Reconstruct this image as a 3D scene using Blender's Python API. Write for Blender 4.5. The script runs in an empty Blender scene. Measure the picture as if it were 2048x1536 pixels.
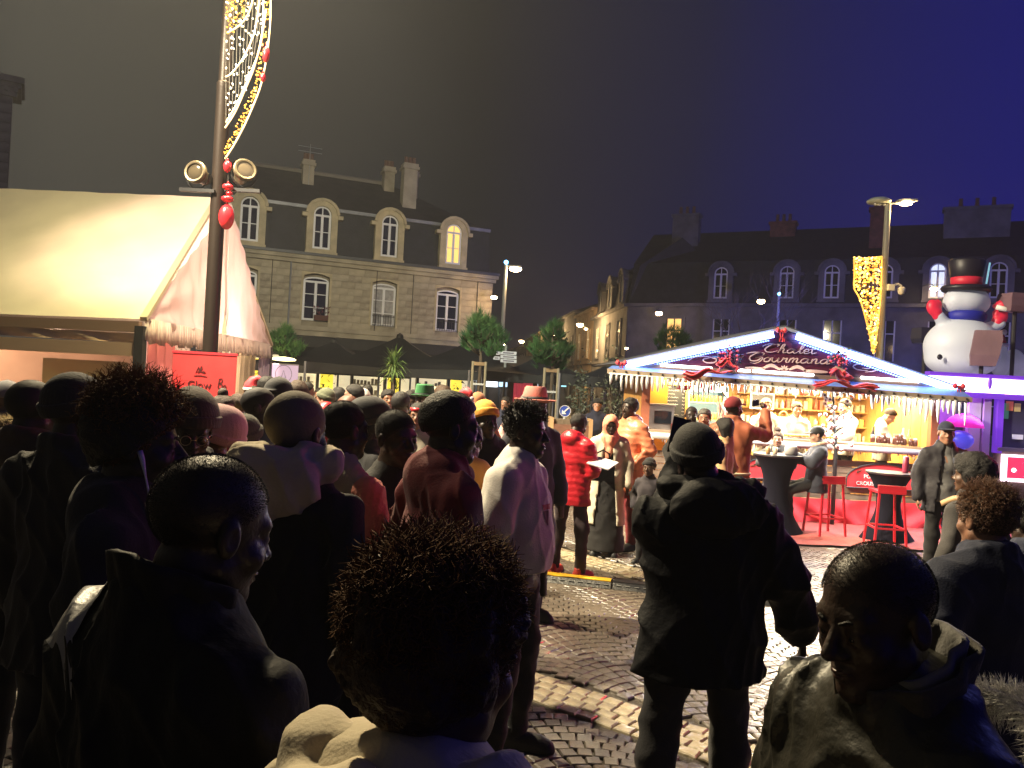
import bpy, math, random
import numpy as np
from mathutils import Vector, Matrix, Euler
rnd = random.Random(7)
SC = bpy.context.scene
COL = SC.collection
PI = math.pi
R = math.radians

# ------------------------------------------------------------------ camera, sky, exposure
FPX, ROLL, EYE = 1547.0, R(3.1), 1.9
cam = bpy.data.cameras.new('camera')
cam.sensor_width = 36.0
cam.lens = 36.0 * FPX / 2048.0
cam.clip_start, cam.clip_end = 0.05, 1500.0
cam_o = bpy.data.objects.new('camera', cam)
COL.objects.link(cam_o)
cam_o.matrix_world = Matrix.Translation((0, 0, EYE)) @ Matrix.Rotation(R(90), 4, 'X') @ Matrix.Rotation(ROLL, 4, 'Z')
cam.shift_y = 0.001
SC.camera = cam_o

world = bpy.data.worlds.new('World')
SC.world = world
world.use_nodes = True
wn, wl = world.node_tree.nodes, world.node_tree.links
wn.clear()
w_out = wn.new('ShaderNodeOutputWorld')
w_bg = wn.new('ShaderNodeBackground')
w_geo = wn.new('ShaderNodeTexCoord')
w_sep = wn.new('ShaderNodeSeparateXYZ')
w_map = wn.new('ShaderNodeMapRange')
w_map.inputs['From Min'].default_value, w_map.inputs['From Max'].default_value = -1.0, 1.0
w_ramp = wn.new('ShaderNodeValToRGB')
cr = w_ramp.color_ramp
# night sky over the town: sodium glow on one side of the square, LED blue over the other
stops = [(0.0, (.050, .046, .037)), (.25, (.046, .0425, .034)), (.36, (.021, .0200, .0175)), (.47, (.0062, .0062, .0072)),
         (.60, (.0040, .0045, .026)), (.70, (.0050, .0055, .075)), (.79, (.0055, .0060, .115)), (1.0, (.0055, .0060, .105))]
while len(cr.elements) < len(stops):
    cr.elements.new(.5)
for e, (p, c) in zip(cr.elements, stops):
    e.position = p
    e.color = (*c, 1)
wl.new(w_geo.outputs['Generated'], w_sep.inputs[0])
wl.new(w_sep.outputs['X'], w_map.inputs['Value'])
wl.new(w_map.outputs['Result'], w_ramp.inputs['Fac'])
wl.new(w_ramp.outputs['Color'], w_bg.inputs['Color'])
w_bg.inputs['Strength'].default_value = 1.0
wl.new(w_bg.outputs[0], w_out.inputs['Surface'])

vs = SC.view_settings
SC.display_settings.display_device = 'sRGB'
vs.view_transform, vs.look, vs.exposure, vs.gamma = 'Standard', 'None', 0.35, 1.0
vs.use_curve_mapping = False
try:
    SC.cycles.use_denoising = True
    SC.cycles.max_bounces = 6
    SC.cycles.diffuse_bounces = 3
    SC.cycles.glossy_bounces = 3
    SC.cycles.transmission_bounces = 3
    SC.cycles.volume_bounces = 0
    SC.cycles.sample_clamp_indirect = 4.0
    SC.cycles.use_light_tree = True
    SC.cycles.caustics_reflective = False
    SC.cycles.caustics_refractive = False
except Exception:
    pass

# ------------------------------------------------------------------ lamps (the floodlights, stall lights and street lamps of the square, plus added fills)
def lamp(kind, name, loc, energy, color, target=None, size=.1, spot=90, blend=.5, shape=None):
    l = bpy.data.lights.new(name, kind)
    l.energy, l.color = energy, color
    if kind == 'AREA':
        if shape:
            l.shape = 'RECTANGLE'
            l.size, l.size_y = shape
        else:
            l.size = size
    else:
        l.shadow_soft_size = size
    if kind == 'SPOT':
        l.spot_size, l.spot_blend = R(spot), blend
    o = bpy.data.objects.new(name, l)
    COL.objects.link(o)
    o.location = loc
    if target is not None:
        o.rotation_euler = (Vector(target) - Vector(loc)).to_track_quat('-Z', 'Y').to_euler()
    return o

WARM, SODIUM, COLD = (1, .80, .42), (1, .62, .25), (.75, .85, 1)
lamp('POINT', 'floodlight_spill', (-3.4, 9.9, 9.3), 2400, (1, .86, .56), size=.2)
lamp('SPOT', 'flood_and_fill_beam', (-3.75, 9.7, 8.6), 3000, (1, .82, .38), (-7.5, 13.2, 3.8), .15, 115, .6)
lamp('SPOT', 'flood_and_fill_beam', (-6.3, 6.6, 8.6), 14000, (1, .85, .60), (2.6, 9.6, 0), .12, 78, .7)
lamp('SPOT', 'flood_and_fill_beam', (-3.6, 10.0, 8.9), 5500, (1, .80, .48), (-.6, 4.5, 0), .12, 130, .6)
lamp('SPOT', 'flood_and_fill_beam', (-3.5, 10.6, 9.1), 8000, (1, .91, .66), (-8, 38, 7.0), .2, 42, .8)
lamp('SPOT', 'stage_light', (9.5, 9.6, 4.0), 620, (1, .035, .06), (1.0, 7.6, 1.0), .08, 56, .6)
lamp('SPOT', 'flood_and_fill_beam', (-3.2, 10.4, 9.2), 2600, (1, .62, .55), (-6.1, 15.6, 2.6), .1, 50, .5)  # pink fill added to lift the tent gable
lamp('SPOT', 'stage_light', (9.5, 7.5, 5.0), 90, (.25, .27, 1), (0.0, 2.2, 1.0), .12, 80, .6)
lamp('SPOT', 'flood_and_fill_beam', (-3.4, 10.7, 8.8), 3000, (.95, 1, .80), (.3, 20, 2.3), .12, 42, .6)  # fill added to brighten the pines
# ------------------------------------------------------------------ helpers
def at(px, py, d):
    """world point seen at photo pixel (2048 wide) at distance d in front of the viewer"""
    dx, dy = px - 1024.0, 770.0 - py
    X = dx * math.cos(ROLL) - dy * math.sin(ROLL)
    Z = dx * math.sin(ROLL) + dy * math.cos(ROLL)
    return Vector((X / FPX * d, d, EYE + Z / FPX * d))

def proj(p):
    X, Z = p[0] / p[1] * FPX, (p[2] - EYE) / p[1] * FPX
    return (1024 + X * math.cos(ROLL) + Z * math.sin(ROLL), 770 - (-X * math.sin(ROLL) + Z * math.cos(ROLL)))

_m = {}
def mat(name, col, rough=.6, metal=0., emit=0., ecol=None, bump=None, var=None, spec=None, coat=0., sheen=0., trans=0., sample=True, sss=0., wave=None, stain=None, rand=0.):
    key = (name, tuple(col), rough, emit)
    if key in _m:
        return _m[key]
    m = bpy.data.materials.new(name)
    m.use_nodes = True
    nt = m.node_tree
    b = nt.nodes['Principled BSDF']
    b.inputs['Base Color'].default_value = (*col, 1)
    b.inputs['Roughness'].default_value = rough
    b.inputs['Metallic'].default_value = metal
    if spec is not None: b.inputs['Specular IOR Level'].default_value = spec
    if coat: b.inputs['Coat Weight'].default_value = coat
    if sheen:
        b.inputs['Sheen Weight'].default_value = sheen
        b.inputs['Sheen Roughness'].default_value = .5
    if trans: b.inputs['Transmission Weight'].default_value = trans
    if sss:
        b.inputs['Subsurface Weight'].default_value = sss
        b.inputs['Subsurface Radius'].default_value = (.012, .004, .002)
    if emit:
        b.inputs['Emission Color'].default_value = (*(ecol or col), 1)
        b.inputs['Emission Strength'].default_value = emit
        if not sample: m.cycles.emission_sampling = 'NONE'
    tc = None
    if bump or var or wave or stain:
        tc = nt.nodes.new('ShaderNodeTexCoord')
    if var:
        sc, amt = var
        n = nt.nodes.new('ShaderNodeTexNoise')
        n.inputs['Scale'].default_value = sc
        n.inputs['Detail'].default_value = 5
        nt.links.new(tc.outputs['Object'], n.inputs['Vector'])
        mp = nt.nodes.new('ShaderNodeMapRange')
        mp.inputs['From Min'].default_value, mp.inputs['From Max'].default_value = .3, .7
        mp.inputs['To Min'].default_value, mp.inputs['To Max'].default_value = 1 - amt, 1 + amt
        nt.links.new(n.outputs['Fac'], mp.inputs['Value'])
        mx = nt.nodes.new('ShaderNodeMix')
        mx.data_type = 'RGBA'
        mx.blend_type = 'MULTIPLY'
        mx.inputs['Factor'].default_value = 1
        mx.inputs['A'].default_value = (*col, 1)
        nt.links.new(mp.outputs['Result'], mx.inputs['B'])
        nt.links.new(mx.outputs['Result'], b.inputs['Base Color'])
    if rand:
        oi = nt.nodes.new('ShaderNodeObjectInfo')
        mp = nt.nodes.new('ShaderNodeMapRange')
        mp.inputs['To Min'].default_value, mp.inputs['To Max'].default_value = 1 - rand, 1 + rand
        nt.links.new(oi.outputs['Random'], mp.inputs['Value'])
        mx2 = nt.nodes.new('ShaderNodeMix')
        mx2.data_type = 'RGBA'
        mx2.blend_type = 'MULTIPLY'
        mx2.inputs['Factor'].default_value = 1
        if b.inputs['Base Color'].links:
            nt.links.new(b.inputs['Base Color'].links[0].from_socket, mx2.inputs['A'])
        else:
            mx2.inputs['A'].default_value = (*col, 1)
        nt.links.new(mp.outputs['Result'], mx2.inputs['B'])
        nt.links.new(mx2.outputs['Result'], b.inputs['Base Color'])
    if bump:
        sc, st = bump[:2]
        n = nt.nodes.new('ShaderNodeTexNoise')
        n.inputs['Scale'].default_value = sc
        n.inputs['Detail'].default_value = 6
        if len(bump) > 2:
            mpp = nt.nodes.new('ShaderNodeMapping')
            mpp.inputs['Scale'].default_value = bump[2]
            nt.links.new(tc.outputs['Object'], mpp.inputs['Vector'])
            nt.links.new(mpp.outputs['Vector'], n.inputs['Vector'])
        else:
            nt.links.new(tc.outputs['Object'], n.inputs['Vector'])
        bp = nt.nodes.new('ShaderNodeBump')
        bp.inputs['Strength'].default_value = st
        bp.inputs['Distance'].default_value = .02
        nt.links.new(n.outputs['Fac'], bp.inputs['Height'])
        nt.links.new(bp.outputs['Normal'], b.inputs['Normal'])
    _m[key] = m
    return m

def translucent(m, f=.5):
    """thin canvas that lets lamp light through"""
    nt = m.node_tree
    b = nt.nodes['Principled BSDF']
    t = nt.nodes.new('ShaderNodeBsdfTranslucent')
    x = nt.nodes.new('ShaderNodeMixShader')
    src = b.inputs['Base Color'].links
    if src: nt.links.new(src[0].from_socket, t.inputs['Color'])
    else: t.inputs['Color'].default_value = b.inputs['Base Color'].default_value
    x.inputs[0].default_value = f
    nt.links.new(b.outputs[0], x.inputs[1])
    nt.links.new(t.outputs[0], x.inputs[2])
    nt.links.new(x.outputs[0], nt.nodes['Material Output'].inputs['Surface'])
    return m

def tag(o, label=None, cat=None, group=None, kind=None):
    if label: o['label'] = label
    if cat: o['category'] = cat
    if group: o['group'] = group
    if kind: o['kind'] = kind
    return o

def empty(name, loc, rz=0., label=None, cat=None, group=None, kind=None):
    o = bpy.data.objects.new(name, None)
    COL.objects.link(o)
    o.location = loc
    o.rotation_euler = (0, 0, rz)
    o.empty_display_size = .2
    return tag(o, label, cat, group, kind)

def link(name, me, parent=None, m=None, loc=None, rot=None, scale=None):
    o = bpy.data.objects.new(name, me)
    COL.objects.link(o)
    if parent: o.parent = parent
    if m is not None:
        if not me.materials: me.materials.append(m)
        if me.materials[0] is not m:
            o.material_slots[0].link = 'OBJECT'
            o.material_slots[0].material = m
    if loc is not None: o.location = loc
    if rot is not None: o.rotation_euler = rot
    if scale is not None: o.scale = scale
    return o

def copy_tree(o, parent=None):
    c = o.copy()
    COL.objects.link(c)
    c.parent = parent
    for ch in o.children:
        copy_tree(ch, c)
    return c

def wloc(o):
    v = Vector((0, 0, 0))
    while o is not None:
        v = v + Vector(o.location)
        o = o.parent
    return v

class MB:
    """collects shapes into one mesh"""
    def __init__(s):
        s.v, s.f, s.u = [], [], []
    def add(s, vs, fs):
        n = len(s.v)
        s.v += [tuple(p) for p in vs]
        s.f += [tuple(i + n for i in f) for f in fs]
        return s
    def box(s, c, d, rot=None):
        hx, hy, hz = d[0] / 2, d[1] / 2, d[2] / 2
        vs = [Vector((x, y, z)) for x in (-hx, hx) for y in (-hy, hy) for z in (-hz, hz)]
        if rot is not None:
            q = Euler(rot).to_matrix()
            vs = [q @ p for p in vs]
        c = Vector(c)
        return s.add([p + c for p in vs], [(0, 1, 3, 2), (4, 6, 7, 5), (0, 4, 5, 1), (2, 3, 7, 6), (0, 2, 6, 4), (1, 5, 7, 3)])
    def beam(s, a, b, w, h, up=(0, 0, 1)):
        a, b = Vector(a), Vector(b)
        t = (b - a).normalized()
        x = t.cross(Vector(up)).normalized()
        y = x.cross(t)
        vs = [p + x * (i * w / 2) + y * (j * h / 2) for p in (a, b) for i, j in ((-1, -1), (1, -1), (1, 1), (-1, 1))]
        return s.add(vs, [(3, 2, 1, 0), (4, 5, 6, 7), (0, 1, 5, 4), (1, 2, 6, 5), (2, 3, 7, 6), (3, 0, 4, 7)])
    def tube(s, pts, r, n=8, caps=True):
        pts = [Vector(p) for p in pts]
        rs = r if isinstance(r, (list, tuple)) else [r] * len(pts)
        vs, fs = [], []
        ref = None
        for i, p in enumerate(pts):
            t = (pts[min(i + 1, len(pts) - 1)] - pts[max(i - 1, 0)]).normalized()
            if ref is None:
                ref = t.orthogonal().normalized()
            x = (ref - t * ref.dot(t))
            x = x.normalized() if x.length > 1e-6 else t.orthogonal().normalized()
            ref = x
            y = t.cross(x)
            for k in range(n):
                a = 2 * PI * k / n
                vs.append(p + (x * math.cos(a) + y * math.sin(a)) * rs[i])
        for i in range(len(pts) - 1):
            for k in range(n):
                k2 = (k + 1) % n
                fs.append((i * n + k, i * n + k2, (i + 1) * n + k2, (i + 1) * n + k))
        if caps:
            fs.append(tuple(range(n - 1, -1, -1)))
            fs.append(tuple((len(pts) - 1) * n + k for k in range(n)))
        return s.add(vs, fs)
    def lathe(s, prof, c=(0, 0, 0), n=20, sx=1., sy=1., axis=None, ring=False):
        vs, fs = [], []
        q = Vector((0, 0, 1)).rotation_difference(Vector(axis)).to_matrix() if axis is not None else None
        for r, z in prof:
            for k in range(n):
                a = 2 * PI * k / n
                p = Vector((r * math.cos(a) * sx, r * math.sin(a) * sy, z))
                if q: p = q @ p
                vs.append(p + Vector(c))
        for i in range(len(prof) - 1):
            for k in range(n):
                k2 = (k + 1) % n
                fs.append((i * n + k, i * n + k2, (i + 1) * n + k2, (i + 1) * n + k))
        if ring:
            L = (len(prof) - 1) * n
            fs += [(L + k, L + (k + 1) % n, (k + 1) % n, k) for k in range(n)]
        else:
            fs.append(tuple(range(n - 1, -1, -1)))
            fs.append(tuple((len(prof) - 1) * n + k for k in range(n)))
        return s.add(vs, fs)
    def ball(s, c, r, n=10, m=6):
        r = r if isinstance(r, (tuple, list)) else (r, r, r)
        vs = [(c[0], c[1], c[2] - r[2])]
        for j in range(1, m):
            t = -PI / 2 + PI * j / m
            for k in range(n):
                a = 2 * PI * k / n
                vs.append((c[0] + r[0] * math.cos(t) * math.cos(a), c[1] + r[1] * math.cos(t) * math.sin(a), c[2] + r[2] * math.sin(t)))
        vs.append((c[0], c[1], c[2] + r[2]))
        fs = [(0, 1 + (k + 1) % n, 1 + k) for k in range(n)]
        for j in range(m - 2):
            for k in range(n):
                k2 = (k + 1) % n
                fs.append((1 + j * n + k, 1 + j * n + k2, 1 + (j + 1) * n + k2, 1 + (j + 1) * n + k))
        L = len(vs) - 1
        fs += [(L, 1 + (m - 2) * n + k, 1 + (m - 2) * n + (k + 1) % n) for k in range(n)]
        return s.add(vs, fs)
    def prism(s, poly, off):
        """polygon (3-D points) swept by vector off"""
        n = len(poly)
        off = Vector(off)
        vs = [Vector(p) for p in poly] + [Vector(p) + off for p in poly]
        return s.add(vs, [tuple(range(n)), tuple(range(2 * n - 1, n - 1, -1))] + [(i, i + n, (i + 1) % n + n, (i + 1) % n) for i in range(n)])
    def grid(s, fn, nu, nv):
        vs = [fn(i / nu, j / nv) for j in range(nv + 1) for i in range(nu + 1)]
        fs = [(j * (nu + 1) + i, j * (nu + 1) + i + 1, (j + 1) * (nu + 1) + i + 1, (j + 1) * (nu + 1) + i) for j in range(nv) for i in range(nu)]
        return s.add(vs, fs)
    def ribbon(s, pts, w, n, th=.01):
        """flat tapered stroke lying in a plane with normal n; w = list of widths"""
        n = Vector(n)
        pts = [Vector(p) for p in pts]
        vs, fs = [], []
        for i, p in enumerate(pts):
            t = (pts[min(i + 1, len(pts) - 1)] - pts[max(i - 1, 0)]).normalized()
            x = t.cross(n).normalized() * (w[i] / 2)
            vs += [p - x, p + x, p + x + n * th, p - x + n * th]
        for i in range(len(pts) - 1):
            a, b = 4 * i, 4 * i + 4
            fs += [(a + k, a + (k + 1) % 4, b + (k + 1) % 4, b + k) for k in range(4)]
        L = 4 * (len(pts) - 1)
        fs += [(0, 3, 2, 1), (L, L + 1, L + 2, L + 3)]
        return s.add(vs, fs)
    def mesh(s, name, m=None, smooth=False, off=None):
        me = bpy.data.meshes.new(name)
        vs = s.v if off is None else [(p[0] - off[0], p[1] - off[1], p[2] - off[2]) for p in s.v]
        me.from_pydata(vs, [], s.f)
        if smooth:
            me.shade_smooth()
            if smooth == 'auto':
                import bmesh
                bm = bmesh.new(); bm.from_mesh(me)
                for e in bm.edges:
                    if len(e.link_faces) == 2 and e.calc_face_angle(0) > .6: e.smooth = False
                bm.to_mesh(me); bm.free()
        if m is not None: me.materials.append(m)
        return me
    def build(s, name, m, parent=None, smooth=False, world=True, solid=0):
        """one mesh object; with world=True the shapes are in world coordinates and the parent only translates"""
        off = wloc(parent) if (world and parent) else None
        o = link(name, s.mesh(name, m, smooth, off), parent)
        if solid:
            md = o.modifiers.new('thickness', 'SOLIDIFY')
            md.thickness = solid
            md.offset = 0
        return o

def fold(x, y, z, s=1.):
    return (math.sin(x * 3.1 * s + 1.7 * math.sin(y * 2.3 * s + z)) + math.sin(y * 4.3 * s + 1.3 * math.sin(z * 3.7 * s + x * 2)) + math.sin(z * 5.1 * s + x * 1.9 * s)) / 3

# shared materials
M_iron = mat('dark painted steel', (.03, .03, .032), .45, .3)
M_steel = mat('galvanised steel', (.42, .44, .45), .4, .7)
M_wood = mat('pale timber', (.42, .27, .14), .65, bump=(14, .3, (1, 1, 8)), var=(3, .25))
M_black = mat('black fabric', (.012, .012, .014), .8, bump=(30, .2))
M_white = mat('white paint', (.75, .75, .74), .5)
M_red = mat('red fabric', (.55, .015, .03), .6, bump=(20, .2), sheen=.2)
# ------------------------------------------------------------------ smooth solid bodies (distance fields turned into one continuous surface)
F32 = np.float32

def axis(lo, hi, coarse, fine=(), step=.006):
    xs, x = [lo], lo
    while x < hi:
        st = coarse
        for a, b in fine:
            if a - coarse * .5 <= x <= b: st = step
        x += st
        xs.append(x)
    return np.array(xs, F32)

class Field:
    BIG = .09
    def __init__(s, ax):
        s.ax = ax
        s.d = np.full([len(a) for a in ax], s.BIG, F32)
    def _sl(s, lo, hi):
        sl = []
        for i in range(3):
            a = max(int(np.searchsorted(s.ax[i], lo[i])) - 1, 0)
            b = min(int(np.searchsorted(s.ax[i], hi[i])) + 1, len(s.ax[i]))
            if b - a < 2: return None
            sl.append(slice(a, b))
        return tuple(sl)
    def op(s, fn, lo, hi, k=.02, sub=False):
        sl = s._sl(lo, hi)
        if sl is None: return
        X = s.ax[0][sl[0]][:, None, None]
        Y = s.ax[1][sl[1]][None, :, None]
        Z = s.ax[2][sl[2]][None, None, :]
        n = fn(X, Y, Z)
        d = s.d[sl]
        k = max(k, 1e-4)
        if sub:
            h = np.clip(.5 - .5 * (d + n) / k, 0, 1)
            s.d[sl] = d + (-n - d) * h + k * h * (1 - h)
        else:
            h = np.clip(.5 + .5 * (d - n) / k, 0, 1)
            s.d[sl] = d + (n - d) * h - k * h * (1 - h)
    def cap(s, a, b, ra, rb=None, k=.02, fl=(1, 1), T=None, sub=False):
        """round cone from a to b; fl flattens x and y; T = (matrix 3x3, origin) of a local frame"""
        rb = ra if rb is None else rb
        a, b = np.array(a, F32), np.array(b, F32)
        m = max(ra, rb) + .06 + k
        fx, fy = fl
        ab = (b - a) * np.array([1 / fx, 1 / fy, 1], F32)
        L = float(ab @ ab) + 1e-9
        def fn(X, Y, Z):
            if T is not None: X, Y, Z = s.loc(T, X, Y, Z)
            x, y, z = (X - a[0]) / fx, (Y - a[1]) / fy, Z - a[2]
            t = np.clip((x * ab[0] + y * ab[1] + z * ab[2]) / L, 0, 1)
            return np.sqrt((x - t * ab[0]) ** 2 + (y - t * ab[1]) ** 2 + (z - t * ab[2]) ** 2) - (ra + (rb - ra) * t)
        lo, hi = np.minimum(a, b), np.maximum(a, b)
        f = np.array([max(fx, 1), max(fy, 1), 1])
        lo, hi = lo - m * f, hi + m * f
        if T is not None: lo, hi = s.wbox(T, lo, hi)
        s.op(fn, lo, hi, k, sub)
    def ell(s, c, r, k=.015, T=None, sub=False):
        c, r = np.array(c, F32), np.array(r, F32)
        def fn(X, Y, Z):
            if T is not None: X, Y, Z = s.loc(T, X, Y, Z)
            x, y, z = X - c[0], Y - c[1], Z - c[2]
            k0 = np.sqrt((x / r[0]) ** 2 + (y / r[1]) ** 2 + (z / r[2]) ** 2)
            k1 = np.sqrt((x / r[0] ** 2) ** 2 + (y / r[1] ** 2) ** 2 + (z / r[2] ** 2) ** 2) + 1e-9
            return (k0 * (k0 - 1) / k1).astype(F32)
        m = .06 + k
        lo, hi = c - r - m, c + r + m
        if T is not None: lo, hi = s.wbox(T, lo, hi)
        s.op(fn, lo, hi, k, sub)
    def plane(s, p, n, k=.004):
        """keep the side the normal points away from"""
        p, n = np.array(p, F32), np.array(n, F32)
        n = n / np.linalg.norm(n)
        X, Y, Z = s.ax[0][:, None, None], s.ax[1][None, :, None], s.ax[2][None, None, :]
        v = (X - p[0]) * n[0] + (Y - p[1]) * n[1] + (Z - p[2]) * n[2]
        s.d = np.maximum(s.d, v).astype(F32)
    @staticmethod
    def loc(T, X, Y, Z):
        M, o = T   # world = M q + o  ->  q = M^T (w - o)
        x, y, z = X - o[0], Y - o[1], Z - o[2]
        return (M[0][0] * x + M[1][0] * y + M[2][0] * z, M[0][1] * x + M[1][1] * y + M[2][1] * z, M[0][2] * x + M[1][2] * y + M[2][2] * z)
    @staticmethod
    def wbox(T, lo, hi):
        M, o = np.array(T[0]), np.array(T[1])
        c = np.array([[x, y, z] for x in (lo[0], hi[0]) for y in (lo[1], hi[1]) for z in (lo[2], hi[2])]) @ M.T + o
        return c.min(0), c.max(0)
    def wrinkle(s, amp, sc=(1, 1, 1), seed=0.):
        X, Y, Z = s.ax[0][:, None, None] * sc[0], s.ax[1][None, :, None] * sc[1], s.ax[2][None, None, :] * sc[2]
        n = np.sin(9 * X + 3 * np.sin(7 * Z + seed) + seed) + np.sin(11 * Y + 2.5 * np.sin(8 * X + 5 * Z + 1.3 * seed)) + np.sin(13 * Z + 3 * np.sin(6 * Y + 9 * X + seed))
        n2 = np.sin(23 * X + 2 * np.sin(17 * Z + seed)) * np.sin(21 * Z + 2 * np.sin(19 * X + 15 * Y + seed))
        w = np.sin(7 * X + 2 * np.sin(5 * Z + seed) + seed) * 1.5
        r1 = 1 - np.abs(np.sin(13 * Z + 7 * X + 6 * Y + w + 1.5 * np.sin(8 * Y + seed)))
        r2 = 1 - np.abs(np.sin(-10 * Z + 9 * X - 8 * Y + 1.4 * w + 1.2 * np.sin(11 * X + seed)))
        s.d = (s.d + amp * (.20 * n + .30 * n2 - .75 * r1 ** 2 - .6 * r2 ** 2 + .4)).astype(F32)
    def mesh(s, name):
        d = s.d
        ins = d < 0
        nx, ny, nz = d.shape
        c = np.zeros((nx - 1, ny - 1, nz - 1), np.int8)
        offs = [(i, j, k) for i in (0, 1) for j in (0, 1) for k in (0, 1)]
        for i, j, k in offs:
            c += ins[i:nx - 1 + i, j:ny - 1 + j, k:nz - 1 + k]
        I, J, K = np.nonzero((c > 0) & (c < 8))
        n = len(I)
        me = bpy.data.meshes.new(name)
        if n == 0: return me
        vid = np.full(c.shape, -1, np.int32)
        vid[I, J, K] = np.arange(n, dtype=np.int32)
        V = [d[I + i, J + j, K + k] for i, j, k in offs]
        acc, cnt = np.zeros((n, 3), F32), np.zeros(n, F32)
        for a in range(8):
            for b in range(a + 1, 8):
                df = [offs[b][q] - offs[a][q] for q in range(3)]
                if sum(df) != 1 or min(df) < 0: continue
                va, vb = V[a], V[b]
                m = (va < 0) != (vb < 0)
                t = np.where(m, va / np.where(m, va - vb, 1), 0)
                p = np.stack([offs[a][q] + df[q] * t for q in range(3)], 1)
                acc += p * m[:, None]
                cnt += m
        acc /= cnt[:, None]
        P = np.empty((n, 3), F32)
        for q, ix in enumerate((I, J, K)):
            x0, x1 = s.ax[q][ix], s.ax[q][ix + 1]
            P[:, q] = x0 + (x1 - x0) * acc[:, q]
        faces = []
        e = ins[:-1, 1:-1, 1:-1] != ins[1:, 1:-1, 1:-1]
        i, j, k = np.nonzero(e); j, k = j + 1, k + 1
        q = np.stack([vid[i, j - 1, k - 1], vid[i, j, k - 1], vid[i, j, k], vid[i, j - 1, k]], 1)
        fl = ~ins[i, j, k]; q[fl] = q[fl][:, ::-1]; faces.append(q)
        e = ins[1:-1, :-1, 1:-1] != ins[1:-1, 1:, 1:-1]
        i, j, k = np.nonzero(e); i, k = i + 1, k + 1
        q = np.stack([vid[i - 1, j, k - 1], vid[i - 1, j, k], vid[i, j, k], vid[i, j, k - 1]], 1)
        fl = ~ins[i, j, k]; q[fl] = q[fl][:, ::-1]; faces.append(q)
        e = ins[1:-1, 1:-1, :-1] != ins[1:-1, 1:-1, 1:]
        i, j, k = np.nonzero(e); i, j = i + 1, j + 1
        q = np.stack([vid[i - 1, j - 1, k], vid[i, j - 1, k], vid[i, j, k], vid[i - 1, j, k]], 1)
        fl = ~ins[i, j, k]; q[fl] = q[fl][:, ::-1]; faces.append(q)
        Fq = np.concatenate(faces)
        Fq = Fq[(Fq >= 0).all(1)]
        me.vertices.add(n)
        me.vertices.foreach_set('co', P.ravel())
        me.loops.add(4 * len(Fq))
        me.loops.foreach_set('vertex_index', Fq.ravel().astype(np.int32))
        me.polygons.add(len(Fq))
        me.polygons.foreach_set('loop_start', np.arange(0, 4 * len(Fq), 4, dtype=np.int32))
        me.update(calc_edges=True)
        me.shade_smooth()
        return me

# ------------------------------------------------------------------ people
CR_C, CR_R = (0, -.015, .035), (.076, .095, .0835)       # cranium in the head's own frame (forward = +y)
RES = {'near': (.024, .0052, .0082, .005), 'mid': (.034, .0090, .0155, .0075), 'farmid': (.040, .0115, .018, .009), 'far': (.044, .0145, .028, .012)}
# (body coarse step, head / hand step, garment step, hair step)

def head_prims(f, T, lvl, fem=False):
    A = dict(T=T)
    f.ell(CR_C, CR_R, .01, **A)
    f.ell((0, .028, -.040), (.058, .062, .074), .03, **A)
    f.cap((-.048, .005, -.058), (-.012, .064, -.098), .017, .016, .025, **A)
    f.cap((.048, .005, -.058), (.012, .064, -.098), .017, .016, .025, **A)
    f.ell((0, .070, -.101), (.022, .020, .018), .02, **A)
    f.cap((-.034, .066, .020), (.034, .066, .020), .018, .018, .015, **A)
    if lvl != 'far':
        for sx in (-1, 1):
            f.ell((sx * .032, .106, -.004), (.019, .024, .013), .014, sub=True, **A)
            f.ell((sx * .031, .0745, -.0005), (.0165, .0135, .0095), .005, **A)
            f.ell((sx * .031, .0745, -.0125), (.0155, .0130, .0065), .005, **A)
            f.ell((sx * .044, .056, -.034), (.022, .022, .020), .022, **A)
    f.cap((0, .084, .006), (0, .108, -.030), .0085, .0125, .010, **A)
    for sx in (-1, 1):
        f.ell((sx * .0145, .093, -.034), (.0105, .012, .009), .007, **A)
        f.ell((sx * .079, -.010, -.008), (.010, .019, .031), .008, **A)
        if lvl != 'far':
            f.ell((sx * .090, -.006, -.004), (.007, .011, .018), .006, sub=True, **A)
    if lvl != 'far':
        f.ell((0, .107, -.0665), (.024, .014, .0022), .005, sub=True, **A)
    f.ell((0, .084, -.060), (.023, .015, .0075), .008, **A)
    f.ell((0, .083, -.073), (.020, .015, .0085), .008, **A)

def hand_prims(f, w, d, side, curl=.5, palm=(0, 1, 0)):
    """palm and five fingers from the wrist w along direction d"""
    d = Vector(d).normalized()
    pn = Vector(palm)
    pn = (pn - d * pn.dot(d)).normalized()
    x = d.cross(pn).normalized() * side
    w = Vector(w)
    c = w + d * .045
    for i in (-1, 0, 1):
        f.cap(w + d * .015 + x * i * .012, w + d * .085 + x * i * .024, .016, .013, .012)
    L = [.068, .078, .073, .058]
    for i in range(4):
        o = w + d * (.088 - .004 * abs(i - 1)) + x * ((i - 1.5) * -.0185)
        p1 = o + (d * math.cos(curl * .7) + pn * math.sin(curl * .7)) * L[i] * .5
        p2 = p1 + (d * math.cos(curl * 1.9) + pn * math.sin(curl * 1.9)) * L[i] * .5
        f.cap(o, p1, .0095, .0085, .003)
        f.cap(p1, p2, .0085, .0072, .003)
    o = w + d * .03 + x * .026
    p1 = o + (d * .62 + x * .6 + pn * .35).normalized() * .042
    f.cap(o, p1, .013, .010, .006)
    f.cap(p1, p1 + (d * .85 + x * .1 + pn * .45).normalized() * .034, .010, .008, .003)

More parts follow.
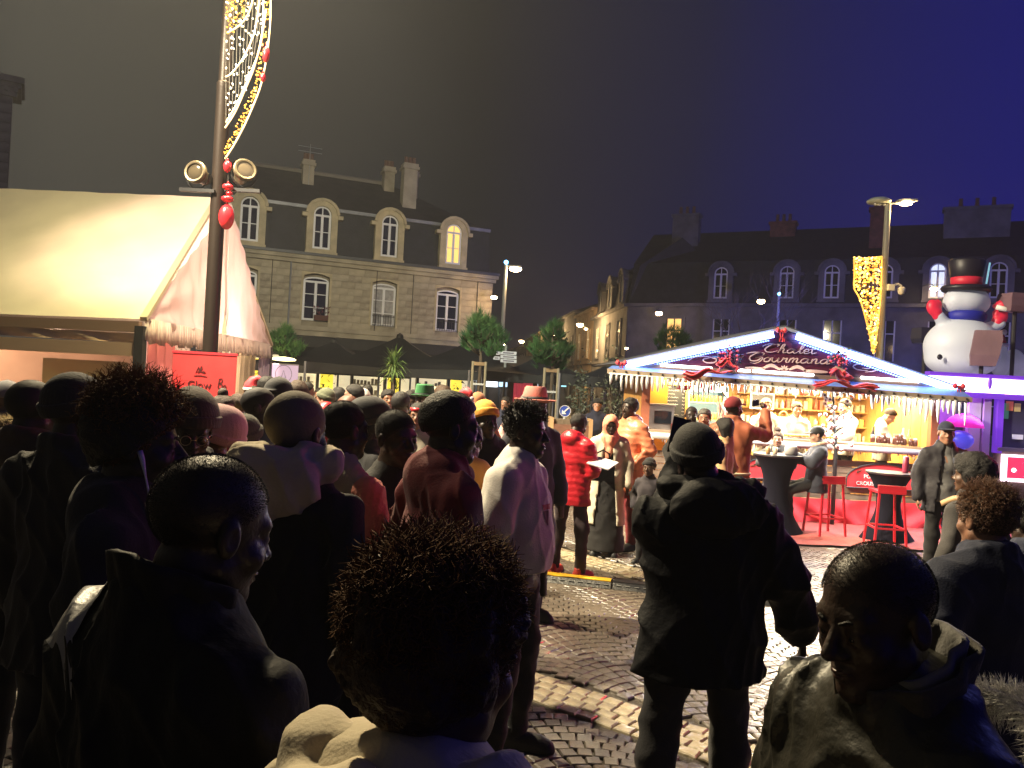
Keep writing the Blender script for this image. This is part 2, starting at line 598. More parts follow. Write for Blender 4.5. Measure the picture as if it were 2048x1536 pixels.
ARMS = {  # elbow, wrist, hand direction, curl for the person's right side (x > 0 when facing +y)
    'down': ((.245, -.03, 1.13), (.255, .04, .885), (0, .12, -1), .5),
    'out': ((.30, .0, 1.16), (.40, .07, .95), (.2, .1, -1), .6),
    'pocket': ((.275, -.06, 1.14), (.205, .12, .96), (-.35, .4, -.8), .3),
    'front': ((.235, .0, 1.12), (.09, .25, 1.12), (-.5, .85, .1), .9),
    'hold': ((.225, .02, 1.13), (.11, .28, 1.17), (-.25, .8, .45), 1.2),
    'phone': ((.235, .20, 1.33), (.07, .29, 1.56), (-.35, .25, .9), 1.2),
    'phone_wide': ((.40, .10, 1.30), (.12, .20, 1.55), (-.55, .25, .8), 1.2),
    'raise': ((.30, .22, 1.33), (.25, .36, 1.58), (-.1, .2, 1), 1.1),
    'table': ((.24, .12, 1.16), (.12, .36, 1.15), (-.4, .9, 0), .8),
    'table_high': ((.24, .12, 1.22), (.12, .36, 1.30), (-.4, .9, 0), .8),
    'cross': ((.235, .03, 1.13), (-.04, .21, 1.20), (-1, .2, .1), .7),
    'work': ((.23, .10, 1.15), (.12, .33, 1.02), (-.2, .8, -.4), .8),
}
LEGS = {
    'stand': ((.10, .012, .50), (.105, -.02, .085)),
    'wide': ((.13, .015, .50), (.155, -.02, .085)),
    'sit': ((.12, .42, .90), (.11, .30, .50)),
    'stoolsit': ((.12, .40, .80), (.10, .34, .37)),
}

_mesh = {}
def cached(key, fn):
    if key not in _mesh: _mesh[key] = fn()
    return _mesh[key]

def joints(arms, legs, w):
    j = {}
    for s, n in ((1, 'R'), (-1, 'L')):
        a = arms[0] if s == 1 else arms[1]
        e, wr, hd, cu = ARMS[a] if isinstance(a, str) else a
        j['sh' + n] = Vector((s * .168 * w, -.016, 1.366))
        j['el' + n] = Vector((s * (e[0] + .168 * (w - 1)), e[1], e[2]))
        j['wr' + n] = Vector((s * (wr[0] + (.168 * (w - 1) if wr[0] > .15 else 0)), wr[1], wr[2]))
        j['hd' + n] = (Vector((s * hd[0], hd[1], hd[2])), cu)
        k, an = LEGS[legs]
        j['hip' + n] = Vector((s * .088 * w, 0, .94))
        j['kn' + n] = Vector((s * k[0] * w, k[1], k[2]))
        j['an' + n] = Vector((s * an[0] * w, an[1], an[2]))
    return j

def torso(f, j, t, w, belly=0., z0=.94, k=.05, lean=0.):
    fl = (1.0 * w, .70 + belly * .3)
    f.cap((0, 0, z0), (0, 0, 1.06), .150 + t, .136 + t, k, fl)
    f.cap((0, .01 + belly * .05, 1.05), (0, .0, 1.24), .136 + t + belly * .05, .152 + t, k, fl)
    f.cap((0, 0, 1.24), (0, -.012, 1.345), .152 + t, .118 + t, k, (1.0 * w, .68))
    for n in 'RL':
        f.cap(j['sh' + n] * .95 + Vector((0, 0, .068)), (j['sh' + n].x * .12, -.022, 1.430), .046 + t * .8, .064 + t * .5, .06)
    f.cap((0, -.02, 1.41), (0, -.014, 1.475), .068 + t * .6, .058 + t * .4, .05)

def body_mesh(name, lvl, arms, legs, head, w, hands, hs=1.):
    cs, hstep, gs, _ = RES[lvl]
    j = joints(arms, legs, w)
    hc, HM = head_frame(head, hs)
    fx, fy, fz = [(hc[0] - .11 * hs, hc[0] + .11 * hs)], [(hc[1] - .13 * hs, hc[1] + .14 * hs)], [(hc[2] - .16 * hs, hc[2] + .14 * hs)]
    for s, n in ((1, 'R'), (-1, 'L')):
        if n in hands:
            c = j['wr' + n] + j['hd' + n][0].normalized() * .08
            fx.append((c.x - .11, c.x + .11)); fy.append((c.y - .11, c.y + .11)); fz.append((c.z - .12, c.z + .12))
    ext = [abs(v[q]) for v in (j['elR'], j['elL'], j['wrR'], j['wrL']) for q in (0,)]
    mx = max(ext) + .2
    ymx = max(.25, max(v.y for v in (j['wrR'], j['wrL'], j['knR'], j['anR'], hc)) + .22)
    zmin = -.05 if legs in ('stand', 'wide') else .25
    f = Field((axis(-mx, mx, cs, fx, hstep), axis(-.28, ymx, cs, fy, hstep), axis(zmin, max(1.9, hc[2] + .25), cs, fz, hstep)))
    torso(f, j, -.012, w)
    f.cap((0, -.018, 1.44), Vector(hc) + HM @ Vector((0, -.022, -.06)) * 1.0, .057, .054, .03)
    for n in 'RL':
        f.cap(j['sh' + n], j['el' + n], .050, .040, .03)
        f.cap(j['el' + n], j['wr' + n], .040, .028, .02)
        f.cap(j['hip' + n], j['kn' + n], .086, .056, .03)
        f.cap(j['kn' + n], j['an' + n], .054, .038, .03)
        f.cap(j['an' + n] + Vector((0, 0, -.035)), j['an' + n] + Vector((0, .13, -.055)), .036, .026, .02)
        if n in hands:
            hand_prims(f, j['wr' + n], j['hd' + n][0], 1 if n == 'R' else -1, j['hd' + n][1], (-1 if n == 'R' else 1, .35, .0))
        else:
            f.cap(j['wr' + n], j['wr' + n] + j['hd' + n][0].normalized() * .12, .028, .022, .02)
    T = ([[HM[a][b] * 1.0 for b in range(3)] for a in range(3)], tuple(hc))
    if hs == 1.:
        head_prims(f, T, lvl)
    else:
        S = ScaledField(f, hs)
        head_prims(S, T, lvl)
    return f.mesh(name)

class ScaledField:
    """forwards head shapes at another head size"""
    def __init__(s, f, k): s.f, s.k = f, k
    def ell(s, c, r, k=.015, T=None, sub=False):
        s.f.ell([v * s.k for v in c], [v * s.k for v in r], k, T, sub)
    def cap(s, a, b, ra, rb=None, k=.02, fl=(1, 1), T=None, sub=False):
        s.f.cap([v * s.k for v in a], [v * s.k for v in b], ra * s.k, (ra if rb is None else rb) * s.k, k, fl, T, sub)

def head_frame(head, hs=1.):
    """head = (yaw, pitch, roll[, forward]) in degrees relative to the body"""
    M = Euler((R(head[1]), R(head[2]), R(head[0])), 'YXZ').to_matrix()
    M = Matrix.Rotation(R(head[0]), 3, 'Z') @ Matrix.Rotation(R(head[1]), 3, 'X') @ Matrix.Rotation(R(head[2]), 3, 'Y')
    fwd = head[3] if len(head) > 3 else 0.
    piv = Vector((0, -.012, 1.472))
    c = piv + Matrix.Rotation(R(head[0]), 3, 'Z') @ Vector((0, .02 + fwd, 0)) + M @ Vector((0, 0, .1325 * hs))
    return c, M

def top_mesh(name, lvl, kind, arms, w, t, hem, sleeve, seed, belly=0., part='all', gap=False, legs='stand'):
    cs, hstep, gs, _ = RES[lvl]
    j = joints(arms, legs, w)
    mx = max(abs(j['elR'].x), abs(j['elL'].x), abs(j['wrR'].x), abs(j['wrL'].x), .3 * w) + .16 + t
    ymx = max(.3, j['wrR'].y + .12, j['wrL'].y + .12)
    f = Field((axis(-mx, mx, gs), axis(-.34, ymx, gs), axis(hem - .03, 1.80, gs)))
    if part in ('all', 'body'):
        torso(f, j, t, w, belly)
        if hem < .93:
            f.cap((0, 0, hem - .02), (0, 0, .98), .176 + t + max(0, .8 - hem) * .1, .156 + t, .05, (1.0 * w, .76))
    for n in 'RL':
        sh, el, wr = j['sh' + n], j['el' + n], j['wr' + n]
        if part == 'body': continue
        if part == 'all' or part == 'sleeve' + n:
            if sleeve < 1:
                f.cap(sh, sh + (el - sh) * sleeve, .054 + t, .056 + t, .018)
            else:
                f.cap(sh, el, .046 + t, .041 + t, .042)
                f.cap(el, el + (wr - el) * .95, .043 + t, .034 + t * .85, .02)
                if kind in ('bomber', 'hoodie', 'jacket', 'puffer'):
                    f.cap(el + (wr - el) * .88, el + (wr - el) * .98, .036 + t * .8, .034 + t * .8, .005)
    if kind == 'puffer':
        Z = f.ax[2][None, None, :]
        X = f.ax[0][:, None, None]
        f.d = (f.d + .008 - .012 * np.abs(np.sin(PI * (Z + .06 * np.abs(X) + .006 * np.sin(X * 40)) / .066)) ** .6).astype(F32)
    if kind == 'knit':
        X, Y = f.ax[0][:, None, None], f.ax[1][None, :, None]
        f.d = (f.d + .0025 * np.sin(260 * X + 120 * Y)).astype(F32)
    f.wrinkle({'tee': .011, 'coat': .010, 'puffer': .010, 'knit': .006}.get(kind, .020 if lvl == 'near' else .013), (1.4, 1.4, .8), seed)
    if part in ('all', 'body'):
        if kind in ('hoodie', 'hood'):
            # hood lying on the shoulders behind the neck
            f.cap((-.105, -.015, 1.470), (0, .075, 1.440), .034, .030, .03)
            f.cap((.105, -.015, 1.470), (0, .075, 1.440), .034, .030, .03)
            f.cap((-.085, -.045, 1.470), (.085, -.045, 1.470), .040, .040, .04)
            f.ell((0, -.088, 1.425), (.120, .046, .090), .04)
        elif kind in ('jacket', 'puffer', 'bomber', 'coat'):
            for a in range(10):
                p = [(.078 * math.cos(q), -.012 + .075 * math.sin(q), 1.476 - .018 * math.sin(q)) for q in (2 * PI * a / 10, 2 * PI * (a + 1) / 10)]
                f.cap(p[0], p[1], .025, .025, .012)
                f.cap(Vector(p[0]) * 1. + Vector((0, -.004, .028)), Vector(p[1]) + Vector((0, -.004, .028)), .017, .017, .016)
            if kind == 'puffer':
                f.ell((0, -.10, 1.46), (.11, .055, .065), .03)
        elif kind in ('tee', 'knit'):
            for a in range(10):
                p = [(.072 * math.cos(q), -.012 + .068 * math.sin(q), 1.470 - .02 * math.sin(q)) for q in (2 * PI * a / 10, 2 * PI * (a + 1) / 10)]
                f.cap(p[0], p[1], .010, .010, .008)
    if gap:
        X, Y, Z = f.ax[0][:, None, None], f.ax[1][None, :, None], f.ax[2][None, None, :]
        wd = .035 + .10 * np.clip((1.45 - Z), 0, 1)
        f.d = np.maximum(f.d, np.minimum(wd - np.abs(X), Y - .03) * .8).astype(F32)
    f.plane((0, 0, hem), (0, 0, -1))
    return f.mesh(name)

def bottom_mesh(name, lvl, legs, w, seed, skirt=0.):
    gs = {'near': .015, 'mid': .021, 'farmid': .024, 'far': .032}[lvl]
    j = joints(('down', 'down'), legs, w)
    ymx = max(.25, j['knR'].y + .2)
    f = Field((axis(-.36 * w, .36 * w, gs), axis(-.25, ymx, gs), axis(.02 if legs in ('stand', 'wide') else j['anR'].z - .05, 1.12, gs)))
    f.cap((0, 0, .93), (0, 0, 1.03), .138, .126, .04, (1.0 * w, .68))
    if skirt:
        f.cap((0, 0, .08), (0, 0, .95), .25, .15, .04, (1, .75))
    for n in 'RL':
        f.cap(j['hip' + n], j['kn' + n], .090, .072, .04)
        f.cap(j['kn' + n], j['an' + n], .074, .060, .03)
    f.wrinkle(.012, (1.2, 1.2, 1.3), seed)
    if legs in ('stand', 'wide'): f.plane((0, 0, .055), (0, 0, -1))
    return f.mesh(name)

def shoe_mesh(name, lvl, boot=False):
    gs = {'near': .009, 'mid': .011, 'farmid': .013, 'far': .018}[lvl]
    f = Field((axis(-.09, .09, gs), axis(-.13, .24, gs), axis(-.03, .26, gs)))
    f.cap((0, -.035, .045), (0, .12, .038), .046, .044, .03, (1, 1))
    f.cap((0, .10, .03), (0, .165, .03), .044, .036, .02)
    f.cap((0, -.03, .06), (0, -.02, .20 if boot else .11), .048, .046, .03)
    f.cap((-.0, -.05, .012), (0, .16, .012), .05, .048, .006, (1, 1))
    f.plane((0, 0, 0), (0, 0, -1))
    f.plane((0, 0, .21 if boot else .12), (0, 0, 1))
    return f.mesh(name)

def hair_shell(lvl, t, lump=0., low=-.012, slope=.9, seed=1., back=None, size=26., top=1.):
    hst = RES[lvl][3]
    f = Field((axis(-.17, .17, hst), axis(-.20, .20, hst), axis(-.40 if back else -.13, .22, hst)))
    f.ell(CR_C, (CR_R[0] + t, CR_R[1] + t, CR_R[2] + t * top), .001)
    if back:
        f.cap((0, -.06, .02), (back[1], -.085, -back[0]), .085, .06, .05, (1, .6))
        f.cap((-.055, -.02, 0), (-.055 + back[1], -.05, -back[0] * .8), .045, .035, .04, (1, .8))
        f.cap((.055, -.02, 0), (.055 + back[1], -.05, -back[0] * .8), .045, .035, .04, (1, .8))
    X, Y, Z = f.ax[0][:, None, None], f.ax[1][None, :, None], f.ax[2][None, None, :]
    if lump:
        n = np.sin(size * 2 * X + 2 * np.sin(size * 1.7 * Z + seed)) + np.sin(size * 2.2 * Y + 2 * np.sin(size * 1.9 * X + seed)) + np.sin(size * 2.1 * Z + 2 * np.sin(size * 2 * Y))
        n2 = np.sin(size * 5 * X + 3 * np.sin(size * 4 * Z)) * np.sin(size * 4.6 * Y + 2 * np.sin(size * 5 * X + seed))
        f.d = (f.d + lump * (.35 * n + .4 * n2)).astype(F32)
    cut = (low - Z + slope * np.where(Y > -.02, Y, Y * .6)) / 1.3
    if back: cut = np.where(Y > .035, cut, -.05)
    f.d = np.maximum(f.d, cut).astype(F32)
    return f.mesh('hair')

def scalp_points(n, seed, low=-.01, slope=.9, t=.002):
    g = np.random.default_rng(seed)
    v = g.normal(size=(n * 4, 3))
    v /= np.linalg.norm(v, axis=1)[:, None]
    r = np.array(CR_R) + t
    p = v * r + np.array(CR_C)
    keep = p[:, 2] > low + slope * np.where(p[:, 1] > -.02, p[:, 1], p[:, 1] * .6)
    p, v = p[keep][:n], v[keep][:n]
    nn = v / r
    nn /= np.linalg.norm(nn, axis=1)[:, None]
    return p, nn, g

def hair_strands(n, length, thick, curl, seed, turns=1.5, rings=6, low=-.01, slope=.9, up=.0, side_len=1.):
    """separate locks: tapering coils growing out of the scalp"""
    p, nn, g = scalp_points(n, seed, low, slope)
    n = len(p)
    L = length * g.uniform(.6, 1.25, n)
    if side_len != 1.:
        L = L * (side_len + (1 - side_len) * np.clip((p[:, 2] - .02) / .08, 0, 1))
    d = nn + g.normal(scale=.28, size=(n, 3)) + np.array([0, 0, up])
    d /= np.linalg.norm(d, axis=1)[:, None]
    a = np.cross(d, np.array([.3, .5, .8])); a /= np.linalg.norm(a, axis=1)[:, None]
    b = np.cross(d, a)
    ph = g.uniform(0, 2 * PI, n)
    ns = 3
    V = np.empty((n, rings, ns, 3))
    for i in range(rings):
        t = i / (rings - 1)
        an = ph + t * turns * 2 * PI
        c = p + d * (L * t)[:, None] + (a * np.cos(an)[:, None] + b * np.sin(an)[:, None] - a * np.cos(ph)[:, None] - b * np.sin(ph)[:, None]) * curl * min(1, t * 2)
        w = thick * (1 - .75 * t ** 2)
        for k in range(ns):
            q = k * 2 * PI / ns
            V[:, i, k] = c + (a * math.cos(q) + b * math.sin(q)) * w
    base = (np.arange(n) * rings * ns)[:, None, None]
    i = np.arange(rings - 1)[None, :, None]
    k = np.arange(ns)[None, None, :]
    f = np.stack([base + i * ns + k, base + i * ns + (k + 1) % ns, base + (i + 1) * ns + (k + 1) % ns, base + (i + 1) * ns + k], -1).reshape(-1, 4)
    me = bpy.data.meshes.new('hair')
    P = V.reshape(-1, 3)
    me.vertices.add(len(P)); me.vertices.foreach_set('co', P.astype(F32).ravel())
    me.loops.add(f.size); me.loops.foreach_set('vertex_index', f.astype(np.int32).ravel())
    me.polygons.add(len(f)); me.polygons.foreach_set('loop_start', np.arange(0, f.size, 4, dtype=np.int32))
    me.update(calc_edges=True)
    me.shade_smooth()
    return me

def beanie_mesh(lvl, big=0., slouch=0.):
    hst = RES[lvl][3]
    f = Field((axis(-.2, .2, hst), axis(-.24, .2, hst), axis(-.13, .28, hst)))
    t = .012 + big
    f.ell((0, -.017 - slouch * .3, .045 + big * .6), (CR_R[0] + t, CR_R[1] + t + slouch * .3, CR_R[2] + t + .006), .01)
    if slouch: f.ell((0, -.10, .06), (.07, .07, .06 + slouch), .05)
    X, Y, Z = f.ax[0][:, None, None], f.ax[1][None, :, None], f.ax[2][None, None, :]
    ang = np.arctan2(X, Y + .015)
    f.d = (f.d + .0009 * np.sin(ang * 44)).astype(F32)
    cut = (.018 + .33 * Y) - Z
    band = np.maximum(f.d - .010, np.maximum(cut, Z - (.068 + .33 * Y)))
    f.d = np.minimum(np.maximum(f.d, cut), band).astype(F32)
    return f.mesh('beanie')

def cap_mesh(lvl, back=False):
    hst = RES[lvl][3]
    f = Field((axis(-.14, .14, hst), axis(-.22, .24, hst), axis(-.08, .20, hst)))
    f.ell((0, -.015, .042), (CR_R[0] + .011, CR_R[1] + .010, CR_R[2] + .012), .01)
    Y, Z = f.ax[1][None, :, None], f.ax[2][None, None, :]
    f.d = np.maximum(f.d, (.030 + .12 * Y) - Z).astype(F32)
    s = -1 if back else 1
    f.ell((0, s * .085, .044), (.072, .100, .0085), .012)
    f.ell((0, -.015, .137), (.009, .009, .006), .004)
    return f.mesh('cap')

def brim_hat(lvl, rim, crown, taper, rim_r):
    m = MB()
    m.lathe([(rim_r * .55, rim - .004), (rim_r * .95, rim + .008), (rim_r, rim + .016), (rim_r * .96, rim + .018), (.098, rim + .008),
             (.099, rim + .035), (.095 * taper, rim + crown - .012), (.082 * taper, rim + crown), (.02, rim + crown - .012), (.001, rim + crown - .014)], (0, -.012, 0), 26, .92, 1.14)
    return m.mesh('hat', None, 'auto')

def santa_mesh(lean=1):
    m = MB()
    pts = [(0, -.015, .05), (0, -.02, .10), (lean * .012, -.035, .145), (lean * .045, -.055, .165), (lean * .085, -.07, .15), (lean * .105, -.08, .11)]
    m.tube(pts, [.100, .085, .060, .042, .026, .012], 16)
    return m.mesh('santa_hat', None, True)

def hijab_mesh(lvl):
    hst = max(RES[lvl][3], .006)
    f = Field((axis(-.17, .17, hst), axis(-.18, .22, hst), axis(-.45, .16, hst)))
    f.ell((0, -.018, .028), (.091, .112, .100), .02)
    f.cap((0, -.01, -.04), (0, -.02, -.17), .085, .10, .05, (1.05, .9))
    f.cap((.075, .05, -.16), (.02, .135, -.36), .038, .045, .03)
    f.cap((-.075, .05, -.16), (.005, .13, -.30), .038, .040, .03)
    f.cap((0, .08, -.14), (0, .10, -.18), .05, .05, .04)
    f.ell((0, .09, -.02), (.060, .09, .084), .012, sub=True)
    f.wrinkle(.007, (2.4, 2.4, 1.0), 3.)
    return f.mesh('headscarf')

def hood_up_mesh(lvl):
    hst = max(RES[lvl][3], .006)
    f = Field((axis(-.17, .17, hst), axis(-.2, .2, hst), axis(-.28, .2, hst)))
    f.ell((0, -.03, .035), (.102, .125, .112), .02)
    f.cap((0, -.03, -.04), (0, -.02, -.18), .092, .105, .05, (1.1, .95))
    f.ell((0, .12, -.02), (.066, .11, .088), .012, sub=True)
    f.wrinkle(.007, (2, 2, 1.4), 5.)
    return f.mesh('hood')

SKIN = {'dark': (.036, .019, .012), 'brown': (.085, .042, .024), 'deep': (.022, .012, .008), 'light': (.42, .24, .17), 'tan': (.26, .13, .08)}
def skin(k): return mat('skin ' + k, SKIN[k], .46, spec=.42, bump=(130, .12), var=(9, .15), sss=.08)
M_hair = mat('black hair', (.009, .007, .006), .6, bump=(160, .5), spec=.3)
M_buzz = mat('cropped hair', (.011, .007, .0055), .7, bump=(420, .12), spec=.35)
M_hairb = mat('dark brown hair', (.035, .017, .008), .6, bump=(160, .5), spec=.3)
M_eye = mat('eye white', (.30, .27, .24), .25)
M_iris = mat('dark iris', (.01, .006, .004), .15)

def cloth(c, rough=.8, fine=140, st=.16, sheen=.1, name='cloth'):
    return mat(name, c, rough, bump=(fine, st), var=(7, .16), sheen=sheen, spec=.25)

_seed = [0]
def person(label, p, H, yaw, head=(0, 0, 0), arms=('pocket', 'pocket'), legs='stand', lvl='mid', skin_k='dark', w=1., hs=1.,
           top=None, pants=None, shoes=(.02, .02, .02), hair=None, group=None, face=None, hands='', base_z=0.):
    """one standing or seated figure; p = (x, y) on the ground"""
    _seed[0] += 1
    sd = _seed[0]
    k = H / 1.722
    root = empty('person', (p[0], p[1], base_z), R(yaw), label, 'person', group)
    root.scale = (k, k, k)
    hkey = tuple(head)
    sm = skin(skin_k) if isinstance(skin_k, str) else skin_k
    vseed = sd if lvl != 'far' else sd % 4
    link('body', cached(('body', lvl, arms, legs, hkey, w, hands, hs), lambda: body_mesh('body', lvl, arms, legs, hkey, w, hands, hs)), root, sm)
    top = dict(top or {})
    tk, tc = top.get('kind', 'jacket'), top.get('mat') or cloth(top.get('col', (.03, .03, .03)))
    t, hem, sl = top.get('t', {'tee': .014, 'knit': .016, 'puffer': .034, 'hoodie': .020, 'coat': .026}.get(tk, .022)), top.get('hem', {'coat': .50, 'tee': .80}.get(tk, .84)), top.get('sleeve', .62 if tk == 'tee' else 1)
    nm = {'tee': 'shirt', 'knit': 'sweater', 'hoodie': 'hoodie', 'hood': 'hoodie', 'coat': 'coat', 'puffer': 'puffer_jacket', 'bomber': 'bomber_jacket', 'apron': 'chef_jacket'}.get(tk, 'jacket')
    gap = top.get('gap', False)
    bel = top.get('belly', 0.)
    key = ('top', lvl, tk, arms, w, t, hem, sl, vseed, gap, bel, legs)
    if top.get('sleeves'):
        o_top = link(nm, cached(key + ('body',), lambda: top_mesh(nm, lvl, tk, arms, w, t, hem, sl, vseed, bel, 'body', gap, legs)), root, tc)
        for n in 'RL':
            link('sleeve', cached(key + (n,), lambda: top_mesh('sleeve', lvl, tk, arms, w, t + .002, hem, sl, vseed, bel, 'sleeve' + n, False, legs)), root, top['sleeves'])
    else:
        o_top = link(nm, cached(key, lambda: top_mesh(nm, lvl, tk, arms, w, t, hem, sl, vseed, bel, 'all', gap, legs)), root, tc)
    if top.get('under'):
        link('shirt', cached(('under', lvl, w, legs, top.get('under_hem', .86)), lambda: top_mesh('shirt', lvl, 'tee', ('down', 'down'), w, -.004, top.get('under_hem', .86), .3, 2., 0., 'body')), root, top['under'])
    pm = pants or cloth((.02, .02, .024))
    sk = isinstance(pm, tuple)
    link('skirt' if sk else 'trousers', cached(('pants', lvl, legs, round(w, 1), sd % 3, sk), lambda: bottom_mesh('trousers', lvl, legs, round(w, 1), sd % 3, 1. if sk else 0.)), root, pm[0] if sk else pm)
    j = joints(arms, legs, w)
    boot = len(shoes) > 3
    sme = cached(('shoe', lvl, boot), lambda: shoe_mesh('shoe', lvl, boot))
    for n in 'RL':
        a = j['an' + n]
        link('shoe', sme, root, cloth(shoes[:3], .5, 60, .2, 0), (a.x, a.y + .0, a.z - .085), (0, 0, R(-9 if n == 'R' else 9)))
    hc, HM = head_frame(head, hs)
    q = HM.to_euler()
    hl = dict(loc=hc, rot=q, scale=(hs, hs, hs))
    for h in (hair if isinstance(hair, list) else [hair] if hair else []):
        kind, hm = h[0], (h[1] if len(h) > 1 and h[1] is not None else M_buzz if h[0] in ('buzz', 'fuzz') else M_hair)
        a = h[2:] if len(h) > 2 else ()
        mk = {
            'buzz': ('cropped_hair', lambda: hair_shell(lvl, .0022, .0008, size=60)),
            'short': ('hair', lambda: hair_shell(lvl, .011, .004, size=34)),
            'crop': ('hair', lambda: hair_shell(lvl, .012, .002, low=.02, slope=.75, size=30, top=1.25)),
            'afro': ('hair', lambda: hair_shell(lvl, a[0] if a else .03, a[1] if len(a) > 1 else .008, size=a[2] if len(a) > 2 else 22)),
            'long': ('hair', lambda: hair_shell(lvl, .012, .003, back=a if a else (.30, 0.), size=20)),
            'bob': ('hair', lambda: hair_shell(lvl, .016, .004, back=(.13, 0.), size=24)),
            'skull': ('lit_hair_shell', lambda: hair_shell(lvl, .007, .0006, low=-.055, slope=.72, size=30, top=1.2)),  # shell for cropped hair whose colour carries the light on it
            'fuzz': ('hair', lambda: hair_strands(13000, .0028, .0005, .0006, 5, .3, 2, low=.006)),
            'curls': ('hair', lambda: hair_strands(a[0], a[1], .0019, a[2], 9, 1.3, 8, up=.15, side_len=.35, low=-.05, slope=.75)),
            'frizz': ('hair', lambda: hair_strands(a[0], a[1], .0022, a[2], 6, 2.4, 8, up=.55, side_len=.35)),
            'twists': ('hair', lambda: hair_strands(a[0], a[1], .0075, .007, 3, 1.2, 7, up=.35, side_len=.3)),
            'spikes': ('hair', lambda: hair_strands(a[0], a[1], .0038, .004, 4, .8, 5, up=.3, side_len=.35)),
            'beanie': ('beanie', lambda: beanie_mesh(lvl)),
            'beanie_big': ('beanie', lambda: beanie_mesh(lvl, .022, .03)),
            'cap': ('cap', lambda: cap_mesh(lvl)),
            'cap_back': ('cap', lambda: cap_mesh(lvl, True)),
            'fedora': ('hat', lambda: brim_hat(lvl, .035, .115, .86, .165)),
            'bowler': ('hat', lambda: brim_hat(lvl, .04, .125, .95, .135)),
            'santa': ('santa_hat', lambda: santa_mesh(a[0] if a else 1)),
            'hijab': ('headscarf', lambda: hijab_mesh(lvl)),
            'hood': ('hood', lambda: hood_up_mesh(lvl)),
        }.get(kind)
        if mk:
            link(mk[0], cached(('hair', lvl if kind not in ('fuzz', 'curls', 'frizz', 'twists', 'spikes', 'santa') else '', kind, a), mk[1]), root, hm, **hl)
        if kind == 'bun':
            link('hair_bun', cached(('bun', a), lambda: MB().ball((0, a[0] if a else -.07, a[1] if len(a) > 1 else .135), a[2] if len(a) > 2 else .05, 14, 10).mesh('hair_bun', None, True)), root, hm, **hl)
        if kind == 'santa':
            link('fur_brim', cached(('brim',), lambda: MB().lathe([(.082, .035), (.106, .035), (.112, .05), (.106, .068), (.08, .068)], (0, -.016, 0), 20, .9, 1.08, None, True).mesh('fur_brim', None, True)), root, M_fur, **hl)
            sx = a[0] if a else 1
            link('pompom', cached(('pom', sx), lambda: MB().ball((sx * .107, -.08, .10), .022, 10, 7).mesh('pompom', None, True)), root, M_fur, **hl)
        if kind == 'fedora' or kind == 'bowler':
            link('hat_band', cached(('band',), lambda: MB().lathe([(.1, .046), (.1025, .046), (.1015, .072), (.099, .072)], (0, -.012, 0), 26, .92, 1.14, None, True).mesh('hat_band', None, True)), root, M_black, **hl)
        if kind == 'headband':
            link('headband', cached(('hband',), lambda: MB().lathe([(.083, .045), (.087, .048), (.084, .078), (.078, .078)], (0, -.014, 0), 24, .93, 1.17, None, True).mesh('headband', None, True)), root, hm, **hl)
        if kind == 'glasses':
            def gl():
                m = MB()
                for sx in (-1, 1):
                    m.lathe([(.019, -.002), (.0225, 0), (.019, .002)], (sx * .031, .099, -.004), 14, 1, 1, (0, 1, .1), True)
                    m.tube([(sx * .053, .095, 0), (sx * .078, .03, .002), (sx * .08, -.02, -.004)], .002, 5)
                m.tube([(-.01, .104, 0), (.01, .104, 0)], .002, 5)
                return m.mesh('glasses', None, True)
            link('glasses', cached(('glasses',), gl), root, hm, **hl)
    if face is None: face = lvl != 'far'
    if face:
        for sx in (-1, 1):
            ex = link('eye', cached(('eye',), eye_mesh), root, None, hc + HM @ Vector((sx * .031, .0745, -.006)) * hs, q, (hs, hs, hs))
        link('eyebrow', cached(('brow',), brow_mesh), root, M_hair, **hl)
        link('mouth', cached(('mouth',), mouth_mesh), root, mat('lips ' + str(skin_k)[:5], tuple(min(1, v * m_) for v, m_ in zip(SKIN.get(skin_k, (.2, .1, .1)), (1.25, .85, .9))), .35), **hl)
    return root, o_top

M_fur = mat('white fur', (.72, .70, .68), .9, bump=(120, 1.0), sheen=.3)
def eye_mesh():
    m = MB().ball((0, 0, 0), .0122, 12, 8)
    n0 = len(m.f)
    m.lathe([(.0058, .0), (.004, .0016), (.001, .002)], (0, .0111, 0), 10, 1, 1, (0, 1, 0))
    me = m.mesh('eye', M_eye, True)
    me.materials.append(M_iris)
    for i, pl in enumerate(me.polygons):
        if i >= n0: pl.material_index = 1
    return me
def brow_mesh():
    m = MB()
    for sx in (-1, 1):
        m.tube([(sx * .014, .0905, .016), (sx * .030, .0875, .022), (sx * .047, .072, .017)], [.0028, .0034, .0016], 5)
    return m.mesh('eyebrow', None, True)
def mouth_mesh():
    m = MB()
    m.tube([(-.020, .0865, -.0655), (-.009, .0965, -.0615), (0, .0985, -.0625), (.009, .0965, -.0615), (.020, .0865, -.0655)], [.0014, .0036, .0034, .0036, .0014], 6)
    m.tube([(-.018, .0865, -.0665), (-.007, .0945, -.0725), (.007, .0945, -.0725), (.018, .0865, -.0665)], [.0014, .0046, .0046, .0014], 6)
    return m.mesh('mouth', None, True)
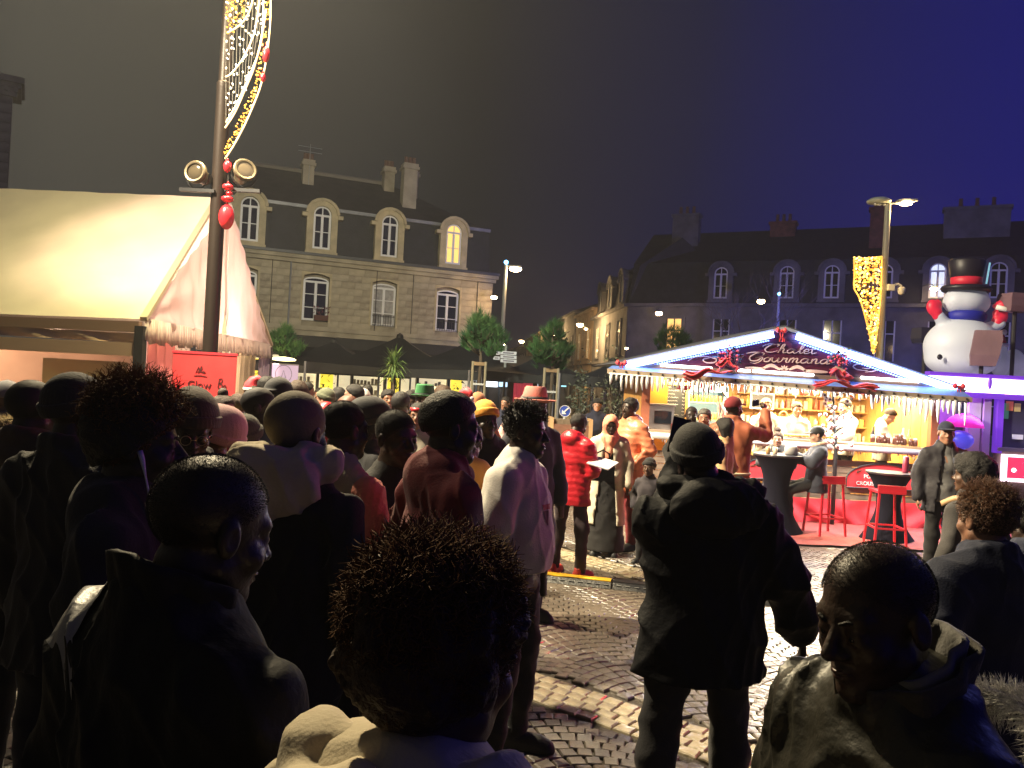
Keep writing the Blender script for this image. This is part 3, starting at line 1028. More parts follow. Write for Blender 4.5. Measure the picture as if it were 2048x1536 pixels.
# ------------------------------------------------------------------ ground: wet granite paving laid in fans
def wet(name, c, r0=.28, sc=30):
    m = mat(name, c, r0, bump=(sc, .35), var=(1.3, .45), spec=.5, coat=.22)
    nt = m.node_tree
    b = nt.nodes['Principled BSDF']
    b.inputs['Coat Roughness'].default_value = .16
    return m
M_cob = wet('wet granite', (.088, .072, .055), .38)
M_cobd = wet('dark wet granite', (.060, .050, .041), .34)
M_cream = wet('wet cream stone', (.23, .19, .12), .40)
M_joint = mat('wet joint sand', (.042, .035, .028), .35, bump=(60, .5), spec=.5)
ground = MB().grid(lambda u, v: (-90 + 190 * u, -20 + 225 * v, -.016), 8, 8).build('ground', M_joint)
tag(ground, kind='structure')
paving = empty('plaza_paving', (0, 0, 0), kind='structure')

def cob_mesh(i, m):
    g = random.Random(i)
    q = []
    for sx, sy in ((-1, -1), (1, -1), (1, 1), (-1, 1)):
        q.append((sx * .5 + g.uniform(-.05, .05), sy * .5 + g.uniform(-.05, .05)))
    b = MB()
    tz = [g.uniform(-.0035, .0035) for _ in range(4)]
    vs = [(x, y, -.02) for x, y in q] + [(x * .985, y * .985, -.004 + t) for (x, y), t in zip(q, tz)] + [(x * .86, y * .86, .0035 + t) for (x, y), t in zip(q, tz)] + [(0, 0, .0045)]
    fs = [(k, (k + 1) % 4, (k + 1) % 4 + 4, k + 4) for k in range(4)] + [(k + 4, (k + 1) % 4 + 4, (k + 1) % 4 + 8, k + 8) for k in range(4)] + [(k + 8, (k + 1) % 4 + 8, 12) for k in range(4)]
    b.add(vs, fs)
    return b
COB = [cob_mesh(i, None) for i in range(14)]
COBM = [b.mesh('cobblestone', M_cob, False) for b in COB]
BAND_A, BAND_B = Vector((.215, 4.95, 0)), Vector((1.02, 4.33, 0))
BD = (BAND_B - BAND_A).normalized()
BN = Vector((-BD.y, BD.x, 0))
BAND2_A, BAND2_D = Vector((.60, 9.0, 0)), (Vector((1.6, 7.9, 0)) - Vector((.60, 9.0, 0))).normalized()
BN2 = Vector((-BAND2_D.y, BAND2_D.x, 0))
def in_band(x, y, pad=.05):
    p = Vector((x, y, 0))
    if abs((p - BAND_A).dot(BN)) < .20 + pad and -2.2 < (p - BAND_A).dot(BD) < 9: return True
    if abs((p - BAND2_A).dot(BN2)) < .22 + pad and -1.2 < (p - BAND2_A).dot(BAND2_D) < 1.75: return True
    return False
stones = []
FA = R(24)
ca, sa = math.cos(FA), math.sin(FA)
W, RAD, ST = 1.06, .65, .092
for c in range(-24, 26):
    for n in range(-140, 250):
        lim = math.asin(W / 2 / RAD)
        cnt = 14
        for k in range(cnt):
            th = -lim + (k + .5) / cnt * 2 * lim
            u, v = c * W + RAD * math.sin(th), n * ST + RAD * math.cos(th) + (c % 2) * .05
            x, y = ca * u - sa * v, sa * u + ca * v + 2
            if not (-4.2 < x < 8.5 and 1.4 < y < 13.5): continue
            if in_band(x, y): continue
            if x > 2.6 and y > 10.1: continue
            stones.append((x, y, -th + FA + rnd.uniform(-.06, .06), lim * 2 * RAD / cnt * rnd.uniform(.90, .985), .0885 * rnd.uniform(.94, 1.02), 0))
for A, D, N, l0, l1, rows in ((BAND_A, BD, BN, -2.2, 9, 4), (BAND2_A, BAND2_D, BN2, -1.2, 1.75, 4)):
    for r_ in range(rows):
        l = l0 + (r_ % 2) * .07
        while l < l1:
            ln = rnd.uniform(.10, .135)
            p = A + D * (l + ln / 2) + N * ((r_ - (rows - 1) / 2) * .094)
            if 1.4 < p.y < 13.5 and -4.2 < p.x < 8.5:
                stones.append((p.x, p.y, math.atan2(D.y, D.x), ln - .006, .089, 1))
            l += ln
def seen(s):
    px, py = proj((s[0], s[1], 0))
    return (1050 < px < 1345 and 1165 < py < 1536) or (0 < px < 85 and 1150 < py < 1536) or (1540 < px < 1660 and 1215 < py < 1400)
near = sorted([s for s in stones if seen(s)], key=lambda s: s[1])[:300]
ids = set(id(s) for s in near)
for s in near:
    o = link('cobblestone', COBM[rnd.randrange(14)], paving, M_cream if s[5] else (M_cob if rnd.random() < .7 else M_cobd), (s[0], s[1], 0), (rnd.uniform(-.02, .02), rnd.uniform(-.02, .02), s[2]), (s[3], s[4], 1))
for mid, sel in (('cobblestones', 0), ('cream_stones', 1)):
    vv, ff = [], []
    base = 0
    tv = [np.array(b.v, F32) for b in COB]
    tf = COB[0].f
    q4 = np.array([f for f in tf if len(f) == 4]); q3 = np.array([f for f in tf if len(f) == 3])
    F4, F3 = [], []
    for s in stones:
        if s[5] != sel or id(s) in ids: continue
        P = tv[rnd.randrange(14)] * np.array([s[3], s[4], 1], F32)
        tx, ty = rnd.uniform(-.02, .02), rnd.uniform(-.02, .02)
        c_, s_ = math.cos(s[2]), math.sin(s[2])
        vv.append(np.stack([P[:, 0] * c_ - P[:, 1] * s_ + s[0], P[:, 0] * s_ + P[:, 1] * c_ + s[1], P[:, 2] + P[:, 0] * tx + P[:, 1] * ty], 1))
        F4.append(q4 + base); F3.append(q3 + base)
        base += 13
    P = np.concatenate(vv)
    me = bpy.data.meshes.new(mid)
    a4, a3 = np.concatenate(F4), np.concatenate(F3)
    me.vertices.add(len(P)); me.vertices.foreach_set('co', P.astype(F32).ravel())
    li = np.concatenate([a4.ravel(), a3.ravel()]).astype(np.int32)
    me.loops.add(len(li)); me.loops.foreach_set('vertex_index', li)
    me.polygons.add(len(a4) + len(a3))
    me.polygons.foreach_set('loop_start', np.concatenate([np.arange(0, a4.size, 4), a4.size + np.arange(0, a3.size, 3)]).astype(np.int32))
    me.update(calc_edges=True)
    me.polygons.foreach_set('use_smooth', [False] * len(me.polygons))
    me.materials.append(M_cream if sel else M_cob)
    o = link('cobblestones', me, paving)
    o['kind'] = 'stuff'
# paving further off is too far away to tell the stones apart
far_pave = mat('far wet paving', (.058, .050, .042), .3, bump=(9, .6), var=(.6, .4), spec=.6)
for x0, x1, y0, y1 in ((-60, -4.2, -10, 70), (8.5, 60, -10, 70), (-4.2, 8.5, 13.5, 70), (-4.2, 8.5, -10, 1.4)):
    tag(MB().grid(lambda u, v: (x0 + (x1 - x0) * u, y0 + (y1 - y0) * v, -.004), 2, 2).build('paving', far_pave), kind='structure')

# rubber cable ramp across the paving
M_rub = mat('black rubber', (.012, .012, .012), .45, bump=(40, .3))
M_yel = mat('yellow plastic lid', (.62, .36, .02), .35, bump=(50, .2))
ramp = empty('cable_ramp', (.45, 7.66, 0), 0, 'black rubber cable ramp with a yellow lid lying across the wet cobbles', 'cable ramp')
p0, p1_ = Vector((.30, 7.69, 0)), Vector((3.4, 7.05, 0))
D = (p1_ - p0).normalized(); N = Vector((-D.y, D.x, 0))
nseg = 4
for i in range(nseg):
    a, b = p0 + D * (i * .80 + .006), p0 + D * (i * .80 + .79)
    prof = [(-.15, .006), (-.075, .052), (.075, .052), (.15, .006)]
    m = MB()
    m.prism([a + N * n + Vector((0, 0, z)) for n, z in prof], b - a)
    m.build('ramp_segment', M_rub, ramp)
    if i == 0:
        MB().box((a + b) / 2 + Vector((0, 0, .056)), (.77, .115, .008), (0, 0, math.atan2(D.y, D.x))).build('ramp_lid', M_yel, ramp)
    else:
        MB().box((a + b) / 2 + Vector((0, 0, .056)), (.77, .115, .008), (0, 0, math.atan2(D.y, D.x))).build('ramp_lid', M_rub, ramp)
    mm = MB()
    for k in range(9):
        mm.box(a + D * (.06 + k * .085) - N * .11 + Vector((0, 0, .034)), (.045, .018, .006), (R(-30), 0, math.atan2(D.y, D.x)))
    o = mm.build('ramp_grip', mat('grey rubber', (.16, .16, .15), .4), ramp)
    o['kind'] = 'stuff'

# ------------------------------------------------------------------ houses
M_stone = mat('sandstone', (.37, .325, .23), .85, bump=(18, .35), var=(1.1, .22), rand=.12)
M_stone2 = mat('weathered sandstone', (.345, .30, .215), .85, bump=(18, .4), var=(1.4, .35))
M_stone3 = mat('pale sandstone', (.39, .345, .25), .85, bump=(18, .35), var=(1.2, .25))
M_surr = mat('dormer stone', (.50, .43, .27), .8, bump=(22, .3), var=(2, .22))
M_slate = mat('slate roof', (.022, .023, .026), .55, bump=(8, .5, (1, 1, 5)), var=(2.5, .25))
M_zinc = mat('zinc flashing', (.26, .27, .28), .45, .4, var=(2, .2))
M_frame = mat('white window frame', (.78, .79, .79), .45)
M_pane = mat('dark window pane', (.010, .012, .014), .06, spec=.9)
M_panelit = mat('lit window pane', (.35, .24, .08), .4, emit=1.0, ecol=(1, .62, .16))
M_panew = mat('curtained window pane', (.34, .34, .33), .25, var=(6, .25))

class Wall:
    """a vertical plane: u along the wall, z up, n outwards (towards the square)"""
    def __init__(s, a, b):
        s.a, s.b = Vector((a[0], a[1], 0)), Vector((b[0], b[1], 0))
        s.d = (s.b - s.a).normalized()
        s.L = (s.b - s.a).length
        s.n = Vector((s.d.y, -s.d.x, 0))
        s.rz = math.atan2(s.d.y, s.d.x)
    def p(s, u, z, o=0.):
        q = s.a + s.d * u + s.n * o
        return Vector((q.x, q.y, z))
    def box(s, m, u0, u1, z0, z1, o0, o1):
        return m.box(s.p((u0 + u1) / 2, (z0 + z1) / 2, (o0 + o1) / 2), (u1 - u0, abs(o1 - o0), z1 - z0), (0, 0, s.rz))
    def u_at(s, px, py):
        """where the sight line through a pixel meets the wall plane: (u, z)"""
        dv = at(px, py, 1.0) - Vector((0, 0, EYE))
        t = s.a.dot(s.n) / (dv.x * s.n.x + dv.y * s.n.y)
        q = dv * t
        return (Vector((q.x, q.y, 0)) - s.a).dot(s.d), EYE + q.z

def arch_pts(w, u, u0, u1, z0, zs, rise, o, n=8):
    """outline of an opening with an arched head"""
    pts = [w.p(u0, z0, o), w.p(u1, z0, o)]
    uc, hw = (u0 + u1) / 2, (u1 - u0) / 2
    for i in range(n + 1):
        a = PI * i / n
        pts.append(w.p(uc + hw * math.cos(a), zs + rise * math.sin(a), o))
    return pts

def window(w, par, u0, u1, z0, zs, rise, o, pane_m=None, rows=3, open_=False, depth=.12, sub=True):
    """frame (part) with mullions and a pane set behind it (sub-part)"""
    pane = MB().prism(arch_pts(w, 0, u0 + .03, u1 - .03, z0 + .02, zs, max(rise - .03, .001), o - .05), w.n * -.02)
    fr = MB()
    uc, hw = (u0 + u1) / 2, (u1 - u0) / 2
    t = .10
    w.box(fr, u0, u0 + t, z0, zs, o - .05, o + .01)
    w.box(fr, u1 - t, u1, z0, zs, o - .05, o + .01)
    w.box(fr, u0 + t, u1 - t, z0, z0 + t, o - .05, o + .008)
    w.box(fr, uc - .06, uc + .06, z0 + t, zs, o - .048, o + .012)
    w.box(fr, u0 + t, u1 - t, zs - .09, zs + .01, o - .048, o + .006)
    for r_ in range(1, rows):
        z = z0 + (zs - z0) * r_ / rows
        w.box(fr, u0 + t, uc - .045, z - .018, z + .018, o - .045, o)
        w.box(fr, uc + .045, u1 - t, z - .018, z + .018, o - .045, o)
    n = 8
    for i in range(n):
        a0, a1 = PI * i / n, PI * (i + 1) / n
        P = [w.p(uc + (hw - d) * math.cos(a), zs + max(rise - d, .0) * math.sin(a), o - .02) for d, a in ((.035, a0), (.035, a1))]
        if rise > .1: fr.beam(P[0], P[1], .07, .06, w.n)
    if rise > .3:
        fr.beam(w.p(uc, zs, o - .02), w.p(uc, zs + rise - .03, o - .02), .05, .05, w.n)
    f = fr.build('window', M_frame, par)
    pane.build('pane', pane_m or M_pane, f if sub else par)
    return f

def dormer(w, par, u, z0, wd, hgt, o, pane_m=None, surr=None, deep=1.1):
    """stone dormer standing proud of the mansard"""
    hw = wd / 2
    zs = z0 + hgt - hw * .92
    out, inn = MB(), None
    surr = surr or M_surr
    # ring of stone round the opening
    oi = hw * .58
    ol = arch_pts(w, 0, u - hw, u + hw, z0, zs, hw * .92, o)
    il = arch_pts(w, 0, u - oi, u + oi, z0 + .18, zs - .02, oi * .98, o)
    n = len(ol)
    vs = ol + il + [p - w.n * .35 for p in ol] + [p - w.n * .30 for p in il]
    fs = []
    for k in range(n):
        k2 = (k + 1) % n
        fs += [(k, k2, n + k2, n + k), (k2, k, 2 * n + k, 2 * n + k2), (n + k, n + k2, 3 * n + k2, 3 * n + k)]
    out.add(vs, fs)
    # hood moulding, keystone, shoulders and sill
    for i in range(8):
        a0, a1 = PI * i / 8, PI * (i + 1) / 8
        out.beam(w.p(u + hw * 1.02 * math.cos(a0), zs + hw * .95 * math.sin(a0), o + .03), w.p(u + hw * 1.02 * math.cos(a1), zs + hw * .95 * math.sin(a1), o + .03), .13, .16, w.n)
    for sx in (-1, 1):
        w.box(out, u + sx * hw * 1.16 - .12, u + sx * hw * 1.16 + .12, zs - .20, zs - .02, o - .3, o + .10)
    w.box(out, u - .09, u + .09, zs + oi * .98, zs + hw * .90, o - .1, o + .05)
    w.box(out, u - hw * 1.05, u + hw * 1.05, z0 - .06, z0 + .06, o - .25, o + .09)
    d = out.build('dormer', surr, par)
    # slate cheeks and roof running back into the mansard
    bk = MB()
    P = arch_pts(w, 0, u - hw * .97, u + hw * .97, z0, zs, hw * .88, o - .33)
    bk.prism(P, w.n * -deep)
    bk.build('dormer_roof', M_slate, d)
    window(w, d, u - oi + .005, u + oi - .005, z0 + .19, zs - .03, oi * .96, o - .12, pane_m, 2, sub=False)
    return d

# --- the floodlit house on the left
house = empty('town_house', (-7, 38.5, 0), 0, 'sandstone house with four arched dormers in a slate mansard and tall chimneys, lit by floodlight', 'house')
fa, fb = Vector((-13.45, 35.76, 0)), Vector((-1.30, 40.75, 0))
HW = Wall(fa, fb)
Z_STR, Z_COR, Z_MAN, Z_RID = 4.15, 7.35, 10.0, 12.6
wins = []
for (px, py0, py1, kind) in ((634, 549, 640, 0), (770, 565, 652, 1), (897, 580, 664, 2)):
    u, zt = HW.u_at(px, py0)
    _, zb = HW.u_at(px, py1)
    wins.append((u, zb, zt, kind))
step = (wins[2][0] - wins[0][0]) / 2
wins.insert(0, (wins[0][0] - step, wins[0][1], wins[0][2], 3))
WHW = .62
core = MB()
def face_rects(wl_, holes, u0, u1, z0, z1, o, m, deep=.3):
    """wall slab with rectangular holes (holes sorted along u, all with the same z range)"""
    u = u0
    hz0, hz1 = holes[0][2], holes[0][3]
    for a, b, _, _ in holes:
        wl_.box(m, u, a, z0, z1, o - deep, o)
        wl_.box(m, a, b, z0, hz0, o - deep, o)
        wl_.box(m, a, b, hz1, z1, o - deep, o)
        u = b
    wl_.box(m, u, u1, z0, z1, o - deep, o)
ZB, ZT = wins[2][1] - .03, wins[2][2] + .0
holes = [(u - WHW, u + WHW, ZB, ZT + .16) for u, *_ in wins]
face_rects(HW, holes, 0, HW.L, Z_STR, Z_COR, -.02, core)
core.build('wall', M_joint if False else mat('mortar', (.30, .265, .19), .9, var=(2, .3)), house)
# end wall, back volume
vol = MB()
HW.box(vol, .05, HW.L - .02, 2.76, Z_COR - .02, -9, -.34)
HW.box(vol, .05, HW.L - .02, 0, 2.76, -9, -1.2)
vol.build('wall', M_stone2, house)
# stone courses, block by block (each a part)
unit = MB().box((0, 0, 0), (1, 1, 1)).mesh('stone_block', M_stone)
ncr = 9
ch = (Z_COR - Z_STR - .25) / ncr
nb = 0
for c in range(ncr):
    z0 = Z_STR + .06 + c * ch
    segs = [(0, HW.L)]
    if z0 + ch > ZB and z0 < ZT + .16:
        cuts = []
        u = segs[0][0]
        for a, b, _, _ in holes:
            if b < u: continue
            if a > u: cuts.append((u, a))
            u = b
        cuts.append((u, HW.L))
        segs = cuts
    for a, b in segs:
        n = max(1, round((b - a) / .82))
        ed = [a + (b - a) * i / n + (0 if i in (0, n) else (.18 if c % 2 else -.18) + rnd.uniform(-.06, .06)) for i in range(n + 1)]
        for i in range(n):
            if nb >= 300: break
            l = ed[i + 1] - ed[i]
            ov0 = .006
            link('stone_block', unit, house, rnd.choice((M_stone, M_stone, M_stone3, M_stone2)), HW.p((ed[i] + ed[i + 1]) / 2, z0 + ch / 2, .0) - wloc(house), (0, 0, HW.rz), (l - ov0, .05 + rnd.uniform(0, .010), ch - .007))
            nb += 1
trim = MB()
HW.box(trim, -.1, HW.L + .12, Z_COR - .16, Z_COR + .02, -.3, .16)
HW.box(trim, -.1, HW.L + .20, Z_COR + .02, Z_COR + .20, -.3, .32)
HW.box(trim, -.1, HW.L + .06, Z_STR - .16, Z_STR + .06, -.2, .10)
HW.box(trim, -.1, HW.L + .10, Z_STR - .40, Z_STR - .16, -.2, .02)
trim.build('cornice', M_stone3, house)
gut = MB()
HW.box(gut, -.1, HW.L + .25, Z_COR + .20, Z_COR + .33, -.3, .42)
gut.build('gutter', mat('dark zinc', (.07, .075, .08), .5, .3), house)
for px, w_ in ((578, .05), (751, .018), (541, .018), (953, .018), (824, .018)):
    u, _ = HW.u_at(px, 600)
    MB().tube([HW.p(u, Z_COR - .1, .09), HW.p(u, Z_STR + .05, .09)], w_, 6).build('downpipe', M_iron if w_ < .04 else M_zinc, house)
for i, (u, zb, zt, k) in enumerate(wins):
    f = window(HW, house, u - WHW + .02, u + WHW - .02, ZB + .02, ZT - .26, .20, -.12, M_panew if k == 1 else None, 3)
    lint = MB()
    # flat-arched stone head
    lint.prism([HW.p(u - WHW, ZT + .16, .03), HW.p(u - WHW, ZT - .04, .03)] + [HW.p(u - WHW + 2 * WHW * q / 6, ZT - .04 + .14 * math.sin(PI * q / 6), .03) for q in range(1, 6)] + [HW.p(u + WHW, ZT - .04, .03), HW.p(u + WHW, ZT + .16, .03)], HW.n * -.25)
    for sx in (-1, 1):
        HW.box(lint, u + sx * (WHW + .05) - .05, u + sx * (WHW + .05) + .05, ZB - .05, ZT + .14, -.1, .045)
    lint.build('window_surround', M_surr, f)
    if k in (1, 2):
        rl = MB()
        for q in range(9):
            rl.tube([HW.p(u - .5 + q * .125, ZB + .02, .06), HW.p(u - .5 + q * .125, ZB + .55, .06)], .012, 5)
        for z in (.05, .5, .56):
            rl.tube([HW.p(u - .56, ZB + z, .06), HW.p(u + .56, ZB + z, .06)], .014, 5)
        rl.build('railing', M_iron, f)
    if k == 0:
        HW.box(MB(), 0, 0, 0, 0, 0, 0)
        b = MB()
        HW.box(b, u - .05, u + .60, ZB + .03, ZB + .28, .03, .25)
        b.build('flower_box', mat('terracotta box', (.10, .035, .025), .8), f)
        pl = MB()
        for q in range(60):
            pp = HW.p(u + rnd.uniform(-.1, .65), ZB + rnd.uniform(.25, .75), rnd.uniform(.05, .3))
            s_ = .07
            v = [pp + Vector((rnd.uniform(-s_, s_), rnd.uniform(-s_, s_), rnd.uniform(-s_, s_))) for _ in range(3)]
            pl.add(v, [(0, 1, 2)])
        pl.build('flowers', mat('dark red petals', (.12, .02, .03), .8), f)['kind'] = 'stuff'
# mansard, upper roof, flashings
man = MB()
hb = 8.5
man.prism([HW.p(0, Z_COR + .22, -.10), HW.p(0, Z_MAN, -.62), HW.p(0, Z_MAN, -8), HW.p(0, Z_COR + .22, -8.6)], HW.d * (HW.L - .15))
man.build('mansard_roof', M_slate, house)
up = MB()
up.prism([HW.p(0, Z_MAN + .02, -.50), HW.p(0, Z_RID, -4.4), HW.p(0, Z_MAN + .02, -8.2)], HW.d * (HW.L - 4.6))
e0, e1 = HW.L - 4.6, HW.L - .3
vs = [HW.p(e0, Z_MAN + .02, -.50), HW.p(e0, Z_RID, -4.4), HW.p(e0, Z_MAN + .02, -8.2), HW.p(e1, Z_MAN + .02, -.5), HW.p(e1, Z_MAN + .02, -8.2)]
up.add(vs, [(0, 3, 1), (1, 3, 4), (1, 4, 2), (0, 2, 4, 3)])
up.build('upper_roof', mat('roof tiles', (.028, .024, .022), .75, bump=(10, .7, (1, 1, 4)), var=(2, .3)), house)
fl = MB()
HW.box(fl, -.1, HW.L - .1, Z_MAN - .06, Z_MAN + .10, -.70, -.48)
fl.build('flashing', M_zinc, house)
rd = MB()
rd.tube([HW.p(.2, Z_RID + .05, -4.4), HW.p(e0, Z_RID + .05, -4.4)], .13, 6)
rd.build('ridge', mat('ridge mortar', (.22, .20, .16), .9), house)
dz = Z_COR + .42
for (px, lit) in ((497, 0), (643, 0), (779, 2), (908, 1)):
    u, _ = HW.u_at(px, 480)
    dormer(HW, house, u, dz, 1.46, 2.55, .05, M_panelit if lit == 1 else None)
u0 = HW.u_at(497, 480)[0]
for (px, py0, py1, wd, off, mm) in ((626, 330, 386, .28, -3.0, M_stone3), (805, 322, 415, .28, -3.6, M_stone2), (834, 328, 440, .36, -1.9, M_stone3), (856, 330, 425, .18, -3.2, M_stone2)):
    u, _ = HW.u_at(px, 470)
    zt = at(px, py0, 41).z
    cm = MB()
    HW.box(cm, u - wd, u + wd, Z_MAN - .2, zt - .3, off - .7, off)
    HW.box(cm, u - wd - .08, u + wd + .08, zt - .3, zt - .16, off - .78, off + .08)
    HW.box(cm, u - wd - .03, u + wd + .03, zt - .16, zt, off - .73, off + .03)
    c_ = cm.build('chimney', mm, house)
    for q in (-1, 0, 1):
        MB().lathe([(.11, 0), (.09, .35), (.11, .38)], HW.p(u + q * wd * .6, zt, off - .35), 8).build('chimney_pot', mat('clay pot', (.16, .085, .055), .8), c_)
an = MB().tube([HW.p(HW.u_at(627, 470)[0], Z_MAN, -3.0), HW.p(HW.u_at(627, 470)[0], at(627, 300, 41).z, -3.0)], .02, 4)
for z in (.0, -.25):
    an.tube([HW.p(HW.u_at(627, 470)[0] - .6, at(627, 306, 41).z + z, -3.0), HW.p(HW.u_at(627, 470)[0] + .6, at(627, 306, 41).z + z, -3.0)], .015, 4)
an.build('aerial', M_steel, house)
# dark shop front band and lit ground floor
gf = MB()
HW.box(gf, 0, HW.L, 2.75, Z_STR - .42, -.3, .10)
gf.build('shop_fascia', mat('dark shop fascia', (.022, .021, .020), .7, var=(2, .2)), house)
aw = MB()
aw.prism([HW.p(2.5, 3.2, .12), HW.p(2.5, 2.55, 2.6), HW.p(2.5, 2.30, 2.62), HW.p(2.5, 2.9, .12)], HW.d * (HW.L - 2.6))
aw.build('awning', mat('black awning', (.016, .015, .015), .8), house)
M_shop = mat('lit shop interior', (.55, .50, .38), .6, emit=.55, ecol=(1, .86, .55), var=(1.5, .5))
M_poster = mat('yellow shop poster', (.70, .48, .03), .5, emit=.9, ecol=(1, .78, .06))
M_shade = mat('shop greenery', (.03, .07, .03), .7)
sh = MB()
HW.box(sh, 0, HW.L, 0, 2.75, -.9, -.8)
sh.build('shop_back', M_shop, house)
uu = 1.0
k = 0
while uu < HW.L - 1.2:
    p_ = MB()
    HW.box(p_, uu, uu + .12, 0, 2.75, -.25, .02)
    p_.build('shop_post', mat('dark timber post', (.05, .04, .03), .6), house)
    if k % 2 == 0:
        q_ = MB()
        HW.box(q_, uu + .2, uu + .82, .7, 2.5, -.18, -.15)
        q_.build('poster', M_poster, house)
        lf = MB()
        for q in range(34):
            pp = HW.p(uu + rnd.uniform(.15, 1.0), rnd.uniform(.8, 2.6), -.08)
            v = [pp + Vector((rnd.uniform(-.12, .12), rnd.uniform(-.03, .03), rnd.uniform(-.12, .12))) for _ in range(3)]
            lf.add(v, [(0, 1, 2)])
        lf.build('garland', M_shade, house)['kind'] = 'stuff'
    else:
        q_ = MB()
        for z in (.5, 1.0, 1.5, 2.0):
            HW.box(q_, uu + .15, uu + 1.55, z, z + .05, -.6, -.2)
            for r_ in range(7):
                hh = rnd.uniform(.12, .32)
                HW.box(q_, uu + .2 + r_ * .18, uu + .31 + r_ * .18, z + .05, z + .05 + hh, -.5, -.35)
        q_.build('shop_shelf', mat('shop goods', (.30, .24, .15), .6, var=(7, .5)), house)
        for r_ in range(3):
            MB().ball(HW.p(uu + .3 + r_ * .5, 2.25, -.1), .12, 10, 6).build('bulb', mat('frosted bulb', (.8, .78, .7), .4, emit=5, ecol=(1, .93, .78), sample=False), house)
    uu += 1.66
    k += 1
for i, px in enumerate((620, 760, 900)):
    u, _ = HW.u_at(px, 755)
    lamp('POINT', 'shop_light', HW.p(u, 2.5, -.05), 45, (1, .85, .55), size=.2)

# --- generic far house built the same way
def far_house(label, a, b, zc, zm, zr, windows, dormers, wall_m, floors, depth=9, surr=None, chim=(), group=None, zwin=None):
    w = Wall(a, b)
    root = empty('town_house', tuple((w.a + w.b) / 2), 0, label, 'house', group)
    m = MB()
    w.box(m, 0, w.L, 0, zc, -depth, 0)
    m.build('wall', wall_m, root)
    t = MB()
    w.box(t, -.1, w.L + .1, zc - .12, zc + .10, -.3, .28)
    for z, _ in floors[1:]:
        w.box(t, 0, w.L, z - .55, z - .38, -.1, .10)
    t.build('cornice', wall_m, root)
    r_ = MB()
    if zm:
        r_.prism([w.p(0, zc + .1, -.1), w.p(0, zm, -.7), w.p(0, zr, -depth / 2), w.p(0, zm, -depth + .7), w.p(0, zc + .1, -depth)], w.d * w.L)
    else:
        r_.prism([w.p(0, zc + .1, .1), w.p(0, zr, -depth / 2), w.p(0, zc + .1, -depth - .1)], w.d * w.L)
    r_.build('roof', M_slate, root)
    for i, u in enumerate(windows):
        for j, (z, h) in enumerate(floors):
            lit = windows[u].get(j) if isinstance(windows, dict) else None
            s = MB()
            for sx in (-1, 1):
                w.box(s, u + sx * .62 - .09, u + sx * .62 + .09, z - .05, z + h + .12, -.05, .07)
            w.box(s, u - .53, u + .53, z + h, z + h + .14, -.05, .09)
            w.box(s, u - .74, u + .74, z - .16, z - .05, -.05, .12)
            sr = s.build('window_surround', surr or wall_m, root)
            fr = MB()
            w.box(fr, u - .53, u - .45, z - .05, z + h, .0, .03)
            w.box(fr, u + .45, u + .53, z - .05, z + h, .0, .03)
            w.box(fr, u - .04, u + .04, z - .05, z + h, .0, .035)
            w.box(fr, u - .45, u + .45, z + h * .66, z + h * .66 + .06, .0, .032)
            fr.build('window_frame', M_frame if not lit else M_iron, sr)
            pn = MB()
            w.box(pn, u - .45, u + .45, z - .05, z + h, -.02, .012)
            pn.build('pane', lit or M_pane, sr)
    for d in dormers:
        dormer(w, root, d[0], zc + .25, 1.5, 2.5, .02, d[1] if len(d) > 1 else None, surr or wall_m, 1.6)
    for (u, z, wd, off, mm) in chim:
        c_ = MB()
        w.box(c_, u - wd, u + wd, zc, z, off - .8, off)
        w.box(c_, u - wd - .1, u + wd + .1, z, z + .18, off - .9, off + .1)
        co = c_.build('chimney', mm, root)
        for q in (-.5, 0, .5):
            MB().lathe([(.13, 0), (.10, .5), (.13, .55)], w.p(u + q * wd, z + .18, off - .4), 8).build('chimney_pot', mat('clay pot', (.16, .085, .055), .8), co)
    return w, root

M_dim = mat('unlit blue grey stone', (.15, .15, .165), .9, bump=(3, .5), var=(.9, .35))  # stone darkened and blued in colour for its unlit front
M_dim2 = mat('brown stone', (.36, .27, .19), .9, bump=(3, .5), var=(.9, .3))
M_brick = mat('brick chimney', (.20, .075, .05), .9, bump=(10, .6), var=(3, .3))
M_orange = mat('amber lit pane', (.4, .2, .04), .4, emit=1.1, ecol=(1, .55, .16))
M_cool = mat('cool lit pane', (.4, .42, .5), .4, emit=.8, ecol=(.72, .80, 1))
# the dim corner house across the square, behind the chalet
ca_, cb_ = at(1258, 600, 52), at(2160, 640, 41)
dpx = (1440, 1572, 1662, 1768, 1874, 1996, 2110)
CW = Wall(ca_, cb_)
ds = []
for px in dpx:
    u, _ = CW.u_at(px, 585)
    ds.append((u, M_cool) if px == 1874 else (u,))
wu = {}
for px in dpx: wu[CW.u_at(px, 700)[0]] = {}
wu[CW.u_at(1346, 700)[0]] = {1: M_orange}
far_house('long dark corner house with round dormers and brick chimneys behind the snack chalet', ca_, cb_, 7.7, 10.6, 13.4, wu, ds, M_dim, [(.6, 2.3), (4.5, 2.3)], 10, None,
          [(CW.u_at(1345, 500)[0], 14.2, .9, -3, M_dim), (CW.u_at(1545, 500)[0], 13.6, .8, -4, M_brick), (CW.u_at(1755, 500)[0], 13.8, .55, -2, M_brick), (CW.u_at(1960, 500)[0], 13.8, 1.7, -3, M_dim)])
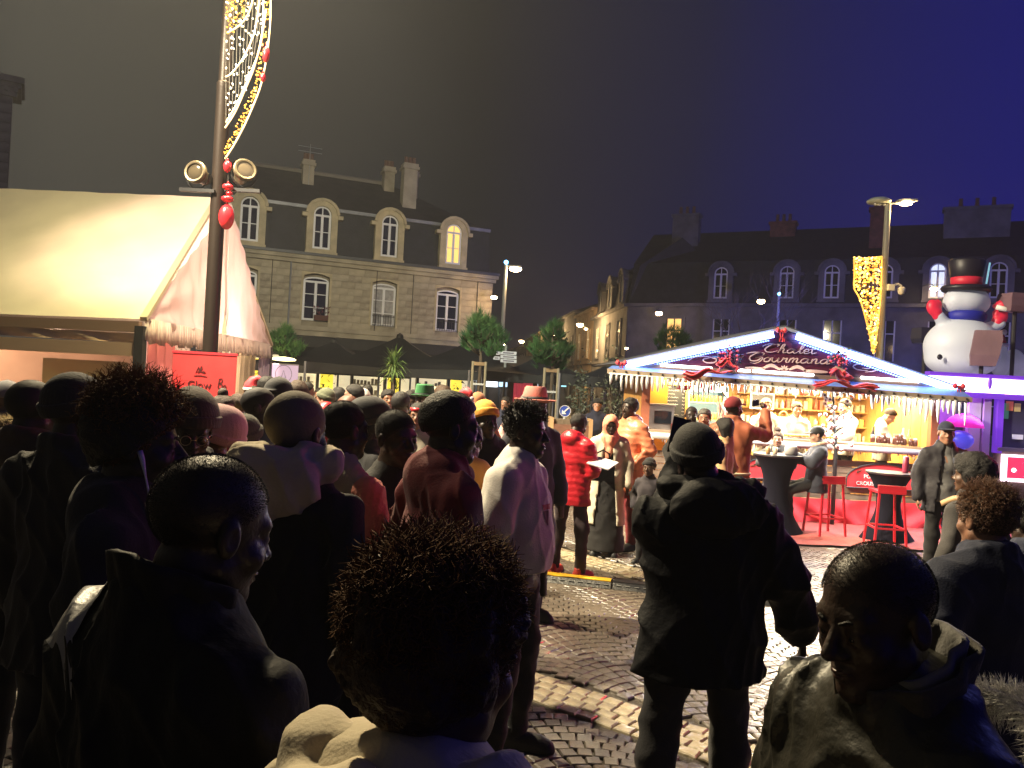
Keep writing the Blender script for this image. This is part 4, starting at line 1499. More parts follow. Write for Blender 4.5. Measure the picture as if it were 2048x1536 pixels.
# the same house turning into the side street, then the row along that street
q0 = Vector((ca_.x - .05, ca_.y + .1, 0))
sd_ = Vector((-.085, 1, 0)).normalized()
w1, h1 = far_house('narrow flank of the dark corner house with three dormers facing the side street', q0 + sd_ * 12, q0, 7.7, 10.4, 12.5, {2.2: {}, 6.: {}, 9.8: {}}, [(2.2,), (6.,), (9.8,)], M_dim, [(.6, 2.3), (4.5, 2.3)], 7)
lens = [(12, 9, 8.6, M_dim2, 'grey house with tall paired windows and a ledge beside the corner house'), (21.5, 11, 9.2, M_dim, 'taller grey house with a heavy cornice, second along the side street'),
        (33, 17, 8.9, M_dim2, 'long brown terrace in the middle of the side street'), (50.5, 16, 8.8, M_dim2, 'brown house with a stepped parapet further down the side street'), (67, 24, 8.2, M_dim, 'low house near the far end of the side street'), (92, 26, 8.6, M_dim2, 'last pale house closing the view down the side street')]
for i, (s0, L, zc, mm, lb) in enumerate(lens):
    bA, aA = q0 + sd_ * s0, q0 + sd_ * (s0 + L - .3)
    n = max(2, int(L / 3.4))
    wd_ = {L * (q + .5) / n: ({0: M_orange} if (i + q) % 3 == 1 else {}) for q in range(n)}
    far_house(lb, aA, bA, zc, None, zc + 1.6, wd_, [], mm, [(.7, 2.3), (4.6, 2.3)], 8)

# --- church front at the left edge
church = empty('church', (-18, 47, 0), 0, 'dark stone church front with pilasters and a broken cornice at the left edge', 'church')
ch_m = mat('buff church stone', (.26, .24, .19), .9, bump=(8, .5), var=(.9, .3))  # one buff stone tone with random variation
CHW = Wall((at(30, 300, 46).x - 13.6, 37.5), (at(30, 300, 46).x, 46))
cm = MB()
CHW.box(cm, 0, CHW.L - .9, 0, 17.6, -4, -.5)
cm.build('wall', ch_m, church)
tp = CHW.L
zc1, zc2 = at(30, 170, 46).z, at(10, 20, 46).z
pl = MB()
CHW.box(pl, tp - 1.9, tp - .25, 0, zc1 - .8, -.6, .15)
CHW.box(pl, tp - 2.1, tp - .05, zc1 - .8, zc1 - .3, -.7, .3)
pl.build('pilaster', ch_m, church)
cn = MB()
CHW.box(cn, 0, tp + .15, zc1 - .3, zc1, -3, .35)
CHW.box(cn, 0, tp + .3, zc1, zc1 + .35, -3, .5)
for k in range(24):
    CHW.box(cn, tp - .2 - k * .5, tp + .0 - k * .5, zc1 - .55, zc1 - .31, .15, .42)
cn.build('cornice', ch_m, church)
up_ = MB()
CHW.box(up_, 0, tp - 1.9, zc1 + .35, zc2 - .8, -2, -.2)
CHW.box(up_, 0, tp - 1.5, zc2 - .8, zc2 - .4, -2, .1)
CHW.box(up_, 0, tp - 1.2, zc2 - .4, zc2, -2, .4)
up_.build('attic', ch_m, church)
CHW_unit = MB().box((0, 0, 0), (1, 1, 1)).mesh('stone_course', ch_m)
for k in range(int((zc1 - 1.1) / .58)):
    link('stone_course', CHW_unit, church, None, CHW.p(tp - 1.08, .35 + k * .58, .17) - wloc(church), (0, 0, CHW.rz), (1.56, .10, .50))
fin = MB().lathe([(.3, 0), (.5, .3), (.25, .6), (.4, 1.0), (.15, 1.5), (.02, 1.8)], CHW.p(tp - 1.6, zc2, -.5), 10)
fin.build('finial', ch_m, church)
# ------------------------------------------------------------------ white marquee tent
M_tent = mat('cream tent canvas', (.78, .72, .55), .65, bump=(2.2, .5), var=(.8, .08))
M_gable = mat('tent gable canvas', (.74, .63, .58), .7, bump=(5, .5, (1, 1, .4)), var=(1.2, .08))
M_drape = mat('tent side drape', (.50, .37, .25), .75, bump=(4, .4), var=(1, .12))
for m_ in (M_gable, M_drape): translucent(m_, .5)
tent = empty('marquee_tent', (-6, 11.5, 0), 0, 'large white marquee tent with a tall roof, scalloped gable valance and dark corner post', 'tent')
TA, TB, TP = at(283, 638, 11.5), at(540, 690, 20.4), at(433, 395, 15.7)
TD = Vector((-1, .262, 0)).normalized()          # the long side runs to the left
TL = 9.5
def roof_pt(u, v, sgn=1):
    a = TA if sgn > 0 else TB
    q = a.lerp(TP, v)
    sag = -.03 * math.sin(PI * v) - .015 * math.sin(PI * ((u * TL / 3.1) % 1)) * math.sin(PI * v)
    cr = .012 * math.sin(u * 34 + v * 9 + 2 * math.sin(v * 7 + u * 11)) * (1 - v * .6) * min(1, 6 * v) + .006 * math.sin(u * 60 - v * 25) * min(1, 6 * v)
    p = q + TD * (u * TL)
    return (p.x, p.y, p.z + sag + cr + .046 * u * TL * v)
MB().grid(lambda u, v: roof_pt(u, v), 90, 30).build('roof_panel', M_tent, tent, True)
MB().grid(lambda u, v: roof_pt(u, v, -1), 20, 10).build('roof_panel', M_tent, tent, True)
# gable: two canvas halves with folds, meeting at a lacing seam
mid = (TA + TB) / 2
def gable(a, b):
    def fn(u, v):
        e = a.lerp(b, u)
        top = e.lerp(TP, 0) if False else None
        zb = e.z - .02
        t = abs(u - (1 if a is TA else 0))
        zt = TP.z - (TP.z - e.z) * t - .03
        z = zb + (zt - zb) * v
        x = e.x + .035 * math.sin(u * 26 + 2 * math.sin(v * 4)) * (1 - v) + .02 * math.sin(u * 50 + v * 6) + .03 * math.sin(v * 11 + u * 5) * (1 - v)
        return (x, e.y, z)
    return fn
MB().grid(gable(TA, mid), 40, 24).build('gable_panel', M_gable, tent, True)
MB().grid(gable(mid, TB), 40, 24).build('gable_panel', M_gable, tent, True)
MB().tube([(mid.x + .06, mid.y, mid.z - .5), (TP.x + .06, TP.y, TP.z - .1)], .045, 6).build('gable_seam', mat('canvas seam', (.80, .72, .48), .6), tent)
# scalloped valance under the gable
val = MB()
n = 150
for i in range(n):
    a, b = TA.lerp(TB, i / n), TA.lerp(TB, (i + 1) / n)
    h0, h1 = [.30 + .07 * abs(math.sin(PI * q * 19)) for q in (i / n, (i + 1) / n)]
    x0, x1 = [.05 + .03 * math.sin(q * 170) for q in (i / n, (i + 1) / n)]
    val.add([(a.x + x0 + .02, a.y, a.z - h0), (b.x + x1 + .02, b.y, b.z - h1), (b.x + x1 * .5 + .02, b.y, b.z + .02), (a.x + x0 * .5 + .02, a.y, a.z + .02)], [(0, 1, 2, 3)])
val.build('valance', translucent(mat('valance canvas', (.80, .72, .62), .7), .5), tent, True, solid=.006)
# gable rafter, eave beam, posts
fr = MB()
fr.beam(TA + Vector((.03, 0, .0)), TP + Vector((.03, 0, .02)), .10, .07)
fr.beam(TB + Vector((.03, 0, .0)), TP + Vector((.03, 0, .02)), .10, .07)
fr.build('rafter', mat('cream aluminium', (.62, .55, .38), .4, .3), tent)
eb = MB()
eb.beam(TA + Vector((0, -.02, -.12)), TA + TD * TL + Vector((0, -.02, -.12)), .08, .16)
eb.build('eave_beam', mat('brown aluminium', (.30, .20, .14), .5, .1), tent)
eb = MB()
eb.beam(TA + Vector((0, -.02, -.46)), TA + TD * TL + Vector((0, -.02, -.46)), .07, .20)
eb.build('lower_rail', mat('tan canvas rail', (.46, .33, .24), .6), tent)
gb = MB().grid(lambda u, v: tuple(TA + TD * (u * TL) + Vector((0, -.02 - .03 * math.sin(u * 60 + v * 3), -.22 - .14 * v + .1 * u))), 60, 3)
gb.build('drape_roll', mat('rolled canvas', (.62, .46, .32), .7), tent, True)
for q in (0, 3.1, 6.2, 9.3):
    po = MB()
    p = TA + TD * q
    po.box((p.x, p.y, 1.2), (.13, .13, 2.55))
    po.box((p.x, p.y, .01), (.3, .3, .02))
    po.build('corner_post', M_iron, tent)
MB().box((TB.x, TB.y, 1.25), (.13, .13, 2.6)).build('corner_post', M_iron, tent)
def dr(u, v):
    p = TA + TD * (.08 + u * (TL - .1))
    return (p.x, p.y + .06 + .05 * math.sin(u * 40 + math.sin(v * 5)) * (1 - .5 * v), .02 + v * 2.1)
MB().grid(dr, 70, 12).build('side_drape', M_drape, tent, True)
def wn_(u, v):
    p = TA + TD * (.20 + u * 1.55)
    return (p.x, p.y + .0 + .012 * math.sin(u * 11), 1.15 + v * .78)
MB().grid(wn_, 12, 4).build('window_panel', translucent(mat('clear vinyl window', (.34, .32, .19), .3, spec=.6), .6), tent, True)
done = set()
def gd(y0, y1, m, off):
    def fn(u, v):
        e = TA.lerp(TB, y0 + (y1 - y0) * u)
        return (e.x + off + .04 * math.sin(u * 23 + y0 * 40), e.y, .02 + v * 2.3)
    if m.name not in done: done.add(m.name); translucent(m, .4)
    MB().grid(fn, 26, 6).build('gable_curtain', m, tent, True)
gd(.04, .20, mat('pink lit curtain', (.62, .22, .20), .7), -.06)
gd(.20, .30, mat('grey curtain', (.45, .42, .36), .7), -.08)
gd(.58, .66, mat('cream curtain', (.66, .58, .36), .7), -.02)
gd(.66, .88, mat('olive curtain', (.42, .38, .22), .7), -.08)
gd(.88, .99, mat('lilac curtain', (.52, .44, .52), .7), .0)
lamp('POINT', 'tent_light', (-8.6, 14.2, 2.3), 420, (1, .62, .44), size=.3)
lamp('POINT', 'tent_light', (-7.6, 16.5, 2.6), 420, (1, .66, .58), size=.3)

# ------------------------------------------------------------------ tall pole with floodlights and a light net
pole = empty('light_pole', (-4.04, 10.3, 0), 0, 'tall brown pole with projectors in front of the white tent', 'light pole')
M_pole = mat('brown painted pole', (.032, .022, .017), .4, .3, bump=(40, .1))
MB().lathe([(.19, 0), (.19, .03), (.105, .05), (.098, 2.2), (.095, 5.6), (.098, 5.62), (.098, 5.70), (.078, 5.72), (.070, 9.6), (.001, 9.62)], (-4.04, 10.3, 0), 20).build('pole', M_pole, pole, 'auto')
for i, (px, py, yaw, pit) in enumerate(((391, 344, -8, -6), (490, 340, 32, -14))):
    c = at(px, py, 10.15)
    # bracket arm and stirrup
    sx = -1 if i == 0 else 1
    cb = at(395 if i == 0 else 486, 381, 10.2)
    br = MB()
    br.box((cb.x, cb.y, cb.z), (.46, .07, .045))
    br.tube([(-4.04, 10.3, cb.z), (cb.x, cb.y, cb.z)], .02, 6)
    br.build('bracket', M_iron, pole)
    q = Euler((R(90 + pit), 0, R(yaw)), 'XYZ').to_matrix()
    ax = q @ Vector((0, 0, 1))     # towards the viewer
    hd = MB()
    hd.lathe([(.05, -.30), (.085, -.27), (.10, -.12), (.125, -.05), (.148, -.03), (.150, .02), (.135, .035), (.112, .03), (.108, -.01), (.02, -.05)], c, 26, axis=ax)
    ho = hd.build('projector', mat('bronze projector housing', (.17, .135, .085), .4, .5), pole, 'auto')
    gl = MB().lathe([(.112, .0), (.09, .012), (.05, .018), (.001, .02)], c + ax * .005, 22, axis=ax)
    gl.build('lens', mat('projector lens', (.07, .055, .035), .12, .2, emit=.03 if i == 0 else .14, ecol=(1, .7, .4)), ho, True)
    st = MB()
    pts = []
    rt = q @ Vector((1, 0, 0))
    for k in range(9):
        a = PI + PI * k / 8
        pts.append(c + rt * .165 * math.cos(a) + Vector((0, 0, 1)) * .2 * math.sin(a) - ax * .06)
    st.tube(pts, .012, 6)
    st.build('stirrup', M_iron, ho)
# floodlight heads above the frame
for k, (x, y, z, tx) in enumerate(((-3.85, 9.9, 8.7, (-7.5, 13.2, 3.8)), (-3.75, 10.1, 9.0, (.5, 10.5, 0)), (-3.7, 10.5, 9.2, (-8, 38, 7)))):
    dv = (Vector(tx) - Vector((x, y, z))).normalized()
    h = MB()
    h.lathe([(.04, -.25), (.16, -.2), (.20, -.06), (.17, -.04)], (x, y, z), 12, axis=dv)
    h.build('floodlight', M_iron, pole)
    MB().tube([(-4.04, 10.3, z - .1), (x, y, z)], .03, 6).build('bracket', M_iron, pole)
# the net of little lights hanging from the pole: rims, strings, bulbs
M_rope = mat('warm white light rope', (.9, .75, .45), .4, emit=1.1, ecol=(1, .70, .34), sample=False)
M_bulbw = mat('cold white bulb', (.9, .85, .7), .3, emit=1.5, ecol=(1, .86, .62), sample=False)
M_gold = mat('gold bulb', (.7, .35, .05), .3, emit=1.0, ecol=(1, .40, .05), sample=False)
M_cord = mat('dark cord', (.05, .04, .03), .6)
orn = empty('light_net', at(470, 150, 10.2), 0, 'curved net of warm bulbs with red baubles hanging on the tall brown pole', 'light ornament')
OD = 10.15
rim = [(541, -20), (541, 40), (534, 110), (522, 170), (505, 215), (487, 255), (468, 290), (450, 318)]
rim2 = [(527, -20), (525, 60), (510, 130), (490, 180), (470, 225), (450, 256)]
rim3 = [(532, 20), (520, 95), (500, 150), (475, 205), (452, 245)]
rim4 = [(520, -10), (510, 60), (490, 110), (465, 145), (451, 154)]
rim5 = [(508, -10), (498, 25), (480, 50), (455, 66)]
def smooth(pts, n=24):
    out = []
    for i in range(n + 1):
        t = i / n * (len(pts) - 1)
        k = min(int(t), len(pts) - 2)
        f = t - k
        P = [pts[max(k - 1, 0)], pts[k], pts[k + 1], pts[min(k + 2, len(pts) - 1)]]
        out.append(tuple(.5 * (2 * P[1][c] + (P[2][c] - P[0][c]) * f + (2 * P[0][c] - 5 * P[1][c] + 4 * P[2][c] - P[3][c]) * f * f + (3 * P[1][c] - P[0][c] - 3 * P[2][c] + P[3][c]) * f ** 3) for c in range(len(pts[0]))))
    return out
for rm in (rim, rim2, rim3, rim4, rim5):
    MB().tube([at(x, y, OD) for x, y in smooth(rm)], .011, 6).build('light_rope', M_rope, orn, True)
st = MB()
for k in range(11):
    x0 = 452 + k * 8
    yb = np.interp(x0 - 6, [450, 468, 487, 505, 522, 541], [250, 225, 185, 150, 105, 10])
    st.tube([at(x0, -15, OD), at(452 + k * 6.2, yb, OD)], .005, 4)
st.build('net_cord', M_cord, orn)['kind'] = 'stuff'
bl, gd_ = MB(), MB()
for _ in range(130):
    x, y = rnd.uniform(452, 535), rnd.uniform(0, 240)
    if x > np.interp(y, [0, 60, 130, 180, 256], [527, 524, 508, 490, 452]): continue
    bl.tube([at(x, y, OD - .02), at(x + rnd.uniform(-1, 3), y + rnd.uniform(2, 4.5), OD - .02)], .009, 5)
for _ in range(330):
    if rnd.random() < .45:
        x, y = rnd.uniform(452, 512), rnd.uniform(-5, 66)
        if x > 508 - y * .6: continue
    else:
        t = rnd.uniform(.2, 7)
        i = min(int(t), 6)
        x = rim[i][0] + (rim[i + 1][0] - rim[i][0]) * (t - i) - rnd.uniform(2, 15)
        y = rim[i][1] + (rim[i + 1][1] - rim[i][1]) * (t - i)
        if x < 449: continue
    gd_.tube([at(x, y, OD), at(x + rnd.uniform(-3, 3), y + rnd.uniform(-3, 3), OD)], .010, 5)
bl.build('bulbs', M_bulbw, orn)['kind'] = 'stuff'
gd_.build('gold_bulbs', M_gold, orn)['kind'] = 'stuff'
M_baub = mat('red bauble', (.62, .02, .03), .25, coat=.5, emit=.12, ecol=(1, .05, .05))
for (x, y, rx, ry) in ((532, 109, 7, 16), (526, 155, 6, 9), (455, 333, 8, 12), (456, 374, 11, 7), (459, 387, 7, 4), (455, 398, 12, 7), (453, 434, 15, 25)):
    c = at(x, y, 10.1)
    b = MB().ball(c, (rx * .0066, rx * .0066, ry * .0066), 14, 10)
    b.lathe([(.012, 0), (.012, .02), (.004, .03)], (c.x, c.y, c.z + ry * .0064), 8)
    b.build('bauble', M_baub, orn, True)
MB().tube([at(450, 310, 10.12), at(456, 340, 10.12), at(457, 400, 10.12), at(453, 415, 10.12)], .005, 5).build('cord', M_cord, orn)

# ------------------------------------------------------------------ banners
def stroke_text(m, strokes, org, ux, uz, s, n, w, th=.006, slant=.0):
    for stv in strokes:
        pts = smooth(stv, max(6, 5 * len(stv)))
        P = [org + ux * ((x + slant * y) * s) + uz * (y * s) for x, y in pts]
        k = len(P)
        m.ribbon(P, [w * (.45 + .75 * math.sin(PI * (i + .5) / k)) for i in range(k)], n, th)
def font_mesh(txt, size, shear=0.):
    c = bpy.data.curves.new('lettering', 'FONT')
    c.body, c.size, c.shear = txt, size, shear
    c.extrude = .004
    c.align_x, c.align_y = 'CENTER', 'CENTER'
    o = bpy.data.objects.new('tmp', c)
    COL.objects.link(o)
    dg = bpy.context.evaluated_depsgraph_get()
    me = bpy.data.meshes.new_from_object(o.evaluated_get(dg))
    bpy.data.objects.remove(o)
    bpy.data.curves.remove(c)
    me.materials.clear()
    return me
def lettering(txt, size, par, loc, rz, m, shear=0., name='lettering', tilt=0.):
    return link(name, font_mesh(txt, size, shear), par, m, Vector(loc) - wloc(par), (R(90), tilt, rz))

ban = empty('roll_up_banner', at(410, 900, 9.75) * 1, 0, 'red roll-up banner with dark lettering at the foot of the tall brown pole', 'banner')
ban.location.z = 0
bl_, br_ = at(347, 706, 9.75), at(474, 716, 9.75)
MB().box(((bl_.x + br_.x) / 2, 9.75, (bl_.z + .05) / 2 + .05), (br_.x - bl_.x, .012, bl_.z - .08)).build('print', mat('red banner print', (.66, .045, .045), .45, emit=.10, ecol=(1, .06, .06), var=(4, .12)), ban)
MB().box(((bl_.x + br_.x) / 2, 9.75, bl_.z + .02), (br_.x - bl_.x + .02, .03, .03)).build('top_rail', M_red, ban)
MB().box(((bl_.x + br_.x) / 2, 9.8, .05), (br_.x - bl_.x + .04, .22, .09)).build('base_box', M_steel, ban)
M_ink = mat('dark red ink', (.09, .008, .008), .6)
c_ = at(398, 770, 9.735)
lettering('Glow', .135, ban, (c_.x, 9.738, c_.z), 0, M_ink)
c_ = at(440, 770, 9.735)
B_strokes = [[(0, 0), (.15, .9), (.2, 1.1)], [(.05, 1.0), (.45, 1.1), (.4, .65), (.15, .55), (.5, .4), (.4, .05), (0, 0)], [(.75, .35), (.6, .15), (.75, 0), (.95, .2), (.8, .4), (.72, .35)]]
m = MB()
stroke_text(m, B_strokes, Vector((c_.x - .03, 9.742, c_.z - .04)), Vector((1, 0, 0)), Vector((0, 0, 1)), .11, Vector((0, -1, 0)), .012)
m.build('lettering', M_ink, ban)
m = MB()
c_ = at(400, 742, 9.735)
stroke_text(m, [[(-.3, 0), (.1, .9), (.15, .3), (.0, .1), (.5, .5), (.5, 1.0), (.3, .4), (.6, .2), (.9, .35), (.8, .05), (1.1, .2)], [(-.5, -.35), (.4, -.3), (1.3, -.4)]], Vector((c_.x - .03, 9.742, c_.z - .03)), Vector((1, 0, 0)), Vector((0, 0, 1)), .09, Vector((0, -1, 0)), .010)
m.build('lettering', M_ink, ban)
bb = empty('lilac_banner', (at(568, 745, 21).x, 21, 0), 0, 'small lilac banner with a ring emblem beside the tent gable', 'banner')
b0, b1 = at(537, 728, 21), at(597, 731, 21)
MB().box(((b0.x + b1.x) / 2, 21, b0.z / 2 + .02), (b1.x - b0.x, .015, b0.z - .04)).build('print', mat('lilac banner print', (.55, .47, .66), .5, emit=.18, ecol=(.75, .62, 1)), bb)
MB().box(((b0.x + b1.x) / 2, 21, b0.z + .015), (b1.x - b0.x + .02, .03, .03)).build('top_rail', M_steel, bb)
c_ = at(567, 748, 20.98)
m = MB()
m.tube([(c_.x + .22 * math.cos(a * PI / 12), 20.985, c_.z + .24 * math.sin(a * PI / 12)) for a in range(25)], .008, 4, False)
m.tube([(c_.x - .06, 20.985, c_.z - .1), (c_.x, 20.985, c_.z + .1), (c_.x + .06, 20.985, c_.z - .1)], .008, 4)
m.build('emblem', mat('grey ink', (.16, .14, .2), .6), bb)
MB().lathe([(.1, 0), (.35, .02), (.38, .06), (.3, .10), (.05, .13)], at(567, 722, 24), 16).build('pendant_lamp', mat('yellow lamp glass', (.9, .8, .3), .4, emit=4, ecol=(1, .88, .40)))
tag(bpy.data.objects['pendant_lamp'], 'flat glowing yellow lamp above the lilac banner', 'lamp')

# ------------------------------------------------------------------ street lamps
M_lampon = mat('glowing sodium lamp', (1, .8, .5), .4, emit=40, ecol=(1, .68, .32), sample=False)
M_grey = mat('pale grey paint', (.46, .48, .47), .4)
def lamp_post(label, px, ptop, d, arms, dia=.13, base_py=None):
    t = at(px, ptop, d)
    root = empty('street_lamp', (t.x, d, 0), 0, label, 'street lamp', 'street lamps on the square')
    MB().lathe([(dia * 1.6, 0), (dia * 1.6, .04), (dia * .75, .08), (dia * .6, t.z * .5), (dia * .48, t.z), (.001, t.z + .03)], (t.x, d, 0), 14).build('pole', M_grey, root, 'auto')
    return root, t
sl, t = lamp_post('tall grey lamp post with one lit and one unlit head rising behind the chalet roof', 1776, 408, 20, 0, .15)
c = at(1758, 402, 20)
h = MB().lathe([(.02, .10), (.22, .06), (.30, .0), (.28, -.05), (.05, -.06)], c, 24)
h.build('unlit_head', mat('milky lamp glass', (.55, .62, .58), .3), sl, True)
MB().tube([t, (c.x, c.y, c.z - .08)], .03, 6).build('arm', M_grey, sl)
for k in range(3):
    MB().ball((c.x - .12 + .12 * k, c.y - .05, c.z - .1), .035, 8, 6).build('stud_bulb', M_white, sl)
c = at(1812, 405, 20)
hd = MB()
hd.prism([(c.x - .22, c.y - .1, c.z - .03), (c.x + .26, c.y - .1, c.z + .04), (c.x + .24, c.y - .1, c.z + .09), (c.x - .2, c.y - .1, c.z + .06)], (0, .25, 0))
ho = hd.build('lit_head', M_grey, sl)
MB().tube([t, (c.x - .15, c.y, c.z)], .025, 6).build('arm', M_grey, sl)
MB().ball((c.x - .02, c.y - .02, c.z - .03), (.17, .14, .055), 14, 8).build('lamp_glass', M_lampon, ho, True)
lamp('POINT', 'street_light', (c.x, c.y, c.z - .2), 70, SODIUM, size=.12)
# camera dome on the post
c = at(1792, 577, 19.9)
cd = MB()
cd.box(at(1781, 575, 19.9), (.16, .14, .16))
cd.tube([at(1783, 572, 19.9), at(1797, 568, 19.9), at(1803, 572, 19.9)], .03, 8)
cd.lathe([(.06, .08), (.10, .04), (.10, -.02), (.07, -.10), (.01, -.13)], at(1803, 580, 19.9), 14)
cd.build('camera_dome', M_white, sl)
# golden light ornament on the post
go = empty('light_ornament', at(1745, 600, 19.85), 0, 'golden tapering light ornament hung on the tall grey lamp post', 'light ornament')
rimL = [(1708, 517), (1709, 545), (1708, 575), (1716, 590), (1724, 610), (1732, 640), (1740, 672), (1746, 705)]
rimR = [(1764, 513), (1763, 560), (1761, 600), (1757, 640), (1752, 680), (1747, 706)]
for rm in (rimL, rimR, [(1708, 517), (1735, 516), (1764, 513)]):
    MB().tube([at(x, y, 19.8) for x, y in smooth(rm, 16)], .02, 5).build('light_rope', mat('gold light rope', (.9, .5, .1), .4, emit=1.2, ecol=(1, .46, .07), sample=False), go, True)
for nm, mm, cnt, r_ in (('bulbs', mat('bright gold bulb', (.9, .6, .2), .3, emit=2.6, ecol=(1, .60, .12), sample=False), 200, .024), ('amber_bulbs', M_gold, 330, .020), ('white_bulbs', M_bulbw, 50, .020)):
    m = MB()
    for _ in range(cnt):
        y = 515 + 190 * rnd.random() ** 1.35
        xl = np.interp(y, [p[1] for p in rimL], [p[0] for p in rimL])
        xr = np.interp(y, [p[1] for p in rimR], [p[0] for p in rimR])
        x = rnd.uniform(xl, xr)
        a = at(x, y, 19.8 + rnd.uniform(-.06, .06))
        m.tube([a, a + Vector((rnd.uniform(-.05, .05), 0, rnd.uniform(-.05, .05)))], r_, 5)
    m.build(nm, mm, go)['kind'] = 'stuff'
cdm = MB()
for k in range(14):
    cdm.tube([at(1709 + k * 4, 517, 19.85), at(1745, 703, 19.85)], .006, 4)
cdm.build('net_cord', M_cord, go)['kind'] = 'stuff'
lamp('POINT', 'ornament_glow', at(1737, 570, 19.5), 40, (1, .62, .2), size=.3)

sm_, t = lamp_post('slim lamp post with a blue beacon and an amber head beside the floodlit house', 1012, 530, 33, 0, .15)
MB().ball((t.x, t.y, t.z + .12), .09, 10, 8).build('beacon', mat('blue beacon', (.1, .5, 1), .3, emit=8, ecol=(.15, .55, 1), sample=False), sm_, True)
c = at(1031, 538, 32.9)
ho = MB().tube([t, (c.x - .1, c.y, c.z + .08)], .03, 6)
ho.box((c.x, c.y, c.z + .10), (.5, .25, .08))
ho = ho.build('lamp_arm', M_grey, sm_)
MB().ball(c, (.26, .16, .12), 14, 8).build('lamp_glass', M_lampon, ho, True)
lamp('POINT', 'street_light', (c.x, c.y, c.z - .3), 130, SODIUM, size=.15)
s3, t = lamp_post('thin lamp post with a blue beacon behind the chalet peak', 1558, 592, 34, 0, .12)
MB().ball((t.x, t.y, t.z + .1), .07, 10, 8).build('beacon', mat('blue beacon', (.1, .5, 1), .3, emit=8, ecol=(.15, .55, 1), sample=False), s3, True)
# wall lanterns of the far houses
for (px, py, d, r_, lb, en) in ((988, 595, 39.5, .16, 'oval lantern at the corner of the floodlit house', 60), (1160, 650, 60, .26, 'bright amber wall lantern halfway along the side street', 1300), (1172, 658, 58, .12, 'small white lantern under the bright amber one in the side street', 0),
                             (1318, 627, 49, .22, 'amber wall lantern on the dark corner house near the street mouth', 14), (1522, 603, 40, .20, 'amber lantern above the bare tree', 14), (1868, 578, 43, .20, 'amber lantern by the lit dormer window', 14),
                             (1043, 683, 100, .32, 'small far lantern low in the side street', 500), (1006, 690, 90, .25, 'faint lantern at the end of the street beside the pine', 0), (1105, 670, 80, .22, 'small white lantern in front of the brown terrace', 500), (1253, 697, 45, .10, 'tiny white light left of the chalet roof', 0)):
    c = at(px, py, d)
    o = empty('wall_lantern', c, 0, lb, 'lantern', 'lanterns on the far houses')
    MB().ball(c, (r_, r_ * .8, r_ * .6), 12, 8).build('lamp_glass', M_lampon, o, True)
    MB().lathe([(r_ * 1.1, r_ * .4), (r_ * .7, r_ * .75), (.02, r_ * .9)], c, 12).build('hood', M_iron, o)
    MB().tube([(c.x, c.y, c.z + r_ * .8), (c.x, c.y + .3, c.z + r_ * 1.6), (c.x, c.y + 1.2, c.z + r_ * 1.6)], .02, 5).build('arm', M_iron, o)
    if en: lamp('POINT', 'lantern_light', (c.x, c.y - .25, c.z - .25), en, SODIUM, size=.1)

